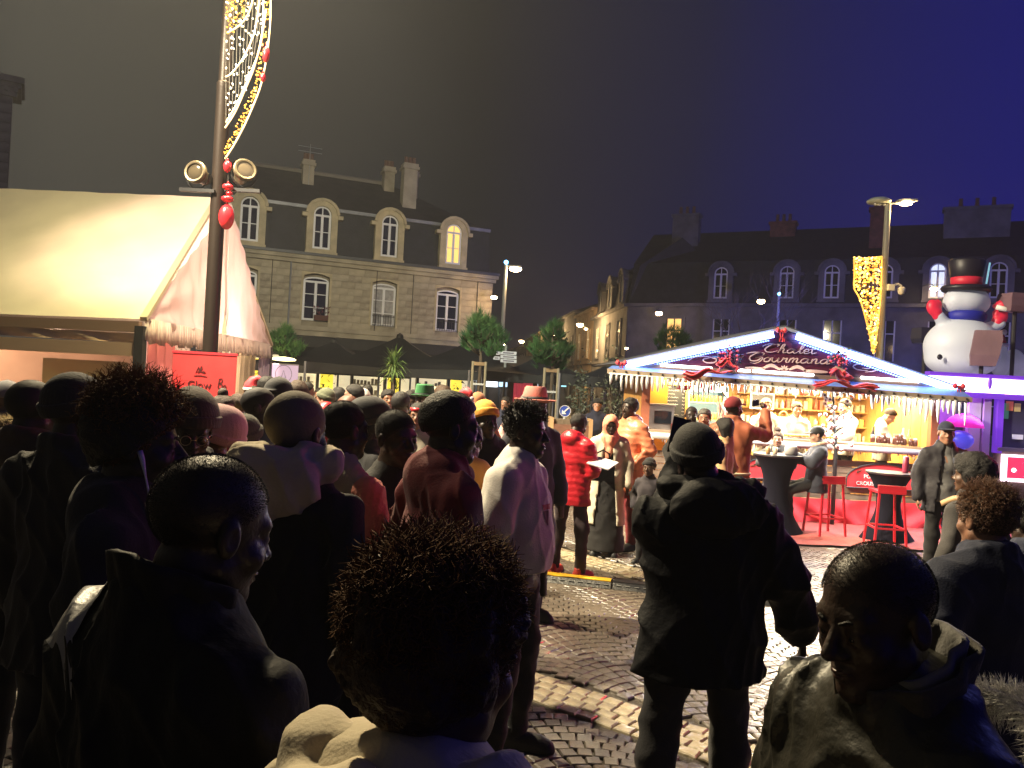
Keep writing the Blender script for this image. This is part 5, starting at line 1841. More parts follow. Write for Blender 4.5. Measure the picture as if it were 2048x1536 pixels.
# ------------------------------------------------------------------ trees and plants
M_bark = mat('grey bark', (.13, .10, .07), .9, bump=(30, .6, (1, 1, .3)))
M_leafs = [mat('pine needles', (.075, .19, .060), .6, spec=.3), mat('pale pine needles', (.12, .25, .075), .6, spec=.3), mat('old pine needles', (.042, .11, .045), .6, spec=.3)]
def pine(label, px, ptop, pbot, d, wpx, seed, stakes=False, nt=330):
    g = random.Random(seed)
    top, bot = at(px, ptop, d), at(px, pbot, d)
    rx = wpx / 2 / FPX * d
    cz, rz_ = (top.z + bot.z) / 2, (top.z - bot.z) / 2
    x0 = top.x - .05
    root = empty('pine_tree', (x0, d, 0), 0, label, 'tree', 'young pine trees on the square')
    tr = MB()
    tr.tube([(x0, d, 0), (x0 + .03, d, cz - rz_ * .9), (x0 - .02, d, cz), (x0, d, top.z - .2)], [.055, .045, .035, .012], 8)
    ends = []
    for k in range(16):
        a, t_ = g.uniform(0, 2 * PI), g.uniform(.0, .8)
        z = cz - rz_ * .85 + t_ * rz_ * 1.5
        e = Vector((x0 + math.cos(a) * rx * .75, d + math.sin(a) * rx * .75, z + rz_ * .45))
        tr.tube([(x0, d, z), ((x0 + e.x) / 2, (d + e.y) / 2, z + .1), e], [.022, .014, .006], 5)
    tr.build('trunk', M_bark, root, True)
    cl = [MB(), MB(), MB()]
    lobes = [(g.uniform(-.68, .68), g.uniform(-.6, .6), g.uniform(-.75, .6), g.uniform(.24, .46)) for _ in range(11)] + [(0, 0, .45, .5)]
    for _ in range(nt):
        l = g.choice(lobes)
        v = Vector((g.gauss(0, 1), g.gauss(0, 1), g.gauss(0, 1))).normalized() * (g.uniform(.4, 1) ** .5 if g.random() < .8 else g.uniform(1, 1.45)) * l[3]
        tp_ = 1 - .5 * max(0, l[2] + v.z)
        c = Vector((x0 + (l[0] + v.x) * rx * tp_, d + (l[1] + v.y) * rx * tp_, cz + (l[2] + v.z) * rz_))
        up = (v + Vector((0, 0, .7))).normalized()
        m = cl[0 if g.random() < .5 else (1 if v.z > 0 else 2)]  # paler needles above each lobe's middle, darker ones below
        for q in range(13):
            dr_ = (up + Vector((g.uniform(-1, 1), g.uniform(-1, 1), g.uniform(-.7, 1))) * .75).normalized() * g.uniform(.15, .30) * (.7 + .5 * rx)
            sd = dr_.orthogonal().normalized() * .011
            b = c + Vector((g.uniform(-.03, .03), g.uniform(-.03, .03), g.uniform(-.03, .03)))
            m.add([b - sd, b + sd, b + dr_], [(0, 1, 2)])
    for m, mm in zip(cl, M_leafs):
        m.build('crown', mm, root)['kind'] = 'stuff'
    if stakes:
        for sx in (-1, 1):
            MB().tube([(x0 + sx * .17, d - .05, 0), (x0 + sx * .17, d - .05, bot.z + .28 - .3)], .035, 8).build('stake', mat('peeled timber stake', (.42, .36, .24), .7, bump=(20, .3)), root)
        MB().box((x0, d - .05, bot.z - .08), (.34, .04, .09)).build('stake_board', M_wood, root)
        MB().box((x0, d - .05, bot.z - .62), (.34, .03, .05)).build('stake_board', M_white, root)
    return root
pine('young pine tree with a round crown tied to two stakes, right of the floodlit house', 968, 628, 722, 20.5, 100, 3, True, 300)
pine('young pine tree between two stakes at the mouth of the side street', 1112, 645, 735, 19.5, 88, 5, True, 290)
pine('dim pine crown between the tent gable and the black canopies', 575, 655, 715, 25, 80, 8, False, 260)
pine('pine crown showing just above the left slope of the chalet roof', 1350, 655, 740, 26, 86, 11, False, 260)
# palm
pr = empty('yucca_palm', (at(787, 735, 18).x, 18, 0), 0, 'spiky yucca palm standing in front of the black canopies', 'palm')
c = at(787, 731, 18)
MB().tube([(c.x, 18, 0), (c.x + .03, 18, c.z * .5), (c.x, 18, c.z)], [.07, .06, .05], 8).build('trunk', M_bark, pr, True)
ml = [MB(), MB()]
for k in range(150):
    a, el = rnd.uniform(0, 2 * PI), rnd.uniform(-.75, 1.5)
    dv = Vector((math.cos(a) * math.cos(el), math.sin(a) * math.cos(el), math.sin(el)))
    L = rnd.uniform(.36, .58)
    sd = dv.cross(Vector((0, 0, 1))).normalized() * .018
    b = c + Vector((0, 0, rnd.uniform(-.25, .1)))
    e = b + dv * L + Vector((0, 0, -.10 * math.cos(el)))
    mid_ = b + dv * L * .55 + Vector((0, 0, .02))
    ml[k % 2].add([b - sd, b + sd, mid_ + sd, mid_ - sd, e], [(0, 1, 2, 3), (3, 2, 4)])
for m, mm in zip(ml, (mat('palm leaf', (.20, .30, .08), .5), mat('dark palm leaf', (.11, .19, .06), .5))):
    m.build('fronds', mm, pr)['kind'] = 'stuff'
# bare tree with frosty twigs
bt = empty('bare_tree', (at(1500, 690, 30).x, 30, 0), 0, 'bare winter tree with thin twigs under the amber lantern behind the chalet', 'tree')
m = MB()
def branch(p, dv, L, r_, n):
    e = p + dv * L
    m.tube([p, (p + e) / 2 + Vector((rnd.uniform(-.05, .05), 0, rnd.uniform(-.02, .05))), e], [r_, r_ * .8, r_ * .55], 5 if r_ > .02 else 3, False)
    if n:
        for _ in range(3):
            branch(e, (dv + Vector((rnd.uniform(-.8, .8), rnd.uniform(-.6, .6), rnd.uniform(-.2, .6)))).normalized(), L * rnd.uniform(.6, .8), r_ * .55, n - 1)
branch(Vector((at(1500, 690, 30).x, 30, 0)), Vector((0, 0, 1)), 2.2, .09, 5)
m.build('trunk', M_bark, bt, True)
# shrub behind the planter
def shrub(label, px, py, d, wpx, hpx, seed):
    g = random.Random(seed)
    c = at(px, py, d)
    rx, rz_ = wpx / 2 / FPX * d, hpx / FPX * d
    root = empty('shrub', (c.x, d, 0), 0, label, 'shrub')
    s = MB()
    for k in range(7):
        s.tube([(c.x + g.uniform(-.1, .1), d, .0), (c.x + g.uniform(-rx, rx) * .6, d + g.uniform(-.2, .2), c.z + rz_ * .3)], [.015, .006], 5)
    s.build('stem', M_bark, root)
    mm = [MB(), MB()]
    for k in range(520):
        v = Vector((g.gauss(0, .5), g.gauss(0, .5), g.gauss(0, .5)))
        p = Vector((c.x + v.x * rx, d + v.y * rx, c.z + v.z * rz_))
        if p.z < .1: continue
        a = Vector((g.uniform(-1, 1), g.uniform(-1, 1), g.uniform(-1, 1))).normalized()
        b = a.orthogonal().normalized()
        mm[k % 2].add([p - a * .05, p + b * .018, p + a * .05, p - b * .018], [(0, 1, 2, 3)])
    mm[0].build('leaves', mat('olive leaf', (.07, .09, .05), .6), root)['kind'] = 'stuff'
    mm[1].build('leaves', mat('grey green leaf', (.10, .115, .085), .6), root)['kind'] = 'stuff'
shrub('olive shrub standing left of the chalet under its icicle eave', 1232, 800, 15.5, 60, 80, 1)
shrub('dark bushy plant between the pine stakes and the man in dark blue', 1163, 800, 17.5, 40, 70, 2)

# ------------------------------------------------------------------ black terrace canopies
M_can = mat('black canopy canvas', (.017, .0175, .020), .65, bump=(6, .4), var=(1.5, .2))
def canopy(label, c, hw, hd, ze, zp):
    x, y = c
    root = empty('canopy', (x, y, 0), 0, label, 'canopy', 'black terrace canopies')
    m = MB()
    cs = [(x - hw, y - hd), (x + hw, y - hd), (x + hw, y + hd), (x - hw, y + hd)]
    N = 8
    for i in range(4):
        a, b = Vector((*cs[i], ze)), Vector((*cs[(i + 1) % 4], ze))
        m.grid(lambda u, v: tuple(a.lerp(b, u).lerp(Vector((x, y, zp)), v) + Vector((0, 0, -.18 * math.sin(PI * v) - .06 * math.sin(PI * u) * (1 - v)))), N, N)
    m.build('roof_panel', M_can, root, True)
    v_ = MB()
    for i in range(4):
        a, b = Vector((*cs[i], ze)), Vector((*cs[(i + 1) % 4], ze))
        v_.grid(lambda u, v: tuple(a.lerp(b, u) + Vector((.02 * math.sin(u * 30), .02 * math.cos(u * 30), -.30 * v - .06 * math.sin(PI * u) * (1 - v)))), 20, 2)
    v_.build('valance', M_can, root, True)
    for p in cs:
        MB().tube([(p[0], p[1], 0), (p[0], p[1], ze)], .035, 8).build('leg', M_steel, root)
    MB().lathe([(.12, -.06), (.10, .04), (.02, .09)], (x, y, zp), 10).build('peak_cap', M_can, root)
for lb, px, pyp, pye, d, hwpx in (('leftmost black canopy, next to the lilac banner', 668, 682, 748, 26.5, 140), ('black canopy with its peak behind the yucca palm', 800, 672, 752, 24.5, 150), ('black canopy behind the staked pine right of the house', 935, 684, 758, 25.5, 150),
                           ('black canopy below the mouth of the side street', 1085, 706, 766, 23.5, 115), ('black canopy touching the left eave of the chalet', 1225, 722, 774, 20.5, 110)):
    pk, ev = at(px, pyp, d), at(px, pye, d - hwpx / FPX * d)
    canopy(lb, (pk.x, d), hwpx / FPX * d, hwpx / FPX * d * .9, max(ev.z + .28, 2.1), pk.z)

# ------------------------------------------------------------------ signs, planter, far stall
sg = empty('road_sign', (at(1130, 822, 14.5).x, 14.5, 0), 0, 'round blue road sign with a white arrow pointing down left', 'road sign')
c = at(1130, 822, 14.5)
ax = Vector((.08, -1, 0)).normalized()
MB().lathe([(.001, -.012), (.108, -.012), (.108, .0), (.001, .004)], c, 28, axis=ax).build('sign_disc', mat('blue sign face', (.02, .06, .36), .35, emit=.03), sg, 'auto')
MB().lathe([(.100, .003), (.108, .003), (.108, .007), (.100, .007)], c, 28, axis=ax, ring=True).build('sign_rim', M_white, sg)
m = MB()
o_ = c + ax * .010
ux, uz = Vector((1, .08, 0)).normalized(), Vector((0, 0, 1))
def P2(x, y): return o_ + ux * x + uz * y
m.prism([P2(.055, .072), P2(.072, .055), P2(-.008, -.025), P2(.022, -.055), P2(-.06, -.06), P2(-.055, .022), P2(-.025, -.008)], ax * .003)
m.build('arrow', M_white, sg)
MB().tube([(c.x, 14.53, 0), (c.x, 14.53, c.z)], .03, 8).build('post', M_grey, sg)
pb = empty('wooden_planter', (at(1140, 850, 14).x, 14.1, 0), 0, 'low wooden planter box beneath the blue arrow sign', 'planter')
b0, b1 = at(1104, 835, 14), at(1182, 842, 14)
for k in range(5):
    z = .12 + k * (b0.z - .1) / 5
    MB().box(((b0.x + b1.x) / 2, 14, z), (b1.x - b0.x, .04, (b0.z - .1) / 5 - .012)).build('plank', mat('red brown planks', (.16, .075, .05), .6, bump=(16, .4, (.3, 1, 6)), var=(3, .25)), pb)
MB().box(((b0.x + b1.x) / 2, 14.35, b0.z / 2), (b1.x - b0.x - .06, .62, b0.z - .06)).build('soil_box', M_bark, pb)
for x in (b0.x, b1.x):
    MB().box((x, 14.3, b0.z / 2), (.07, .66, b0.z)).build('corner_post', M_wood, pb)
ds_ = empty('direction_sign', (at(1016, 720, 24).x, 24, 0), 0, 'stack of white direction boards on a post behind the staked pine', 'direction sign')
MB().tube([(at(1012, 720, 24).x, 24.05, 0), (at(1012, 690, 24).x, 24.05, at(1012, 690, 24).z)], .04, 8).build('post', M_grey, ds_)
M_board = mat('white sign board', (.66, .68, .70), .4, emit=.12, ecol=(.9, .95, 1))
for (px, py) in ((1017, 706), (1017, 714), (1017, 722), (993, 706), (993, 716)):
    c = at(px, py, 24)
    bo = MB().box(c, (.50 if px > 1000 else .2, .03, .10)).build('sign_board', M_board, ds_)
    MB().box(c + Vector((0, -.018, 0)), (.34 if px > 1000 else .12, .004, .035)).build('lettering_line', mat('grey ink', (.16, .14, .2), .6), bo)
rs = empty('market_booth', (at(1045, 800, 24).x, 24, 0), 0, 'small market booth hung with red cloth under the canopies', 'booth')
for k, px in enumerate((1036, 1055)):
    c = at(px, 790, 23)
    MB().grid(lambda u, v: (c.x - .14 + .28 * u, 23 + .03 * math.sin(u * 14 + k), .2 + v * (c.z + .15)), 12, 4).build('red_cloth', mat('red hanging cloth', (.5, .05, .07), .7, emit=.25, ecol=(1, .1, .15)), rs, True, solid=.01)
MB().box((at(1045, 770, 23).x, 23.4, 1.0), (.9, .5, 2.0)).build('booth_wall', mat('dark booth board', (.05, .04, .035), .7), rs)
# glass shop corner right of the canopies: cool lit panes
kb = empty('lit_kiosk', (at(1000, 765, 28).x, 28, 0), 0, 'glass kiosk with cool white and blue lights seen under the canopies', 'kiosk')
for (px, w_, mm) in ((984, .42, mat('white light panel', (.8, .85, .9), .4, emit=2.2, ecol=(.85, .93, 1))), (1008, .36, mat('blue light panel', (.4, .6, .8), .4, emit=1.0, ecol=(.5, .75, 1))), (1032, .5, mat('pale light panel', (.7, .7, .7), .4, emit=.7, ecol=(.9, .95, 1))), (1128, .18, mat('cyan light panel', (.3, .8, .9), .4, emit=1.0, ecol=(.4, .85, 1)))):
    c = at(px, 762, 28)
    MB().box((c.x, 28, c.z), (w_, .1, .42)).build('light_panel', mm, kb)
MB().box((at(1040, 760, 28).x, 28.6, 1.5), (3.4, .1, 3.0)).build('kiosk_wall', mat('brown kiosk boards', (.07, .045, .03), .6, var=(3, .3)), kb)
for k in range(7):
    x = at(975 + k * 22, 800, 28).x
    MB().box((x, 28.1, 1.3), (.06, .08, 2.6)).build('mullion', M_iron, kb)
lamp('POINT', 'kiosk_light', (at(1010, 770, 27).x, 26.5, 2.1), 30, (.9, .95, 1), size=.2)
# ------------------------------------------------------------------ the snack chalet
chal = empty('market_chalet', (4.1, 12.2, 0), 0, 'wooden snack chalet with blue white light bars, red bows and icicle trim on its gable', 'market chalet')
YE, YG, YC, YB = 11.4, 11.9, 12.3, 14.9
M_plank = mat('grey brown planks', (.20, .145, .095), .6, bump=(14, .4, (.3, 1, 6)), var=(2.5, .3))
M_pine = mat('honey pine boards', (.50, .27, .075), .5, bump=(12, .25, (6, 1, .4)), var=(2.5, .2))
M_gab = mat('dark red gable board', (.075, .008, .030), .45, bump=(10, .2), var=(2, .25))
M_led = mat('blue white light bar', (.6, .75, 1), .4, emit=15, ecol=(.17, .33, 1))
M_tube = mat('white light tube', (1, .97, .9), .4, emit=9, ecol=(1, .93, .84))
M_ice = mat('white icicle trim', (.52, .54, .54), .5, sss=.0)
M_bow = mat('red velvet', (.50, .008, .02), .55, sheen=.4, bump=(25, .3))
M_cream2 = mat('cream lettering', (.48, .33, .28), .5)
EL, ER = at(1215, 737, YE), at(1943, 795, YE)
GL, GP, GR = at(1246, 728, YG), at(1566, 660, YG), at(1912, 778, YG)
def icicles(name, a, b, n, l0, l1, par, m=M_ice, band=.02, seed=1, r=.022):
    g = random.Random(seed)
    mb = MB()
    for i in range(n):
        p = a.lerp(b, (i + .5) / n)
        L = g.uniform(l0, l1) * (1.25 if g.random() < .25 else .8 if g.random() < .3 else 1)
        w = r * g.uniform(.8, 1.25)
        mb.tube([p + Vector((0, 0, .01)), p + Vector((g.uniform(-.006, .006), 0, -L * .5)), p + Vector((g.uniform(-.012, .012), 0, -L))], [w, w * .82, w * .35], 6)
    d = (b - a).normalized()
    if band:
        mb.beam(a + Vector((0, 0, -band / 2 + .01)), b + Vector((0, 0, -band / 2 + .01)), .04, band)
    o = mb.build(name, m, par, True)
    o['kind'] = 'stuff'
    return o
# roof slopes and gable
m = MB()
bk = Vector((0, 3.4, .05))
dz_ = Vector((0, 0, .055))
m.prism([GL + dz_ * .5 + Vector((-.14, -.06, -.03)), GP + dz_ * 1.3 + Vector((0, -.06, 0)), GP + dz_ * .8 + Vector((0, -.06, 0)), GL + Vector((-.10, -.06, -.03))], bk)
m.build('roof_slope', mat('grey roof sheet', (.07, .075, .09), .5, .2), chal)
m = MB()
m.prism([GR + dz_ * .5 + Vector((.14, -.06, -.04)), GP + dz_ * 1.3 + Vector((0, -.06, 0)), GP + dz_ * .8 + Vector((0, -.06, 0)), GR + Vector((.10, -.06, -.04))], bk)
m.build('roof_slope', mat('grey roof sheet', (.07, .075, .09), .5, .2), chal)
# gable of horizontal boards
def edge_x(z):
    l = GL.x + (GP.x - GL.x) * min(max((z - GL.z) / (GP.z - GL.z), 0), 1)
    r_ = GR.x + (GP.x - GR.x) * min(max((z - GR.z) / (GP.z - GR.z), 0), 1)
    return l, r_
nbd = 6
zb_, zt_ = GR.z - .02, GP.z - .02
for i in range(nbd):
    z0, z1 = zb_ + (zt_ - zb_) * i / nbd, zb_ + (zt_ - zb_) * (i + 1) / nbd - .006
    l0, r0 = edge_x(z0); l1, r1 = edge_x(z1)
    MB().prism([(l0, YG, z0), (r0, YG, z0), (r1, YG, z1), (l1, YG, z1)], (0, .03, 0)).build('gable_board', M_gab, chal)
for a, b in ((GL, GP), (GR, GP)):
    o = Vector((0, -.07, -.035))
    s, e = a.lerp(b, .015) + o, a.lerp(b, .93) + o
    MB().beam(s, e, .05, .095).build('light_bar', M_led, chal)
    nn_ = MB()
    for k in range(60):
        q = a.lerp(b, .02 + .9 * k / 60) + Vector((0, -.035, -.115))
        nn_.box(q, (.02, .02, .018))
    nn_.build('light_dots', mat('blue light dot', (.2, .4, 1), .4, emit=5, ecol=(.15, .3, 1), sample=False), chal)['kind'] = 'stuff'
    MB().beam(a + Vector((0, -.055, .028)), b + Vector((0, -.055, .028)), .03, .04).build('barge_board', mat('silver barge board', (.38, .40, .46), .4, .4), chal)
for (x0, y0, x1, y1) in ((1322, 730, 1424, 737), (1476, 740, 1500, 742), (1506, 742, 1627, 750), (1722, 755, 1838, 763)):
    MB().tube([at(x0, y0, YG - .08), at(x1, y1, YG - .08)], .020, 8).build('light_tube', M_tube, chal)
MB().beam(at(1262, 731, YG - .04), at(1890, 772, YG - .04), .03, .09).build('gable_sill', mat('brown sill board', (.16, .10, .07), .6), chal)
# pent roof over the counter, the bars' blue wash put into its canvas colour
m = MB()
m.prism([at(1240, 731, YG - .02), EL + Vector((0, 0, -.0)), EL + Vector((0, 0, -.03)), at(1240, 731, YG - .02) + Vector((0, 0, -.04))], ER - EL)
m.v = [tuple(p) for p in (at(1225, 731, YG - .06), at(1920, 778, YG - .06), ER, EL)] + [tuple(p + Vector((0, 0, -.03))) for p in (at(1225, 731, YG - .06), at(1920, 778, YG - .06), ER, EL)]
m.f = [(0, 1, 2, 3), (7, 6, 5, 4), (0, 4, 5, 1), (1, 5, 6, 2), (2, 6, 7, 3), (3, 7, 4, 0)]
m.build('pent_roof', mat('blue washed awning canvas', (.09, .16, .42), .45), chal)
fa_ = MB()
fa_.beam(EL + Vector((0, -.015, -.035)), ER + Vector((0, -.015, -.035)), .03, .075)
fa_.build('fascia', mat('weathered fascia board', (.34, .27, .20), .6, bump=(14, .3)), chal)
cl_ = MB()
for k in range(30):
    p = EL.lerp(ER, (k + .5) / 30)
    cl_.box(p + Vector((0, -.035, -.03)), (.02, .015, .03))
cl_.build('clips', M_iron, chal)['kind'] = 'stuff'
icicles('icicle_trim', EL + Vector((.02, -.02, -.07)), EL.lerp(ER, .30) + Vector((0, -.02, -.07)), 21, .12, .27, chal, seed=3, r=.026)
icicles('icicle_trim', EL.lerp(ER, .30) + Vector((0, -.02, -.07)), EL.lerp(ER, .72) + Vector((0, -.02, -.07)), 24, .06, .16, chal, seed=4, r=.020)
icicles('icicle_trim', EL.lerp(ER, .72) + Vector((0, -.02, -.07)), ER + Vector((-.05, -.02, -.07)), 18, .12, .28, chal, seed=5, r=.026)
# posts, side walls, floor, back wall of boards
for (px, py) in ((1293, 770), (1868, 815)):
    p = at(px, py, YC)
    MB().box((p.x, YC, 1.1), (.12, .12, 2.2)).build('post', mat('red brown post', (.30, .09, .04), .5, bump=(12, .3)), chal)
xl, xr = at(1297, 800, YC).x, at(1870, 820, YC).x
for x in (xl, xr):
    for k in range(8):
        MB().box((x, YC + .2 + k * .32, 1.1), (.04, .31, 2.2)).build('side_board', M_pine, chal)
nbk = 22
for k in range(nbk):
    x = xl + (xr - xl) * (k + .5) / nbk
    MB().box((x, YB, 1.15), ((xr - xl) / nbk - .008, .04, 2.3)).build('back_board', M_pine, chal)
MB().box(((xl + xr) / 2, (YC + YB) / 2 + .1, .10), (xr - xl, YB - YC - .2, .06)).build('floor', M_plank, chal)
MB().box(((xl + xr) / 2, (YG + YB) / 2 + .1, 2.24), (xr - xl + .1, YB - YG - .2, .03)).build('ceiling', M_pine, chal)
# counter: planks, top, icicles
CL, CR = at(1290, 853, YC - .12), at(1842, 906, YC - .12)
npk = 8
for k in range(npk):
    z0 = .16 + k * (1.0 - .16) / npk
    x = xl
    ends_ = [xl, xl + (xr - xl) * (.36 if k % 2 else .52), xr]
    for a, b in zip(ends_, ends_[1:]):
        MB().box(((a + b) / 2, YC - .02, z0 + .05), (b - a - .006, .03, .095)).build('plank', M_plank, chal)
m = MB()
m.beam((CL.x, YC + .12, (CL.z + CR.z) / 2 + .03), (CR.x + .1, YC + .12, (CL.z + CR.z) / 2 - .03), .55, .045)
m.build('counter_top', mat('worn counter board', (.26, .17, .10), .45, bump=(10, .3)), chal)
zc_ = (CL.z + CR.z) / 2
icicles('icicle_trim', Vector((CL.x, YC - .165, zc_ - .0)), Vector((CR.x + .05, YC - .165, zc_ - .05)), 118, .07, .13, chal, seed=8, band=.09, r=.016)
# red skirt and carpet along the foot of the chalet
MB().grid(lambda u, v: (xl - .1 + (xr - xl + .2) * u, YC - .12 - .10 * (1 - v) - .05 * math.sin(u * 55 + 2 * math.sin(v * 3 + u * 9)) * (1 - v * .6), .02 + v * .36), 150, 10).build('red_skirt', M_red, chal, True)
carpet = MB().grid(lambda u, v: (at(1480, 1060, 11).x - .9 + 5.6 * u, 10.18 + .12 * u + v * 2.0, .012 + .004 * math.sin(u * 40 + v * 13)), 60, 12).build('red_carpet', mat('trodden red carpet', (.30, .055, .05), .75, bump=(70, .5), var=(2.2, .3)), None, True)
tag(carpet, 'trodden red carpet laid before the chalet counter', 'carpet')
# lettering on the gable
GLY = {
 'C': (1.3, [[(1.05, 1.45), (1.2, 1.75), (.95, 1.95), (.5, 1.75), (.1, .9), (.25, .15), (.75, .05), (1.2, .45)], [(1.0, 1.9), (.4, 2.0), (-.1, 1.6), (-.2, 1.2)]]),
 'h': (.75, [[(0, 0), (.25, 1.0), (.38, 1.9), (.2, 1.8), (.12, .9), (.05, 0)], [(.07, .5), (.3, .95), (.45, .8), (.42, .2), (.55, 0), (.75, .2)]]),
 'a': (.92, [[(.6, .85), (.3, 1), (.05, .6), (.1, .1), (.35, .05), (.6, .5), (.66, .95), (.6, .2), (.75, 0), (.95, .25)]]),
 'l': (.52, [[(0, .2), (.35, 1.2), (.4, 1.85), (.25, 1.8), (.2, .7), (.3, .05), (.55, .25)]]),
 'e': (.6, [[(0, .4), (.4, .6), (.42, .95), (.2, 1), (.05, .6), (.15, .1), (.4, .05), (.65, .35)]]),
 't': (.6, [[(.2, 1.6), (.15, .6), (.25, .05), (.6, .3)], [(-.05, 1.05), (.5, 1.12)]]),
 'G': (1.3, [[(1.1, 1.45), (1.2, 1.75), (.95, 1.95), (.5, 1.75), (.1, .9), (.3, .15), (.8, .2), (1.05, .85), (.6, .8), (1.15, .9), (1.1, .1), (.7, -.45), (.3, -.3)], [(1.0, 1.9), (.3, 2.0), (-.3, 1.7)]]),
 'o': (.72, [[(.3, 1), (.05, .6), (.15, .05), (.45, .1), (.55, .7), (.3, 1), (.5, .85), (.78, .9)]]),
 'u': (.78, [[(0, .95), (.02, .3), (.2, .02), (.45, .4), (.52, .95), (.5, .2), (.62, 0), (.8, .25)]]),
 'r': (.65, [[(0, .1), (.1, .8), (.12, 1), (.2, .75), (.45, .9), (.4, .3), (.5, 0), (.68, .25)]]),
 'm': (.95, [[(0, 0), (.08, .95)], [(.05, .5), (.25, 1), (.35, .8), (.32, 0)], [(.33, .5), (.55, 1), (.66, .8), (.64, .15), (.76, 0), (.96, .25)]]),
 'n': (.72, [[(0, 0), (.08, .95)], [(.05, .5), (.28, 1), (.4, .8), (.37, .15), (.5, 0), (.74, .25)]]),
 'd': (.9, [[(.55, .85), (.3, 1), (.05, .6), (.1, .1), (.35, .05), (.55, .5), (.75, 1.9), (.6, .2), (.72, 0), (.95, .3), (1.25, .5)]]),
}
def script(txt, a, b, s, par):
    tot = sum(GLY[c][0] for c in txt)
    ux = (b - a).normalized()
    k = (b - a).length / (tot * s)
    x = 0
    for ch in txt:
        m = MB()
        stroke_text(m, GLY[ch][1], a + ux * (x * s * k), ux * k, Vector((0, 0, 1)), s, Vector((0, -1, 0)), .014, .012, .12)
        m.build('letter', M_cream2, par)
        x += GLY[ch][0]
YL = YG - .014
script('Chalet', at(1526, 704, YL), at(1632, 708, YL), .066, chal)
script('Gourmand', at(1494, 722, YL), at(1660, 728, YL), .070, chal)
def swirl(pts, w, m=M_cream2):
    P = smooth(pts, 30)
    MB().ribbon([at(x, y, YL) for x, y in P], [w * (.35 + .8 * math.sin(PI * (i + .5) / len(P))) for i in range(len(P))], (0, -1, 0), .010).build('scroll', m, chal)
swirl([(1375, 722), (1390, 714), (1412, 713), (1432, 718), (1428, 725), (1412, 725), (1406, 719), (1420, 716)], .018)
swirl([(1735, 741), (1715, 739), (1706, 732), (1722, 727), (1740, 731), (1738, 737), (1724, 736)], .016)
swirl([(1760, 736), (1748, 742), (1730, 744)], .014)
for i, (x0, x1, h) in enumerate(((1490, 1530, 4), (1525, 1560, -4), (1578, 1612, -4), (1606, 1655, 4))):
    swirl([(x0, 733 + (x0 - 1490) * .05 + 2), ((x0 + x1) / 2, 733 + (x0 - 1490) * .05 + h), (x1, 735 + (x1 - 1490) * .05 + 1)], .045)
for a_ in (-62, -32, 0, 32, 62):
    c = at(1568, 741, YL)
    d_ = Vector((math.sin(R(a_)), 0, math.cos(R(a_))))
    MB().ribbon([c + d_ * t for t in (.0, .03, .06, .085)], [.006, .026, .022, .003], (0, -1, 0), .012).build('petal', M_cream2, chal)
# berry bunches with leaves
for (px, py) in ((1459, 711), (1680, 720)):
    c = at(px, py, YG - .10)
    br_m, bd, lf = MB(), MB(), MB()
    for k in range(62):
        v = Vector((rnd.gauss(0, .075), rnd.uniform(-.09, .02), rnd.gauss(0, .065)))
        (br_m if k % 3 else bd).ball(c + v, rnd.uniform(.015, .023), 8, 6)
    for k in range(26):
        v = Vector((rnd.gauss(0, .11), rnd.uniform(-.05, .03), rnd.gauss(0, .09)))
        a = Vector((rnd.uniform(-1, 1), -.3, rnd.uniform(-1, 1))).normalized() * .07
        b = a.orthogonal().normalized() * .02
        lf.add([c + v - a, c + v + b, c + v + a, c + v - b], [(0, 1, 2, 3)])
    br_m.build('berries', mat('pink red berry', (.60, .06, .10), .2, coat=.6), chal, True)['kind'] = 'stuff'
    bd.build('dark_berries', mat('dark berry', (.05, .008, .02), .2, coat=.6), chal, True)['kind'] = 'stuff'
    lf.build('leaves', mat('dark holly leaf', (.012, .03, .014), .4), chal)['kind'] = 'stuff'
    MB().ribbon([c + Vector((.10 * t - .02, -.02, -.14 - .02 * math.sin(t * 3))) for t in (-1, -.5, 0, .5, 1)], [.01, .05, .06, .05, .01], (0, -1, 0), .012).build('straw_leaf', M_cream2, chal)
# bows
def bow(px, py, d, s, par):
    c = at(px, py, d)
    m = MB()
    m.ball(c, (s * .22, s * .2, s * .22), 12, 8)
    for sx in (-1, 1):
        m.grid(lambda u, v: tuple(c + Vector((sx * s * (.1 + .75 * u), -.25 * s * math.sin(PI * u) * math.cos(2 * PI * v), s * (.36 * math.sin(PI * min(u * 1.1, 1)) * math.sin(2 * PI * v) + .10 * math.sin(u * 3))))), 10, 14)
        m.grid(lambda u, v: tuple(c + Vector((sx * s * (.05 + .22 * u * (.6 + v) + .04 * math.sin(v * 9)), -.08 * s + .09 * s * math.sin(u * 9 + v * 2), -s * (.12 + 1.25 * v)))), 10, 8)
    m.build('bow', M_bow, par, True)
bow(1563, 662, YG - .12, .12, chal)
bow(1243, 727, YG - .25, .12, chal)
bow(1918, 774, YG - .2, .13, chal)
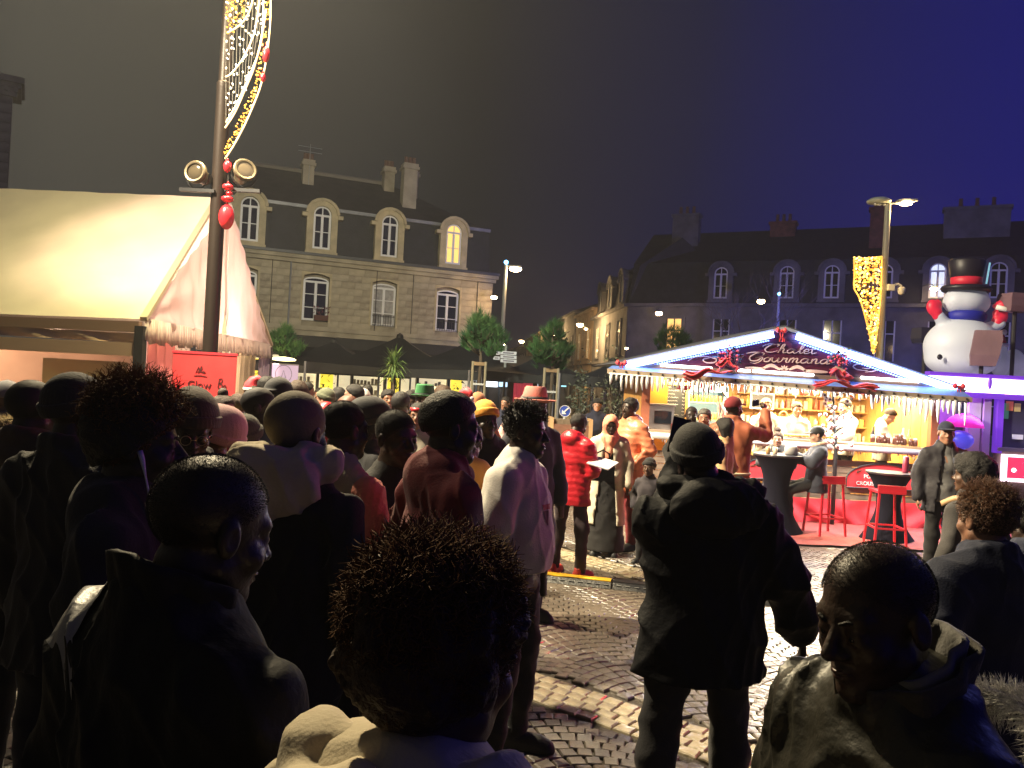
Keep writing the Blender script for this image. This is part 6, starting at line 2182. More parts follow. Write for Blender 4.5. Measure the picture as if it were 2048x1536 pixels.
# draped red cloths knotted over the pent roof edge
def drape(p, q, drop, d, par, seed):
    A, B = at(*p, d), at(*q, d)
    def fn(u, v):
        w = math.sin(PI * u)
        x = A.lerp(B, u)
        f_ = math.sin(v * 17 + u * 4 + seed) * .035 + math.sin(v * 31 + u * 9) * .015
        return (x.x + .03 * math.sin(v * 9 + u * 5), d - .10 * math.sin(v * PI) - f_, x.z - v * drop * (.55 + .45 * math.sin(u * 5 + seed)) - .05 * w * math.sin(u * 9 + seed))
    MB().grid(fn, 34, 22).build('red_drape', M_bow, par, True, solid=.008)
drape((1366, 741), (1462, 741), .13, YE - .08, chal, .4)
drape((1434, 714), (1474, 732), .20, YG - .12, chal, 1.4)
drape((1626, 762), (1750, 768), .13, YE - .08, chal, 2.2)
drape((1658, 738), (1698, 746), .20, YG - .12, chal, 3.1)
# inside: door, chalk board, fridge, warmers, shelves, goods
MB().box((at(1313, 820, 13.0).x, 13.0, 1.25), (.34, .04, 1.9)).build('door_leaf', mat('orange varnished door', (.52, .19, .02), .35), chal)
cb = at(1349, 803, 13.1)
fo = MB()
for a, b, c_, d_ in ((0, .30, .46, .05), (0, -.34, .46, .05)):
    fo.box((cb.x, 13.08, cb.z + b), (c_, .04, d_))
for sx in (-1, 1): fo.box((cb.x + sx * .205, 13.08, cb.z - .02), (.05, .035, .60))
fo.build('chalk_board_frame', M_pine, chal)
bdo = MB().box((cb.x, 13.10, cb.z - .02), (.38, .02, .62)).build('chalk_board', mat('chalk board', (.02, .021, .023), .8, var=(6, .3)), chal)
ln = MB()
for r_ in range(9):
    x = cb.x - .16
    z = cb.z + .24 - r_ * .058
    pts = []
    k = 0
    xe = cb.x + rnd.uniform(-.02, .10)
    while x < xe:
        pts.append((x, 13.086, z + (.014 if k % 2 else -.006) * rnd.uniform(.4, 1.2)))
        x += rnd.uniform(.008, .018); k += 1
    ln.tube(pts, .0032, 4)
    ln.tube([(cb.x + .125, 13.086, z), (cb.x + .135, 13.086, z + .012), (cb.x + .15, 13.086, z - .005), (cb.x + .165, 13.086, z + .008)], .003, 4)
ln.build('chalk_writing', M_white, bdo)['kind'] = 'stuff'
fr_ = empty('drinks_fridge', (at(1410, 810, 13.6).x, 13.6, .13), 0, 'glass fronted fridge of yellow drinks cans at the left of the chalet', 'fridge')
c = at(1410, 805, 13.5)
for x in (c.x - .33, c.x + .33):
    MB().box((x, 13.6, 1.1), (.05, .5, 1.95)).build('side_panel', mat('blue fridge side', (.16, .34, .50), .4), fr_)
MB().box((c.x, 13.85, 1.1), (.62, .02, 1.95)).build('back_panel', mat('lit fridge back', (.7, .8, .72), .4, emit=.5, ecol=(.75, 1, .85)), fr_)
MB().box((c.x, 13.6, 2.02), (.7, .5, .10)).build('top_panel', M_white, fr_)
for z in (1.14, 1.48, 1.78):
    MB().box((c.x, 13.6, z), (.61, .4, .02)).build('shelf', mat('yellow shelf edge', (.6, .55, .15), .4), fr_)
    for k in range(8):
        tag(MB().lathe([(.022, 0), (.028, .01), (.028, .105), (.022, .115)], (c.x - .26 + k * .073, 13.46, z + .012), 10).build('drinks_can', mat('yellow can' if k < 5 else 'orange can', (.70, .58, .03) if k < 5 else (.75, .34, .08), .3, .2), None, True),
            ('row of yellow drinks cans standing on a fridge shelf' if k < 5 else 'row of orange drinks cans at the end of a fridge shelf'), 'can', 'yellow drinks cans in the fridge' if k < 5 else 'orange drinks cans in the fridge')
wm = empty('food_warmer', (at(1320, 840, 12.55).x, 12.55, zc_ + .03), 0, 'square steel food warmer on the left end of the chalet counter', 'food warmer')
w_ = at(1320, 832, 12.5)
zt2 = at(1320, 812, 12.5).z
MB().box((w_.x, 12.55, (zc_ + .03 + zt2) / 2), (.40, .36, zt2 - zc_ - .03)).build('casing', mat('brushed steel', (.55, .52, .46), .28, .9, bump=(3, .2, (1, 1, 40))), wm)
MB().box((w_.x + .02, 12.36, (zc_ + .03 + zt2) / 2 + .02), (.27, .015, .20)).build('glass_door', M_pane, wm)
MB().box((w_.x, 12.55, zt2 + .02), (.44, .40, .035)).build('lid', mat('brushed steel', (.55, .52, .46), .28, .9, bump=(3, .2, (1, 1, 40))), wm)
mg = MB().lathe([(.05, 0), (.058, .02), (.06, .12), (.05, .13)], (at(1348, 850, 12.4).x, 12.35, zc_ + .03), 14).build('mug', mat('red printed mug', (.5, .12, .10), .4), None, True)
tag(mg, 'red round mug beside the steel food warmer', 'mug')
# bunting under the eave
bn = empty('bunting', at(1400, 775, 12.1), 0, 'short string of red and white bunting hanging over the fridge', 'bunting')
for k in range(11):
    c = at(1357 + k * 7.4, 772 + 2.2 * math.sin(k * .9), 12.15)
    MB().add([c + Vector((-.026, 0, .03)), c + Vector((.026, 0, .03)), c + Vector((.024, -.006, -.05)), c + Vector((-.024, -.006, -.05))], [(0, 1, 2, 3)]).build('pennant', M_red if k % 3 != 1 else M_white, bn, solid=.004)
MB().tube([at(1352, 768, 12.15), at(1400, 771, 12.15), at(1440, 767, 12.15)], .004, 4).build('string', M_white, bn)
# shelves along the back with goods
g = random.Random(12)
GC = [(.62, .50, .30), (.70, .62, .50), (.55, .12, .06), (.74, .55, .12), (.70, .66, .60), (.45, .22, .08), (.72, .40, .10)]
XA, XB = at(1478, 800, 14.6).x, at(1850, 820, 14.6).x
for z in (1.18, 1.46, 1.74, 2.0):
    MB().box(((XA + XB) / 2, 14.72, z - .012), (XB - XA, .26, .022)).build('shelf', M_pine, chal)
    x = XA + .05
    while x < XB - .05:
        w2, h2 = g.uniform(.05, .10), g.uniform(.10, .22)
        cidx = g.randrange(len(GC))
        if g.random() < .5:
            ob = MB().lathe([(w2 * .42, 0), (w2 * .48, .01), (w2 * .48, h2 * .62), (w2 * .2, h2 * .80), (w2 * .2, h2), (.002, h2)], (x + w2 / 2, 14.68 + g.uniform(-.03, .05), z), 10)
            nm, ct, lb = 'bottle', 'bottle', 'bottle standing on a shelf at the back of the chalet'
        else:
            ob = MB().box((x + w2 / 2, 14.68 + g.uniform(-.03, .05), z + h2 / 2), (w2 * .92, .10, h2), (0, 0, g.uniform(-.15, .15)))
            nm, ct, lb = 'packet', 'packet', 'packet standing on a shelf at the back of the chalet'
        cn_ = ['tan', 'cream', 'red', 'yellow', 'off-white', 'brown', 'orange'][cidx]
        tag(ob.build(nm, mat(cn_ + ' pack', GC[cidx], .4), None, 'auto'), 'small ' + cn_ + ' ' + lb, ct, cn_ + ' ' + nm + 's on the chalet shelves')
        x += w2 + g.uniform(.01, .05)
# red curtain with its own icicles, menu board, hanging items
rc0, rc1 = at(1785, 812, 14.2), at(1843, 816, 14.2)
MB().grid(lambda u, v: (rc0.x + (rc1.x - rc0.x + .12) * u, 14.2 + .025 * math.sin(u * 34), 1.0 + v * (rc0.z - 1.0)), 30, 6).build('red_curtain', mat('bright red curtain', (.70, .02, .03), .6, sheen=.2), chal, True)
icicles('icicle_trim', Vector((rc0.x, 14.12, rc0.z + .02)), Vector((rc1.x + .14, 14.12, rc0.z)), 18, .06, .14, chal, seed=11, band=.14, r=.022)
mb_ = at(1524, 802, 14.3)
fo = MB().box((mb_.x, 14.3, mb_.z), (.44, .03, .30)).build('menu_board', M_white, chal)
MB().box((mb_.x, 14.278, mb_.z), (.38, .012, .24)).build('menu_panel', mat('dark menu panel', (.06, .055, .06), .6), fo)
for k, px in enumerate((1560, 1590, 1612, 1632, 1705, 1722, 1760, 1775)):
    c = at(px, 783, 13.5)
    h = MB().lathe([(.01, .16), (.05, .10), (.055, -.02), (.04, -.06), (.005, -.07)], c, 12)
    h.tube([c + Vector((0, 0, .15)), c + Vector((0, 0, .35))], .004, 4)
    tag(h.build('hanging_packet', mat('cellophane packet', ((.70, .30, .12), (.74, .66, .5), (.6, .05, .04))[k % 3], .3), None, True), ('orange', 'cream', 'red')[k % 3] + ' cellophane packet hanging from the chalet ceiling', 'packet', ('orange', 'cream', 'red')[k % 3] + ' packets hanging inside the chalet')
c = at(1566, 845, 13.2)
tag(MB().tube([c + Vector((.07 * math.cos(PI * k / 8), 0, .10 + .09 * math.sin(PI * k / 8))) for k in range(9)], .010, 6).lathe([(.07, -.08), (.085, .0), (.085, .10), (.08, .10)], c, 14).build('wicker_basket', M_pine, None, True), 'small wicker basket with a hoop handle between the two women', 'basket')
# jars in a row on the counter
M_jar = mat('brown preserve jar', (.11, .035, .022), .25, coat=.4)
for k in range(11):
    px = 1744 + k * 8.6 + rnd.uniform(-1, 1)
    big = k in (3, 5, 6, 7)
    c = at(px, 895 + (px - 1744) * .10, 12.35)
    s = 1.35 if big else 1.
    ro = empty('preserve_jar', (c.x, 12.35 + rnd.uniform(-.05, .08), zc_ + .026 - .0003 * (px - 1744)), 0, 'tall brown preserve jar with a pale seal in the row on the counter' if big else 'squat brown preserve jar in the row on the counter', 'jar', 'tall preserve jars on the counter' if big else 'squat preserve jars on the counter')
    MB().lathe([(.030 * s, 0), (.036 * s, .01), (.036 * s, .075 * s), (.026 * s, .098 * s)], (0, 0, 0), 12).build('glass', M_jar, ro, True, False)
    MB().lathe([(.028 * s, .098 * s), (.029 * s, .102 * s), (.029 * s, .125 * s), (.002, .127 * s)], (0, 0, 0), 12).build('lid', mat('kraft paper lid' if k % 2 else 'white lid', (.34, .16, .09) if k % 2 else (.7, .66, .6), .6), ro, True, False)
    if big: MB().lathe([(.012, .0), (.0125, .004), (.001, .005)], (0, -.049, .055), 10, axis=(0, -1, 0)).build('seal', M_cream2, ro, False, False)
for k, (px, hgt) in enumerate(((1806, .26), (1818, .24), (1745, .25))):
    c = at(px, 880, 12.5)
    tag(MB().lathe([(.03, 0), (.034, .01), (.034, hgt * .55), (.013, hgt * .78), (.012, hgt), (.002, hgt)], (c.x, 12.5, zc_ + .02), 12).build('bottle', mat(('white sauce bottle', 'yellow sauce bottle', 'dark sauce bottle')[k], ((.75, .72, .68), (.72, .62, .20), (.03, .02, .02))[k], .3), None, True), ('white sauce bottle behind the row of jars', 'yellow sauce bottle at the right end of the jars', 'slim dark bottle at the left end of the jars')[k], 'bottle')
for k, px in enumerate((1582, 1606, 1634, 1660)):
    c = at(px, 886, 12.45)
    tr_ = empty('food_tray', (c.x, 12.45, zc_ + .02), 0, ('oval tray of golden pastries', 'deep tray of yellow snacks', 'flat tray of sliced bread', 'small tray of fried rolls')[k] + ' on the chalet counter', 'tray')
    MB().box((0, 0, .015), (.22, .24, .02)).build('tray', M_steel, tr_, False, False)
    for q in range(9):
        MB().ball((-.07 + .07 * (q % 3), -.07 + .07 * (q // 3), .045), (.032, .030, .026), 8, 6).build('pastry', mat('golden pastry', (.58, .30, .06), .5), tr_, True, False)
# pompon tree and dried sticks by the posts
pt = empty('pompon_tree', (at(1672, 880, 12.0).x, 12.0, 0), 0, 'dark branched decoration covered with pale pompons standing at the chalet counter', 'decoration')
c0 = at(1672, 900, 12.0)
ct = at(1665, 775, 12.0)
tk = MB()
tk.tube([(c0.x, 12, 0), (c0.x, 12, c0.z), ct], [.035, .028, .016], 7)
for k in range(12):
    p = c0.lerp(ct, rnd.uniform(0, .9))
    tk.tube([p, p + Vector((rnd.uniform(-.2, .2), rnd.uniform(-.1, .1), rnd.uniform(.05, .25)))], [.014, .005], 5)
tk.build('branches', M_iron, pt, True)
pmesh, dmesh = MB().ball((0, 0, 0), .034, 10, 7).mesh('pompon', mat('pale pompon', (.62, .52, .48), .85, bump=(90, .6)), True), MB().ball((0, -.026, 0), .017, 8, 6).mesh('pompon_core', mat('dark pompon core', (.10, .02, .03), .6), True)
for k in range(52):
    x, y = rnd.gauss(1668, 17), 785 + 115 * rnd.random()
    x = min(max(x, 1640), 1702)
    c = at(x, y, 11.95 + rnd.uniform(-.05, .1)) - wloc(pt)
    o = link('pompon', pmesh, pt, None, c, (0, 0, rnd.uniform(-.6, .6)), (rnd.uniform(.8, 1.2),) * 3)
    link('pompon_core', dmesh, o)
sk_ = empty('dried_sticks', (at(1450, 850, 12.0).x, 12.0, 0), 0, 'bundle of dried sticks and straw bows tied to the left post of the counter', 'decoration')
for k in range(20):
    a = at(rnd.uniform(1440, 1462), 868, 12.0)
    b = at(rnd.uniform(1428, 1485), rnd.uniform(778, 835), 11.95)
    MB().tube([a, a.lerp(b, .6) + Vector((rnd.uniform(-.03, .03), 0, 0)), b], [.016, .014, .008], 5).build('stick', mat('dry stick' if k % 3 else 'red brown stick', (.48, .30, .16) if k % 3 else (.24, .07, .05), .7), sk_)
MB().tube([at(1424, 754, 11.8), at(1456, 800, 12.1)], .012, 6).build('stay_rod', M_iron, chal)
MB().tube([at(1700, 770, 11.8), at(1676, 800, 12.1)], .012, 6).build('stay_rod', M_iron, chal)
# arched red notices on the counter front
M_notice = mat('red notice board', (.62, .035, .045), .45, emit=.05, ecol=(1, .1, .1))
def notice(label, px0, px1, pyt, pyb, words_):
    y = YC - .07
    a, b = at(px0, pyb, y), at(px1, pyb + (px1 - px0) * .054, y)
    zt = at((px0 + px1) / 2, pyt, y).z
    root = empty('notice_board', ((a.x + b.x) / 2, y, 0), 0, label, 'notice board')
    zb = (a.z + b.z) / 2
    w = (b.x - a.x) / 2
    cx = (a.x + b.x) / 2
    pts = [(cx - w, y, zb), (cx + w, y, zb)] + [(cx + w * math.cos(PI * k / 14), y, zb + (zt - zb) * (.35 + .65 * math.sin(PI * k / 14))) for k in range(15)]
    MB().prism(pts, (0, .02, 0)).build('panel', M_notice, root)
    MB().tube([Vector(p) + Vector((0, -.006, 0)) for p in pts[2:]] + [Vector(pts[0]) + Vector((0, -.006, 0)), Vector(pts[1]) + Vector((0, -.006, 0)), Vector(pts[2]) + Vector((0, -.006, 0))], .012, 6).build('edging', M_iron, root)
    for i, (t, sz, fx, fz) in enumerate(words_):
        lettering(t, sz, root, (cx + w * fx, y - .006, zb + (zt - zb) * fz), 0, M_white)
    for k in range(5):
        c = Vector((cx - w * .72 + rnd.uniform(-.04, .04), y - .01, zb + (zt - zb) * .62 + rnd.uniform(-.03, .03)))
        MB().ribbon([c, c + Vector((rnd.uniform(-.06, .06), 0, rnd.uniform(-.05, .05)))], [.02, .012], (0, -1, 0), .004).build('leaf_print', mat('brown leaf print', (.14, .05, .03), .6), root)
    return root
notice('arched red notice with white capitals, half hidden by the right-hand black table cover', 1692, 1838, 928, 974, [('POM', .085, -.38, .46), ('CROUSTILL', .085, -.36, .18)])
notice('arched red notice behind the left-hand black cocktail table', 1486, 1626, 913, 955, [])
# interior light
lamp('AREA', 'chalet_light', ((xl + xr) / 2, 13.2, 2.18), 780, (1, .78, .42), ((xl + xr) / 2, 13.2, 0), shape=(4.2, .9))
lamp('AREA', 'chalet_light', ((xl + xr) / 2, 11.62, 2.06), 300, (1, .93, .84), ((xl + xr) / 2, 10.6, 0), shape=(4.2, .2))

# ------------------------------------------------------------------ cocktail tables, stools, cups
M_stretch = mat('black stretch cover', (.006, .006, .012), .9, bump=(5, .3, (1, 1, .3)), spec=.08)
def ctable(label, px, pyt, y, wpx):
    c = at(px, pyt, y)
    r_ = wpx / 2 / FPX * y
    root = empty('cocktail_table', (c.x, y, 0), 0, label, 'cocktail table', 'cocktail tables on the red carpet')
    z = c.z
    def fn(u, v):
        a = u * 2 * PI
        k = (1 - v)
        rr = r_ * (.50 + .50 * abs(2 * v - 1.04) ** 1.7) if v < .52 else r_ * (.50 + .50 * ((v - .52) / .48) ** 2.2)
        pt_ = 1 + .16 * max(0, math.cos(2 * a)) ** 3 * max(0, .35 - v) * 3
        return (c.x + rr * pt_ * math.cos(a), y + rr * pt_ * math.sin(a), .015 + v * (z - .015) + .0 * k)
    MB().grid(fn, 40, 26).build('cover', M_stretch, root, True)
    MB().lathe([(r_ * .99, z - .03), (r_ * 1.01, z - .015), (r_ * 1.0, z), (.01, z + .001)], (c.x, y, 0), 32).build('table_top', mat('dark table top', (.03, .03, .036), .3), root, 'auto')
    return root, Vector((c.x, y, z))
t1, T1 = ctable('black covered cocktail table where the man in the flat cap sits', 1556, 908, 11.1, 96)
t2, T2 = ctable('black covered cocktail table hiding half of the red notice', 1780, 944, 10.95, 90)
M_stool = mat('red lacquered steel', (.60, .02, .035), .3, coat=.4)
def stool(label, x, y, rz, h=.76, backh=.0):
    root = empty('bar_stool', (x, y, 0), rz, label, 'bar stool', 'red bar stools')
    w0, w1 = .155, .205
    for sx in (-1, 1):
        for sy in (-1, 1):
            MB().beam((sx * w1, sy * w1, 0), (sx * w0, sy * w0, h - .02), .026, .026, (0, 1, .1)).build('leg', M_stool, root, False, False)
    for i, (a, b) in enumerate((((-1, -1), (1, -1)), ((1, -1), (1, 1)), ((1, 1), (-1, 1)), ((-1, 1), (-1, -1)))):
        MB().beam((a[0] * .19, a[1] * .19, .26), (b[0] * .19, b[1] * .19, .26), .022, .022).build('foot_rail', M_stool, root, False, False)
    MB().box((0, 0, h), (.36, .36, .03)).build('seat', M_stool, root, False, False)
    MB().box((0, -.165, h + .05), (.36, .02, .09)).build('low_back', M_stool, root, False, False)
    return root
s1 = at(1645, 1060, 11.15)
stool('red bar stool under the seated man in the dark jacket', s1.x, 11.1, R(12))
s2 = at(1766, 1075, 10.5)
stool('empty red bar stool standing in front of the right-hand black table', s2.x, 10.45, R(-6), .74)
for k, (px, lb) in enumerate(((1536, 'small amber drink glass by the smiling woman'), (1550, 'tall beige paper cup on the left-hand black table'))):
    c = at(px, 905, 11.0)
    tag(MB().lathe([(.026, 0), (.03, .005), (.034, .10), (.03, .10)], (c.x, 11.0, T1.z + .002), 12).build('drink_cup', mat(('amber cup', 'beige cup')[k], ((.36, .20, .08), (.60, .48, .34))[k], .3), None, True), lb, 'cup')
cb_ = MB().lathe([(.07, 0), (.09, .01), (.09, .10), (.075, .13), (.01, .14)], (at(1588, 900, 11.05).x - .05, 11.02, T1.z + .002), 14).build('food_box', mat('grey paper box', (.32, .30, .29), .6), None, True)
tag(cb_, 'round grey food tub in front of the seated man', 'food tub')
tag(MB().lathe([(.035, 0), (.04, .01), (.04, .22), (.03, .23)], (at(1815, 930, 10.9).x, 10.95, T2.z + .002), 14).build('candle_jar', mat('dark red candle', (.25, .02, .05), .4), None, True), 'dark red cylinder standing on the right-hand black table', 'candle')

# ------------------------------------------------------------------ fairground stall with glowing fascia on the right
fs = empty('fair_stall', (9.4, 13.6, 0), 0, 'fairground stall with a glowing white and purple fascia and dark windows at the right edge', 'fair stall')
M_glow = mat('glowing lilac fascia', (.9, .8, 1), .4, emit=3.2, ecol=(.84, .66, 1))
M_purp = mat('purple trim', (.10, .03, .30), .4, emit=.35, ecol=(.25, .05, 1))
M_lil = mat('pale stall panel', (.45, .42, .55), .5, var=(1.5, .2))
f0, f1 = at(1862, 752, 12.9), at(2300, 778, 12.9)
MB().box(((f0.x + f1.x) / 2, 12.95, (f0.z + f1.z) / 2 - .10), (f1.x - f0.x, .10, .24)).build('fascia', M_glow, fs)
MB().box(((f0.x + f1.x) / 2, 13.0, (f0.z + f1.z) / 2 - .27), (f1.x - f0.x, .16, .09)).build('fascia_trim', M_purp, fs)
MB().box(((f0.x + f1.x) / 2, 13.0, (f0.z + f1.z) / 2 + .06), (f1.x - f0.x + .02, .16, .06)).build('fascia_trim', M_purp, fs)
for px in (1980,):
    c = at(px, 766, 12.86)
    MB().ball(c, (.035, .03, .11), 8, 6).build('fascia_clip', M_purp, fs, True)
zroof = (f0.z + f1.z) / 2 - .02
MB().box(((f0.x + f1.x) / 2, 15.0, zroof - .05), (f1.x - f0.x, 4.0, .08)).build('roof', M_lil, fs)
c0, c1 = at(1940, 800, 13.0), at(1985, 800, 13.0)
MB().box(((c0.x + c1.x) / 2 - .09, 13.05, 1.1), (.20, .10, 2.2)).build('corner_panel', mat('silver corner panel', (.55, .58, .70), .4), fs)
MB().box(((c0.x + c1.x) / 2 + .10, 13.03, 1.1), (.12, .12, 2.2)).build('corner_post', mat('lilac post', (.36, .28, .55), .4), fs)
MB().box(((f0.x + c0.x) / 2, 13.5, 1.1), (c0.x - f0.x + .1, .06, 2.2)).build('side_panel', M_lil, fs)
wx0 = at(1995, 830, 13.0).x
MB().box(((wx0 + f1.x) / 2, 13.02, .62), (f1.x - wx0, .10, 1.24)).build('lower_panel', mat('stall wood panel', (.20, .13, .12), .6, bump=(12, .3)), fs)
MB().box((wx0 + .03, 13.02, 1.7), (.10, .12, 1.0)).build('window_post', M_purp, fs)
MB().box(((wx0 + f1.x) / 2, 13.06, 1.72), (f1.x - wx0 - .1, .02, .92)).build('window_pane', mat('tinted stall glass', (.05, .05, .10), .12, spec=.8), fs)
MB().box(((wx0 + f1.x) / 2, 12.99, 1.27), (f1.x - wx0, .12, .06)).build('window_sill', M_steel, fs)
for (px, py, w_, h_, col, nm) in ((2012, 822, .10, .26, (.10, .45, .30), 'green sticker'), (2020, 812, .12, .16, (.75, .20, .12), 'red sticker'), (2036, 815, .10, .14, (.55, .45, .2), 'gold sticker'), (2036, 874, .18, .08, (.6, .65, .7), 'white sticker')):
    c = at(px, py, 13.03)
    MB().box((c.x, 13.04, c.z), (w_, .012, h_)).build('sticker', mat(nm, col, .4, emit=.15), fs)
MB().box((at(2035, 792, 13.03).x, 13.035, at(2035, 793, 13.0).z), (.5, .012, .05), (0, R(14), 0)).build('neon_strip', mat('pink neon', (1, .2, .6), .3, emit=4, ecol=(1, .10, .55)), fs)
pA, pB = at(2003, 908, 12.95), at(2075, 966, 12.95)
pc = (pA + pB) / 2
MB().box((pc.x, 12.94, pc.z), (pB.x - pA.x, .03, pA.z - pB.z)).build('lit_panel_frame', mat('white lit frame', (.9, .85, .9), .4, emit=2.2, ecol=(1, .82, .92)), fs)
MB().box((pc.x + .03, 12.92, pc.z + .01), (pB.x - pA.x - .12, .02, pA.z - pB.z - .10)).build('lit_panel', mat('red lit panel', (.7, .03, .08), .4, emit=.9, ecol=(1, .04, .12), var=(4, .4)), fs)
for sx in (-1, 1):
    MB().ball((pc.x + .03 + sx * .15, 12.91, pc.z - .03), (.04, .012, .035), 12, 8).build('panel_bulb', mat('white panel bulb', (1, .95, .9), .3, emit=4, ecol=(1, .9, .85)), fs, True)
um = empty('glow_umbrella', (at(1925, 850, 12.75).x, 12.75, 0), 0, 'magenta reflection shown as umbrella behind the man in the flat cap', 'glow_umbrella')  # magenta reflection given an umbrella's shape and its own glow
c = at(1928, 842, 12.75)
m = MB()
m.lathe([(.30, -.10), (.28, -.04), (.22, .04), (.12, .10), (.01, .125)], c, 16)
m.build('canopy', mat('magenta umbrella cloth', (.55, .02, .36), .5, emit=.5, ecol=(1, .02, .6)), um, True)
MB().tube([(c.x, 12.75, 0), (c.x, 12.75, c.z + .1)], .012, 6).build('shaft', M_steel, um)
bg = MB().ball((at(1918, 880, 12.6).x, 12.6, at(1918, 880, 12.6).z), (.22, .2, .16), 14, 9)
tag(bg.build('tarpaulin_bundle', mat('blue lit tarpaulin', (.05, .05, .5), .4, emit=.35, ecol=(.1, .08, 1), bump=(6, .8)), um, True), None)  # blue part of that glow, put into colour and emission
lamp('AREA', 'fascia_glow', ((f0.x + f1.x) / 2, 12.75, f0.z - .1), 110, (.55, .36, 1), ((f0.x + f1.x) / 2, 9.0, .3), shape=(3.2, .25))
lamp('SPOT', 'blue_fill_light', (11.2, 21.5, 3.0), 4500, (.10, .13, 1), (14, 44, 6.5), .2, 110, .6)  # unseen blue spot added to tint the house front behind
lamp('POINT', 'stall_light', (at(1925, 830, 12.6).x, 12.9, 1.9), 18, (.6, .1, 1), size=.2)

# inflatable snowman and his small companion on the stall roof
sn = empty('inflatable_snowman', (at(1925, 748, 14).x, 14.2, zroof), 0, 'big white inflatable snowman with black top hat and raised red mittens', 'inflatable snowman')
M_snow = mat('white inflatable cloth', (.50, .54, .66), .5, emit=.05, ecol=(.80, .82, 1), bump=(3, .15))
def S(px, py, d=14.0): return at(px, py, d)
c = S(1924, 692)
f = Field((axis(-.75, .75, .025), axis(-.6, .6, .025), axis(-.70, .70, .025)))
f.ell((0, 0, -.02), (.655, .52, .53), .01)
f.ell((.0, 0, -.28), (.60, .48, .27), .12)
for px0, py0, px1, py1 in ((1893, 655, 1874, 632), (1968, 662, 1996, 648)):
    a, b = S(px0, py0) - c, S(px1, py1) - c
    f.cap((a.x, 0, a.z), (b.x, -.05, b.z), .13, .095, .05)
o = link('body', f.mesh('body'), sn, M_snow, c - wloc(sn) + Vector((0, .0, 0)))
c2 = S(1933, 603)
f = Field((axis(-.42, .42, .02), axis(-.36, .36, .02), axis(-.3, .3, .02)))
f.ell((0, 0, 0), (.34, .29, .24), .01)
f.cap((-.20, 0, -.02), (.20, 0, -.02), .205, .205, .05)
f.cap((-.16, 0, .05), (.16, 0, .05), .20, .20, .05)
link('head', f.mesh('head'), sn, M_snow, c2 - wloc(sn))
c3 = S(1932, 633)
MB().lathe([(.28, -.10), (.335, -.06), (.34, .04), (.29, .09)], c3, 24, 1, .85).build('scarf', mat('blue scarf cloth', (.01, .015, .30), .6), sn, True)
c4 = S(1932, 578)
M_hatb = mat('black inflatable cloth', (.012, .011, .022), .45)
MB().lathe([(.2, -.05), (.40, -.05), (.43, 0), (.40, .045), (.25, .05)], c4, 28, 1, .85).build('hat_brim', M_hatb, sn, True)
MB().lathe([(.24, .045), (.255, .045), (.265, .20), (.24, .21)], c4, 24, 1, .9).build('hat_band', mat('red hat band', (.55, .02, .05), .5, emit=.05), sn, True)
MB().lathe([(.25, .20), (.27, .22), (.31, .50), (.28, .54), (.02, .555)], c4 + Vector((.0, 0, -.01)), 24, 1, .9).build('hat_crown', M_hatb, sn, True)
MB().tube([c4 + Vector((.30, -.1, .1)), c4 + Vector((.345, -.1, .48))], .016, 5).build('hat_seam_light', mat('cyan seam', (.3, .7, .8), .4, emit=.5, ecol=(.4, .85, 1)), sn)
for (px, py, sx) in ((1870, 617, -1), (1998, 636, 1)):
    cc = S(px, py, 13.95)
    f = Field((axis(-.28, .28, .016), axis(-.2, .2, .016), axis(-.26, .28, .016)))
    f.ell((sx * .02, 0, .02), (.12, .09, .155), .02)
    f.ell((sx * -.085, 0, .06), (.055, .06, .085), .03)
    f.cap((0, 0, -.14), (0, 0, -.06), .085, .10, .02)
    link('mitten', f.mesh('mitten'), sn, mat('red inflatable cloth', (.60, .015, .05), .45, emit=.10, ecol=(1, .05, .12)), cc - wloc(sn), (0, R(sx * 22), 0))
MB().lathe([(.045, 0), (.05, .01), (.02, .03)], S(1879, 714, 13.62), 14, axis=(0, -1, 0)).build('button', M_hatb, sn, True)
sm2 = empty('small_inflatable_snowman', (S(2001, 745).x, 14.3, zroof), 0, 'small white inflatable in a red santa hat half hidden behind the covered loudspeaker', 'inflatable snowman')
cc = S(2001, 715, 14.1)
f = Field((axis(-.3, .3, .02), axis(-.3, .3, .02), axis(-.4, .5, .02)))
f.ell((0, 0, -.1), (.16, .16, .26), .05); f.ell((0, 0, .16), (.10, .10, .12), .04)
link('body', f.mesh('body'), sm2, M_snow, cc - wloc(sm2))
MB().tube([cc + Vector((0, 0, .2)), cc + Vector((.01, 0, .33)), cc + Vector((.03, 0, .42))], [.10, .06, .02], 12).build('santa_hat', M_red, sm2, True)
MB().ball(cc + Vector((.035, 0, .46)), .055, 10, 7).build('pompom', M_white, sm2, True)
MB().lathe([(.1, .19), (.12, .2), (.12, .25), (.1, .26)], cc, 16).build('hat_brim', M_white, sm2, True)
dm = empty('inflatable_dome', (S(2027, 745).x, 14.3, zroof), 0, 'white inflatable dome at the right end of the stall roof', 'inflatable')
cc = S(2027, 727, 14.1)
f = Field((axis(-.3, .3, .02), axis(-.3, .3, .02), axis(-.4, .4, .02)))
f.ell((0, 0, 0), (.19, .2, .26), .02); f.cap((-.08, 0, -.18), (.08, 0, -.18), .12, .12, .05)
link('body', f.mesh('body'), dm, M_snow, cc - wloc(dm))
hs_ = empty('santa_hat', S(2004, 612, 13.9), 0, 'red santa hat perched on the raised mitten of the big snowman', 'santa hat')
cc = S(2002, 618, 13.9)
MB().tube([cc, cc + Vector((.05, 0, .10)), cc + Vector((.13, 0, .13)), cc + Vector((.19, 0, .06))], [.15, .11, .06, .025], 12).build('crown', mat('red inflatable cloth', (.60, .015, .05), .45, emit=.10, ecol=(1, .05, .12)), hs_, True)
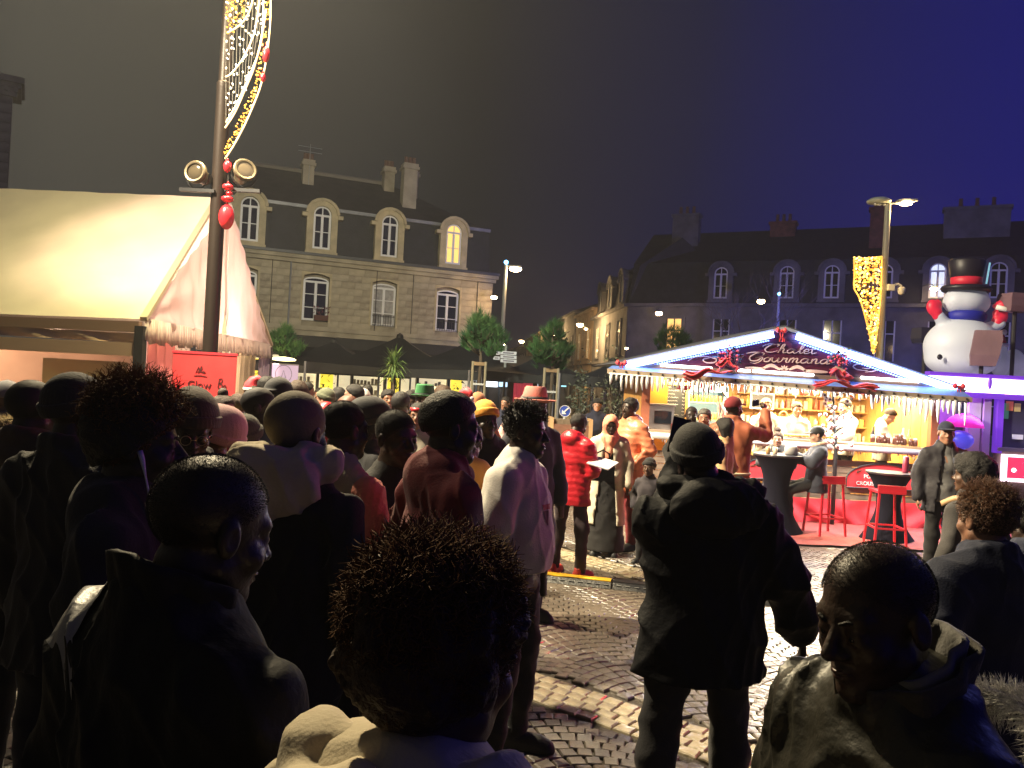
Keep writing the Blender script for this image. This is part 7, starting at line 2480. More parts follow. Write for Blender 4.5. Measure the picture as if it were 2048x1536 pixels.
MB().tube([cc + Vector((-.15, -.1, .02)), cc + Vector((-.02, -.15, -.02)), cc + Vector((.13, -.1, -.03))], .045, 8).build('fur_brim', M_white, hs_, True)
MB().ball(cc + Vector((.21, 0, .05)), .05, 10, 7).build('pompom', M_white, hs_, True)
# covered loudspeakers and a flood panel on stands
M_cov = mat('purple brown cover', (.16, .09, .115), .55, bump=(5, .6), var=(2, .15))
def speaker(label, px0, py0, px1, py1, d, lean, zb, m_, rz):
    a, b = at(px0, py0, d), at(px1, py1, d)
    c = (a + b) / 2
    w, h = abs(b.x - a.x) * .82, abs(a.z - b.z)
    root = empty('covered_loudspeaker', (c.x, d, zb), 0, label, 'loudspeaker')
    m = MB()
    hw, hh = w / 2, h / 2
    vs = []
    for z, k in ((-hh, .86), (-hh * .4, 1.0), (hh * .5, .96), (hh, .90)):
        for x, y in ((-hw, -.16), (hw, -.20), (hw, .2), (-hw, .2)):
            vs.append(Vector((x * k + lean * z + .015 * math.sin(z * 30 + x * 9), y * k, z)))
    q = Matrix.Rotation(rz, 3, 'Z')
    fs_ = [(3, 2, 1, 0), (12, 13, 14, 15)] + [(i * 4 + k, i * 4 + (k + 1) % 4, i * 4 + 4 + (k + 1) % 4, i * 4 + 4 + k) for i in range(3) for k in range(4)]
    m.add([c + q @ v for v in vs], fs_)
    m.build('cover', m_, root)
    MB().tube([(c.x - lean * hh, d, c.z - hh), (c.x - lean * hh, d, zb)], .035, 8).build('pole', M_iron, root)
speaker('loudspeaker under a purple brown cover in front of the big snowman', 1938, 660, 1998, 734, 13.5, .10, zroof, M_cov, R(-20))
speaker('covered loudspeaker at the right edge beside the snowman hat', 2000, 586, 2062, 626, 13.8, .02, zroof, M_cov, R(10))
speaker('dark flood panel on a pole left of the snowman', 1828, 655, 1872, 688, 15.5, -.05, 0, mat('dark flood panel', (.02, .02, .04), .3), R(5))
# ------------------------------------------------------------------ people on the square
from mathutils.bvhtree import BVHTree
HLOG = []
def PP(label, px, py, d, yaw, hair_t=.008, Hmax=None, **kw):
    if kw.get('lvl') == 'mid' and d > 6.5: kw['lvl'] = 'farmid'
    v = at(px, py, d)
    H = v.z - hair_t - kw.get('base_z', 0.)
    HLOG.append((label[:30], round(H, 2)))
    return person(label, (v.x, d), H, yaw, **kw)

def patch(root, target, corners, dirn, name, m, nu=8, nv=8, off=.003, holes=None):
    """flat print or panel laid on a garment: a little sheet following the cloth"""
    me = target.data
    bvh = BVHTree.FromPolygons([v.co for v in me.vertices], [p.vertices[:] for p in me.polygons])
    a, b, c, d_ = [Vector(q) for q in corners]
    dirn = Vector(dirn).normalized()
    vs, ok = [], True
    for j in range(nv + 1):
        for i in range(nu + 1):
            p = a.lerp(b, i / nu).lerp(d_.lerp(c, i / nu), j / nv)
            h = bvh.ray_cast(p - dirn * .5, dirn)
            vs.append((h[0] if h[0] is not None else p) - dirn * off)
    mb = MB()
    mb.add(vs, [(j * (nu + 1) + i, j * (nu + 1) + i + 1, (j + 1) * (nu + 1) + i + 1, (j + 1) * (nu + 1) + i) for j in range(nv) for i in range(nu) if holes is None or not holes(i, j)])
    return mb.build(name, m, root, True, world=False)

def stroke(root, target, pts, dirn, name, m, r=.006):
    me = target.data
    bvh = BVHTree.FromPolygons([v.co for v in me.vertices], [p.vertices[:] for p in me.polygons])
    dirn = Vector(dirn).normalized()
    out = []
    for p in pts:
        h = bvh.ray_cast(Vector(p) - dirn * .5, dirn)
        out.append((h[0] if h[0] is not None else Vector(p)) - dirn * r * .5)
    return MB().tube(out, r, 6).build(name, m, root, True, world=False)

C_black, C_char, C_navy = cloth((.014, .013, .013), name='black cloth'), cloth((.03, .028, .027), name='charcoal cloth'), cloth((.014, .017, .035), name='navy cloth')
C_brown, C_olive, C_maroon = cloth((.055, .036, .022), name='brown cloth'), cloth((.045, .045, .028), name='olive cloth'), cloth((.15, .014, .018), name='maroon cloth')
C_white, C_cream, C_beige = cloth((.48, .45, .40), name='white cotton'), cloth((.52, .44, .30), name='cream fleece'), cloth((.46, .41, .31), name='beige wool')
C_red = mat('red nylon', (.46, .012, .022), .38, bump=(60, .15), spec=.5)
C_oran = mat('coral nylon', (.60, .20, .10), .40, bump=(60, .15), spec=.5)
C_nyl = mat('black nylon', (.009, .009, .010), .7, bump=(20, .4), spec=.14)
C_grey = cloth((.16, .155, .15), name='grey cloth')
C_denim = cloth((.035, .045, .08), name='dark denim')
C_rust = cloth((.24, .06, .03), name='rust cloth')
C_pink = cloth((.52, .30, .28), name='pink knit')
C_lgrey = mat('pale grey nylon', (.24, .235, .23), .45, bump=(50, .2))

def big_hood(root, m, s=1., dz=0., flat=0.):
    f = Field((axis(-.26, .26, .008), axis(-.30, .22, .008), axis(1.20, 1.62, .008)))
    f.ell((0, -.115 - .01 * s, 1.42 + dz), (.155 * s, .070, .110), .03)
    f.cap((-.125 * s, -.04, 1.475 + dz), (.125 * s, -.04, 1.475 + dz), .055, .055, .04)
    f.cap((-.12 * s, -.02, 1.47 + dz), (-.02, .105, 1.425 + dz), .040, .034, .03)
    f.cap((.12 * s, -.02, 1.47 + dz), (.02, .105, 1.425 + dz), .040, .034, .03)
    f.ell((0, -.02, 1.53 + dz), (.062, .062, .07), .02, sub=True)
    f.wrinkle(.012, (1.8, 1.8, 1.5), 2. + s)
    return link('hood', f.mesh('hood'), root, m)
def stand_collar(root, m, s=1., dz=0.):
    def fn(u, v):
        a = R(108) + u * R(324)
        fold_ = .006 * math.sin(a * 5) * v + .004 * math.sin(a * 9 + v * 4)
        r_ = (.080 + .016 * v + fold_) * s
        return (r_ * math.cos(a), -.016 + r_ * .95 * math.sin(a), 1.425 + dz + (.115 - .02 * math.cos(a - PI / 2)) * v - .022 * math.sin(a))
    return MB().grid(fn, 60, 8).build('collar', m, root, True, world=False, solid=.010)
# --- closest figures
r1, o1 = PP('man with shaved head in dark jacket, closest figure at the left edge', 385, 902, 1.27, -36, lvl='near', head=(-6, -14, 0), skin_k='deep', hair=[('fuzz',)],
            arms=('down', 'down'), top=dict(kind='jacket', mat=C_nyl, t=.045), w=1.16)
stand_collar(r1, C_nyl)
patch(r1, o1, [(-.27, -.10, 1.5), (-.14, -.12, 1.5), (-.13, .04, 1.5), (-.26, .04, 1.5)], (.12, .05, -1), 'shoulder_panel', C_lgrey, 26, 26, .009)
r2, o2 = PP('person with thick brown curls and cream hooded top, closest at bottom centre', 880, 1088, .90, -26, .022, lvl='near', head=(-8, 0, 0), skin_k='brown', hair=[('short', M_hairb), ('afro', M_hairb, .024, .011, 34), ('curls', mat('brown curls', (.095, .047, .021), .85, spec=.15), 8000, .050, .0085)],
            top=dict(kind='hoodie', mat=C_cream, t=.03), w=.96)
big_hood(r2, C_cream, 1.0, .0)
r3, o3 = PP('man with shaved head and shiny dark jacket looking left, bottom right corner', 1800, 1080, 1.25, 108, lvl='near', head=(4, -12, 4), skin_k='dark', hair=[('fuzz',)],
            arms=('down', 'down'), top=dict(kind='jacket', mat=mat('shiny olive nylon', (.024, .023, .018), .42, bump=(22, .35), spec=.35), t=.045, under=C_grey), w=1.12)
stand_collar(r3, cloth((.05, .045, .038), name='olive lining'), 1.12)
stand_collar(r3, C_grey, .9, .010)
fur = MB()
g = random.Random(4)
for k in range(5200):
    a = g.uniform(-.2, 3.4)
    c = Vector((.15 * math.cos(a), -.16 - .06 * math.sin(a), 1.40 + .02 * math.cos(a * 3) + .05 * math.sin(a)))
    n_ = Vector((g.gauss(0, 1), g.gauss(0, 1), g.gauss(.3, 1))).normalized()
    b = c + n_ * .018
    sd = n_.orthogonal().normalized() * .0016
    fur.add([b - sd, b + sd, b + n_ * g.uniform(.018, .04) + Vector((0, 0, -.006))], [(0, 1, 2)])
fur.build('fur_trim', M_fur, r3, False, world=False)['kind'] = 'stuff'
r4, o4 = PP('person in a black hooded jacket and beanie, back turned, lifting a phone', 1424, 842, 3.0, 4, .028, lvl='near', head=(6, -4, -17), skin_k='deep', hair=[('beanie', C_black)], hands='RL',
            arms=('out', ((.08, .19, 1.27), (.03, .24, 1.57), (-.15, .25, .95), 1.1)), legs='wide', top=dict(kind='jacket', mat=C_nyl, t=.05, hem=.80), pants=C_char, w=1.12)
big_hood(r4, C_nyl, 1.18, .02)
ph = MB().box((0, 0, 0), (.075, .010, .155), (R(-8), R(10), 0))
ph = tag(ph.build('phone', mat('black phone glass', (.01, .01, .012), .15), None), 'black phone held up by the person in the black beanie seen from behind', 'phone')
k4 = r4.scale[0]
ph.location = Vector(r4.location) + Matrix.Rotation(r4.rotation_euler.z, 3, 'Z') @ Vector((-.03, .32, 1.67)) * k4
r5, o5 = PP('man in black jacket with a pale hood on his shoulders, tan knitted cap, back turned', 592, 780, 2.5, -16, .012, lvl='near', head=(-6, -3, 0), skin_k='deep', hair=[('skull', cloth((.15, .12, .075), name='tan skull cap cloth')), ('buzz',)],  # tan shell paints the lit top of his cropped hair
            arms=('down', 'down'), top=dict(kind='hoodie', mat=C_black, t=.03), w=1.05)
big_hood(r5, C_cream, 1.10, .05)
r6, o6 = PP('man with upright twisted hair in a dark jacket with pale piping, facing right', 272, 778, 2.05, -72, .02, lvl='near', head=(2, -2, 0), skin_k='deep', hair=[('short',), ('afro', None, .034), ('frizz', mat('backlit brown curls', (.11, .055, .022), .85, spec=.15), 3000, .075, .008)],  # lighter brown strands paint the backlight on top of his hair
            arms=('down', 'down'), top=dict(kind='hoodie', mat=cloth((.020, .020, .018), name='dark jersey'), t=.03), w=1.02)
stroke(r6, o6, [(-.20 + .03 * t_, .05, 1.42) for t_ in range(1)] + [(-.15 + .13 * t_, .30, 1.44 - .16 * t_) for t_ in np.linspace(0, 1, 10)], (.3, -1, -.2), 'piping', C_beige, .006)
stroke(r6, o6, [(.14 - .10 * t_, .35, 1.45 - .16 * t_) for t_ in np.linspace(0, 1, 10)], (-.2, -1, -.2), 'piping', C_beige, .006)
hc6, HM6 = head_frame((2, -2, 0))
MB().tube([hc6 + HM6 @ Vector(p) for p in ((.086, .012, -.01), (.090, .02, -.03), (.088, .03, -.07), (.10, .05, -.14), (.12, .10, -.22))], [.007, .006, .0025, .0025, .0025], 6).build('earphone', M_white, r6, True, world=False)
hc6, HM6 = head_frame((2, -2, 0))
MB().tube([hc6 + HM6 @ Vector(p) for p in ((-.086, .012, -.01), (-.090, .02, -.03), (-.088, .03, -.07), (-.10, .05, -.14), (-.12, .10, -.22))], [.007, .006, .0025, .0025, .0025], 6).build('earphone', M_white, r6, True, world=False)
lg = MB()
PP('man in a ribbed black beanie and black coat, back turned, left of the twisted hair', 153, 748, 2.9, -18, .022, lvl='near', head=(-10, 0, 0), skin_k='deep', hair=[('beanie', C_black)], arms=('down', 'down'), top=dict(kind='jacket', mat=C_black, t=.035, hem=.74), w=1.02)
PP('man with close cropped hair in a dark brown jacket at the left edge', 66, 757, 3.3, -14, .008, lvl='mid', head=(-8, 0, 0), skin_k='deep', hair=[('buzz',)], arms=('down', 'down'), top=dict(kind='jacket', mat=C_brown, t=.035), w=1.06)
r9, o9 = PP('man in a grey flat cap with a furry hood at the far left edge', 14, 760, 5.2, 62, .02, lvl='mid', skin_k='brown', hair=[('cap', C_grey)], top=dict(kind='puffer', mat=C_olive))
fu = MB()
for k in range(2600):
    a = g.uniform(0, 2 * PI)
    c = Vector((.14 * math.cos(a), -.05 + .12 * math.sin(a), 1.47 - .02 * math.sin(a)))
    n_ = Vector((g.gauss(0, 1), g.gauss(0, 1), g.gauss(.3, 1))).normalized()
    sd = n_.orthogonal().normalized() * .003
    fu.add([c + n_ * .02 - sd, c + n_ * .02 + sd, c + n_ * g.uniform(.04, .07)], [(0, 1, 2)])
fu.build('fur_trim', mat('blond fur', (.50, .40, .20), .9), r9, False, world=False)['kind'] = 'stuff'

# --- the row of young men in the middle
r14, o14 = PP('young man in a cream knitted sweater with coral striped sleeves, seen from behind', 690, 799, 3.3, -34, lvl='near', head=(-8, 0, 0), skin_k='dark', hair=[('buzz',), ('fuzz',)], hands='R', arms=('down', 'down'),
              top=dict(kind='knit', mat=cloth((.40, .34, .22), name='cream knit'), sleeves=mat('coral striped knit', (.62, .20, .13), .85, bump=(90, .3), sheen=.1), sleeve=.62), pants=C_black)
r15, o15 = PP('young man in a black T-shirt with a small white chest print, half facing the camera', 793, 817, 3.45, -142, lvl='near', head=(10, -6, 4), skin_k='dark', hair=[('buzz',), ('fuzz',)], hands='', arms=('down', 'down'), top=dict(kind='tee', mat=C_black, sleeve=.8), pants=C_denim)
for a_, b_ in (((-.055, 1.235), (-.005, 1.25)), ((-.05, 1.215), (.0, 1.215)), ((-.045, 1.195), (-.01, 1.20))):
    stroke(r15, o15, [(a_[0] + (b_[0] - a_[0]) * t_ + .05, .4, a_[1] + (b_[1] - a_[1]) * t_ + .006 * math.sin(t_ * 6)) for t_ in np.linspace(0, 1, 6)], (0, -1, 0), 'chest_print', C_white, .0045)
r16, o16 = PP('tall young man in a maroon hooded sweatshirt facing right, middle of the row', 897, 784, 2.9, -66, lvl='near', head=(-4, -4, 0), skin_k='deep', hair=[('crop',), ('fuzz',)], arms=('down', 'pocket'), hands='', top=dict(kind='hoodie', mat=C_maroon, t=.03, hem=.80), pants=C_black, w=1.02)
for sx in (-1, 1):
    stroke(r16, o16, [(sx * (.035 + .012 * math.sin(z * 11)), .4, z) for z in np.linspace(1.12, 1.41, 9)], (0, -1, 0), 'drawstring', mat('orange cord', (.62, .26, .08), .6), .005)
r17, o17 = PP('young man with spiky short hair in an oversized white T-shirt with a red chest print', 1050, 806, 3.9, -112, .02, lvl='near', head=(8, -3, 0), skin_k='deep', hair=[('short',), ('spikes', None, 900, .042)], hands='R', arms=(((.25, -.03, 1.14), (.24, .07, .92), (0, .2, -1), .6), 'down'), legs='wide',
              top=dict(kind='tee', mat=C_white, t=.034, hem=.95, sleeve=.80, belly=.35), pants=C_black, w=1.05)
patch(r17, o17, [(-.02, .4, 1.27), (.07, .4, 1.27), (.065, .4, 1.245), (-.02, .4, 1.245)], (0, -1, 0), 'chest_print', mat('red print', (.25, .03, .03), .7), 6, 3)
patch(r17, o17, [(.015, .4, 1.24), (.06, .4, 1.24), (.03, .4, 1.17), (.02, .4, 1.17)], (0, -1, 0), 'chest_print', mat('dark print', (.05, .02, .02), .7), 4, 6)
PP('person in a big slouching black beanie with dark hair behind the cream sweater', 748, 792, 4.9, -60, .063, lvl='mid', skin_k='dark', hair=[('beanie_big', C_black), ('bob',)], top=dict(kind='jacket', mat=C_black))
PP('man in an orange beanie and black jacket between the maroon and white tops', 972, 800, 5.4, -150, .024, lvl='mid', skin_k='deep', hair=[('beanie', cloth((.66, .30, .04), name='orange knit'))], top=dict(kind='puffer', mat=C_nyl))
PP('person in an ochre hooded jacket, back turned, beside the man with the orange beanie', 938, 838, 4.4, -10, .02, lvl='mid', skin_k='dark', hair=[('short',)], top=dict(kind='hoodie', mat=cloth((.44, .19, .05), name='ochre cloth'), t=.034))
PP('tall man in a pink felt hat with black band and a long dark coat', 1072, 770, 6.3, -150, .045, lvl='mid', skin_k='brown', hair=[('fedora', cloth((.45, .15, .12), name='pink felt')), ('bob', mat('grey hair', (.10, .09, .08), .7))], arms=('pocket', 'down'), top=dict(kind='coat', mat=cloth((.035, .032, .04), name='dark wool')))
# --- second rank on the left
PP('person with brown woolly cap and round glasses facing the camera behind the twisted hair', 386, 774, 3.4, -152, .063, lvl='near', head=(0, -18, 0), skin_k='dark', hair=[('beanie_big', C_brown), ('glasses', mat('gold wire', (.5, .4, .2), .3, .9))], top=dict(kind='coat', mat=C_black))
PP('person in a thick pale pink knitted hat turned to the left', 431, 806, 3.7, 75, .063, lvl='mid', skin_k='brown', hair=[('beanie_big', C_pink)], top=dict(kind='puffer', mat=C_brown))
PP('man with close cropped hair in a black hoodie facing right, beside the tan knitted cap', 520, 774, 4.7, -74, .004, lvl='mid', skin_k='dark', hair=[('buzz',)], top=dict(kind='hoodie', mat=C_black))
PP('short person in an olive beanie left of the pale hood', 492, 829, 4.1, -8, .022, lvl='mid', skin_k='dark', hair=[('beanie', C_olive)], top=dict(kind='jacket', mat=C_olive))
PP('man in a smooth black cap behind the tan knitted cap', 560, 755, 5.6, -30, .016, lvl='mid', skin_k='dark', hair=[('cap_back', C_black)], top=dict(kind='jacket', mat=C_black))
PP('person with a messy brown topknot in front of the red banner', 448, 786, 6.2, -120, .02, lvl='mid', skin_k='tan', hair=[('short', M_hairb), ('bun', M_hairb, -.02, .135, .045)], top=dict(kind='jacket', mat=C_maroon))
PP('person in a yellow vest before the olive tent curtain', 477, 786, 7.4, 70, .01, lvl='mid', skin_k='tan', hair=[('short', M_hairb)], top=dict(kind='jacket', mat=cloth((.70, .62, .03), name='yellow vest')))
PP('woman with long auburn hair glimpsed between the beanie and the twisted hair', 186, 828, 4.6, 40, .014, lvl='mid', skin_k='tan', hair=[('long', mat('auburn hair', (.20, .075, .03), .6), .28, 0.)], top=dict(kind='coat', mat=C_rust))
PP('person in a red top at the left, almost hidden behind the brown jacket', 120, 800, 6.0, -30, .01, lvl='mid', skin_k='tan', hair=[('short',)], top=dict(kind='jacket', mat=C_maroon))

# --- small figures further back
far = [
 ('person in a red and white santa hat near the lilac banner', 506, 757, 8.5, 30, .05, [('santa', M_red, 1), ('short', M_hairb)], C_rust, 'tan'),
 ('bareheaded man behind the smooth black cap', 536, 751, 8.0, -20, .012, [('short',)], C_black, 'dark'),
 ('person with brown bob beside the lilac banner', 597, 760, 7.4, 10, .016, [('bob', M_hairb)], C_brown, 'tan'),
 ('dark haired man in front of the pale shop wall', 614, 762, 10.5, -60, .012, [('short',)], C_navy, 'tan'),
 ('person in a mottled green hat turning left', 652, 776, 8.8, 80, .02, [('beanie', cloth((.09, .10, .06), name='mottled knit'))], C_olive, 'light'),
 ('person in a bright red hood behind the cream sweater', 650, 804, 6.8, 20, .02, [('hood', C_red)], C_red, 'tan'),
 ('woman with chestnut hair below the man with the fade cut', 694, 790, 7.2, 50, .014, [('long', mat('chestnut hair', (.10, .035, .018), .6), .26, 0.)], C_brown, 'tan'),
 ('man with a sharp fade haircut in profile facing left', 709, 768, 8.4, 82, .012, [('crop',)], C_char, 'light'),
 ('grey haired person just right of the fade haircut', 726, 776, 9.2, -10, .014, [('bob', mat('white hair', (.42, .40, .38), .7))], C_grey, 'light'),
 ('dark haired person in front of the shop wreath', 678, 774, 9.6, 20, .014, [('bob',)], C_black, 'tan'),
 ('dark haired person left of the flat top haircut', 777, 777, 9.6, -160, .014, [('short',)], C_black, 'tan'),
 ('man with a flat top haircut seen from behind', 803, 783, 7.3, -12, .012, [('crop',)], C_black, 'dark'),
 ('person with a round afro facing the camera', 825, 780, 9.0, 170, .03, [('afro', None, .035)], C_cream, 'brown'),
 ('person wearing a red headband below the green hat', 838, 804, 7.0, 175, .012, [('short',), ('headband', C_red)], C_beige, 'tan'),
 ('person in a green felt hat with a wide brim', 850, 768, 8.2, 150, .05, [('bowler', cloth((.035, .16, .055), name='green felt')), ('short',)], C_maroon, 'brown'),
 ('person with curly brown hair behind the maroon sweatshirt', 887, 770, 9.0, 10, .03, [('afro', M_hairb, .03)], C_brown, 'tan'),
 ('person in a red santa hat, back turned, right of the maroon sweatshirt', 930, 782, 7.6, -20, .05, [('santa', M_red, 1), ('short', M_hairb)], C_cream, 'tan'),
 ('person in a ginger cap between the santa hat and the pine stakes', 957, 785, 8.8, -10, .02, [('beanie', cloth((.30, .13, .06), name='ginger knit'))], C_rust, 'tan'),
 ('dark coated man standing alone left of the icicle eave', 1195, 797, 15.0, 172, .012, [('beanie', C_black)], C_navy, 'light'),
 ('person with dark hair under the second canopy', 735, 768, 12.0, 0, .012, [('short',)], C_black, 'tan'),
 ('person in a pale cap far back under the canopies', 868, 772, 13.0, 170, .02, [('cap', C_cream)], C_grey, 'light'),
 ('dark haired woman in black far back by the yellow posters', 640, 775, 13.0, 160, .014, [('bob',)], C_black, 'tan'),
 ('person in a blue coat by the red cloth booth', 1012, 792, 13.5, 150, .014, [('short',)], C_navy, 'tan'),
 ('person in a pink scarf by the red cloth booth', 1040, 795, 12.0, -160, .014, [('bob', M_hairb)], C_pink, 'light'),
]
for lb, px, py, d, yaw, ht, hair, cm_, sk in far:
    PP(lb, px, py, d, yaw, ht, lvl='far', skin_k=sk, hair=hair, top=dict(kind='jacket', mat=cm_), pants=C_black, face=True if yaw > 100 or yaw < -100 or yaw in (80, 82) else False)

# --- in front of the chalet
PP('man in a red puffer jacket, dark trousers and red shoes looking down at a tablet', 1152, 824, 7.85, -38, .012, lvl='mid', head=(-6, -22, 0), skin_k='dark', hair=[('short',)], hands='RL', arms=('hold', 'hold'), legs='wide', top=dict(kind='puffer', mat=C_red, hem=.76), pants=cloth((.035, .022, .024), name='dark trousers'), shoes=(.42, .05, .04), w=1.08)
tb = MB().box((0, 0, 0), (.26, .18, .012), (R(20), R(8), R(-40)))
tb = tag(tb.build('tablet', mat('pale tablet', (.55, .54, .56), .3), None), 'pale flat tablet held by the man in the red puffer jacket', 'tablet')
tb.location = at(1205, 926, 7.62)
rb, ob = PP('woman in a beige open coat, black dress and coral headscarf looking down', 1222, 826, 8.95, 172, .02, lvl='mid', head=(8, -16, 0), skin_k='dark', hair=[('hijab', cloth((.66, .26, .16), name='coral scarf'))], hands='R', arms=('front', 'down'), top=dict(kind='coat', mat=C_beige, gap=True, hem=.38, t=.034, under=C_black, under_hem=.5), pants=(C_black,), w=.98)
c = at(1205, 925, 8.62)
hb = empty('hand_bag', c, 0, 'black leather handbag carried by the woman in the beige coat', 'bag')
MB().box((0, 0, -.10), (.26, .11, .20), (0, 0, .2)).build('body', C_nyl, hb, False, False)
MB().tube([(-.09, 0, -.01), (-.07, 0, .10), (0, 0, .14), (.07, 0, .10), (.09, 0, -.01)], .010, 6).build('handle', C_nyl, hb, True, False)
ro, oo = PP('man in a coral quilted jacket facing left behind the coral headscarf', 1262, 794, 9.35, 128, .012, lvl='mid', skin_k='dark', hair=[('short',)], arms=('pocket', 'pocket'), top=dict(kind='puffer', mat=C_oran, hem=.66), pants=C_maroon)
PP('child in a dark coat with a red headband hat standing by the woman in beige', 1299, 922, 8.6, 150, .015, lvl='mid', hs=1.22, skin_k='brown', hair=[('beanie', C_black), ('headband', C_red)], top=dict(kind='coat', mat=cloth((.03, .025, .03), name='dark child coat'), hem=.55), shoes=(.012, .012, .012, 1), pants=C_black)
PP('man with close cropped hair and round face beside the chalet counter', 1384, 812, 9.9, 168, .006, lvl='mid', skin_k='deep', hair=[('buzz',)], top=dict(kind='jacket', mat=C_black))
PP('man with grey peaked hair and lit face beside the chalet counter', 1410, 815, 9.7, 160, .018, lvl='mid', skin_k='tan', hair=[('short', mat('greying hair', (.06, .055, .05), .7))], top=dict(kind='jacket', mat=C_black))
rbm, obm = PP('man in a rust bomber jacket and dark baseball cap photographing the counter', 1468, 793, 9.2, -30, .016, lvl='mid', head=(-30, 4, 0), skin_k='dark', hair=[('cap', C_maroon), ('buzz',)], hands='R', arms=('raise', 'pocket'), legs='stand', top=dict(kind='bomber', mat=cloth((.30, .085, .04), .6, name='rust bomber'), t=.034, hem=.86), pants=C_black, w=1.05)
MB().lathe([(.215, .905), (.222, .91), (.222, .925), (.215, .93)], (0, 0, 0), 24, 1, .78, None, True).build('hem_stripe', C_cream, rbm, True, world=False)
tag(MB().box(at(1511, 806, 8.85), (.10, .012, .07), (0, R(-8), R(30))).build('phone', mat('dark phone', (.03, .03, .035), .2), None), 'phone held up by the man in the rust bomber jacket', 'phone')
PP('woman with long black hair in a camel coat facing left towards the two men', 1449, 834, 8.5, 62, .014, lvl='mid', skin_k='tan', hair=[('long', None, .36, 0.)], arms=('pocket', 'pocket'), top=dict(kind='coat', mat=cloth((.42, .24, .12), name='camel wool'), hem=.60), w=.95)
PP('woman with a high bun, grey scarf and dark jacket smiling at the left-hand black table', 1556, 862, 12.0 - .2, 158, .01, lvl='mid', skin_k='tan', hair=[('short', M_hairb), ('bun', M_hairb, -.02, .150, .048)], hands='RL', base_z=-.26, legs='stoolsit', arms=('table_high', 'table_high'), top=dict(kind='hoodie', mat=C_char, t=.03))
rs1, os1 = PP('man in a black baseball cap and fleece collared jacket sitting on the red stool', 1638, 852, 11.1, 78, .018, lvl='mid', head=(2, -8, 0), skin_k='light', hair=[('cap', C_black), ('buzz', M_hairb)], hands='RL', base_z=-.20, arms=('table_high', 'table_high'), legs='stoolsit', top=dict(kind='jacket', mat=cloth((.035, .038, .052), name='dark denim jacket'), t=.04, hem=.80), pants=C_black, w=1.06)
f = Field((axis(-.16, .16, .01), axis(-.18, .16, .01), axis(1.40, 1.56, .01)))
for a in range(12):
    q = [(.092 * math.cos(t_), -.012 + .088 * math.sin(t_), 1.485 - .02 * math.sin(t_)) for t_ in (2 * PI * a / 12, 2 * PI * (a + 1) / 12)]
    f.cap(q[0], q[1], .030, .030, .012)
link('fleece_collar', f.mesh('fleece_collar'), rs1, mat('peach fleece', (.56, .36, .26), .9, bump=(60, .6)))
PP('man in a dark flat cap, leather jacket and striped shirt standing by the fair stall', 1894, 842, 8.6, 166, .02, lvl='mid', head=(-6, 0, 0), skin_k='tan', hair=[('cap', C_navy)], hands='RL', arms=('down', 'down'), top=dict(kind='jacket', mat=mat('worn leather', (.026, .024, .028), .6, bump=(25, .3), spec=.2), gap=True, t=.03, hem=.74, under=C_grey), pants=C_black, w=1.04)
rw, ow = PP('woman with a big dark bun and a bag strap over her shoulder, right edge', 1948, 900, 4.8, 26, .05, lvl='mid', head=(12, 0, 0), skin_k='brown', hair=[('long', M_hair, .2, 0.), ('afro', M_hair, .05)], arms=('pocket', 'down'), top=dict(kind='coat', mat=cloth((.04, .036, .034), name='dark brown coat'), hem=.7))
for sx in (-1,):
    pts = [(sx * .13, .12, 1.40), (sx * .15, -.02, 1.46), (sx * .15, -.13, 1.38), (sx * .19, -.19, 1.2), (sx * .24, -.20, 1.0), (sx * .27, -.16, .82)]
    MB().ribbon([Vector(p) for p in smooth(pts, 20)], [.035] * 21, (sx, 0, .2), .006).build('bag_strap', mat('tan leather', (.40, .25, .13), .5), rw, True, world=False)
MB().box((-.30, -.12, .70), (.10, .28, .26), (0, .1, .1)).build('shoulder_bag', C_nyl, rw, False, world=False)
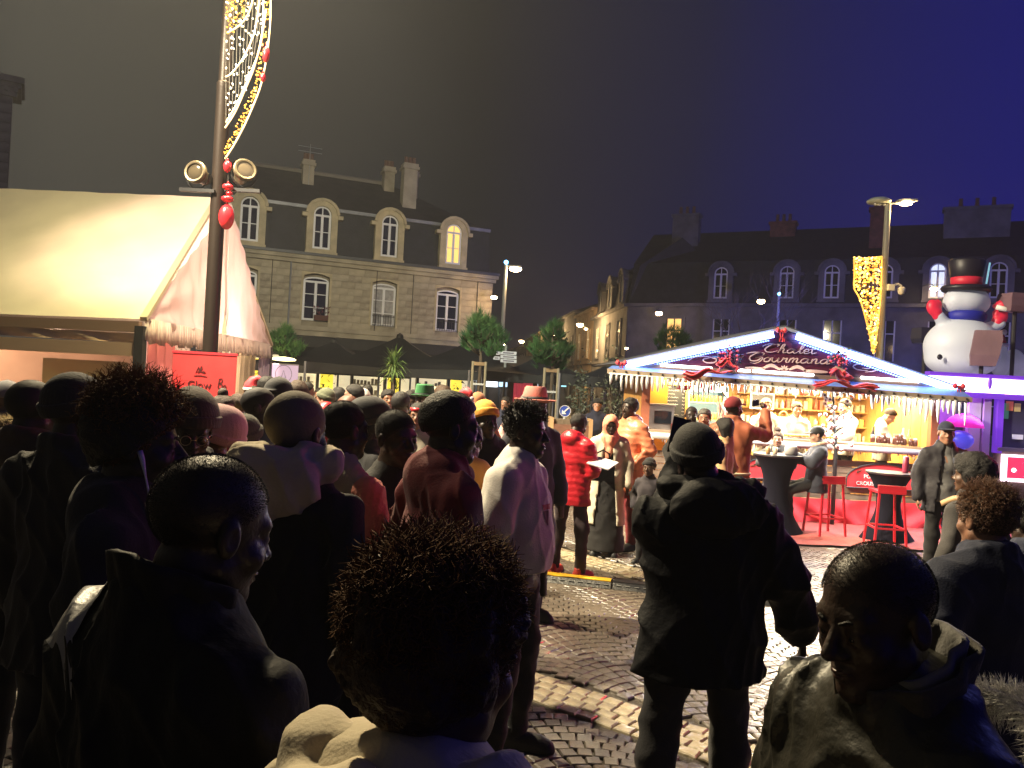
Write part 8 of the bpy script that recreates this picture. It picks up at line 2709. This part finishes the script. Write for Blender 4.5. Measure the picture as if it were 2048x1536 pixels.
PP('woman with curly brown hair and a purple hair slide, big dark coat, right edge', 1978, 968, 2.75, 14, .02, lvl='near', skin_k='tan', hair=[('short', M_hairb), ('curls', mat('chestnut curls', (.13, .06, .03), .5, spec=.4), 2000, .05, .007)], top=dict(kind='coat', mat=C_navy, t=.05), w=1.12)
PP('person in a dark coat cropped by the right edge behind the curly haired woman', 2062, 996, 3.6, 10, .012, lvl='mid', skin_k='dark', hair=[('short',)], top=dict(kind='coat', mat=C_navy))

# --- cooks inside the chalet
cook = dict(kind='apron', mat=cloth((.70, .70, .66), name='white cook jacket'), t=.02)
for lb, px, py, d, yaw, hd, hair, arms in (
    ('smiling woman cook with fair hair tied back, left of the two in white', 1534, 796, 12.95, 172, (4, -4, 4), [('short', mat('fair hair', (.22, .12, .045), .6))], ('work', 'work')),
    ('woman cook with dark hair parted back, right of the two in white', 1594, 803, 12.95, 180, (-4, -6, 0), [('short', M_hairb)], ('work', 'work')),
    ('man cook with a beard facing left behind the pompon tree', 1692, 797, 13.1, 110, (4, -6, 0), [('short',)], ('work', 'work')),
    ('man cook bending over the counter towards the red curtain', 1768, 812, 12.9, -110, (-10, -40, 0), [('crop', M_hairb)], ('work', 'work'))):
    PP(lb, px, py, d, yaw, .012, lvl='mid', head=hd, skin_k='light', hair=hair, hands='', arms=arms, top=cook, pants=C_char, base_z=.13)
for n_, h_ in HLOG:
    if not 1.0 < h_ < 1.95: print('HEIGHT', n_, h_)
print('heights', HLOG)
# ------------------------------------------------------------------ thin glow haze added to stand in for lens glow round the lamps
hz = MB().box((5, 90, 14), (220, 250, 30.2)).build('haze', None)
hm = bpy.data.materials.new('glow haze')
hm.use_nodes = True
hn = hm.node_tree
hn.nodes.remove(hn.nodes['Principled BSDF'])
pv = hn.nodes.new('ShaderNodeVolumePrincipled')
pv.inputs['Density'].default_value = .0010
pv.inputs['Color'].default_value = (.85, .87, .9, 1)
pv.inputs['Anisotropy'].default_value = .35
hn.links.new(pv.outputs['Volume'], hn.nodes['Material Output'].inputs['Volume'])
hz.data.materials.clear()
hz.data.materials.append(hm)
tag(hz, kind='stuff')
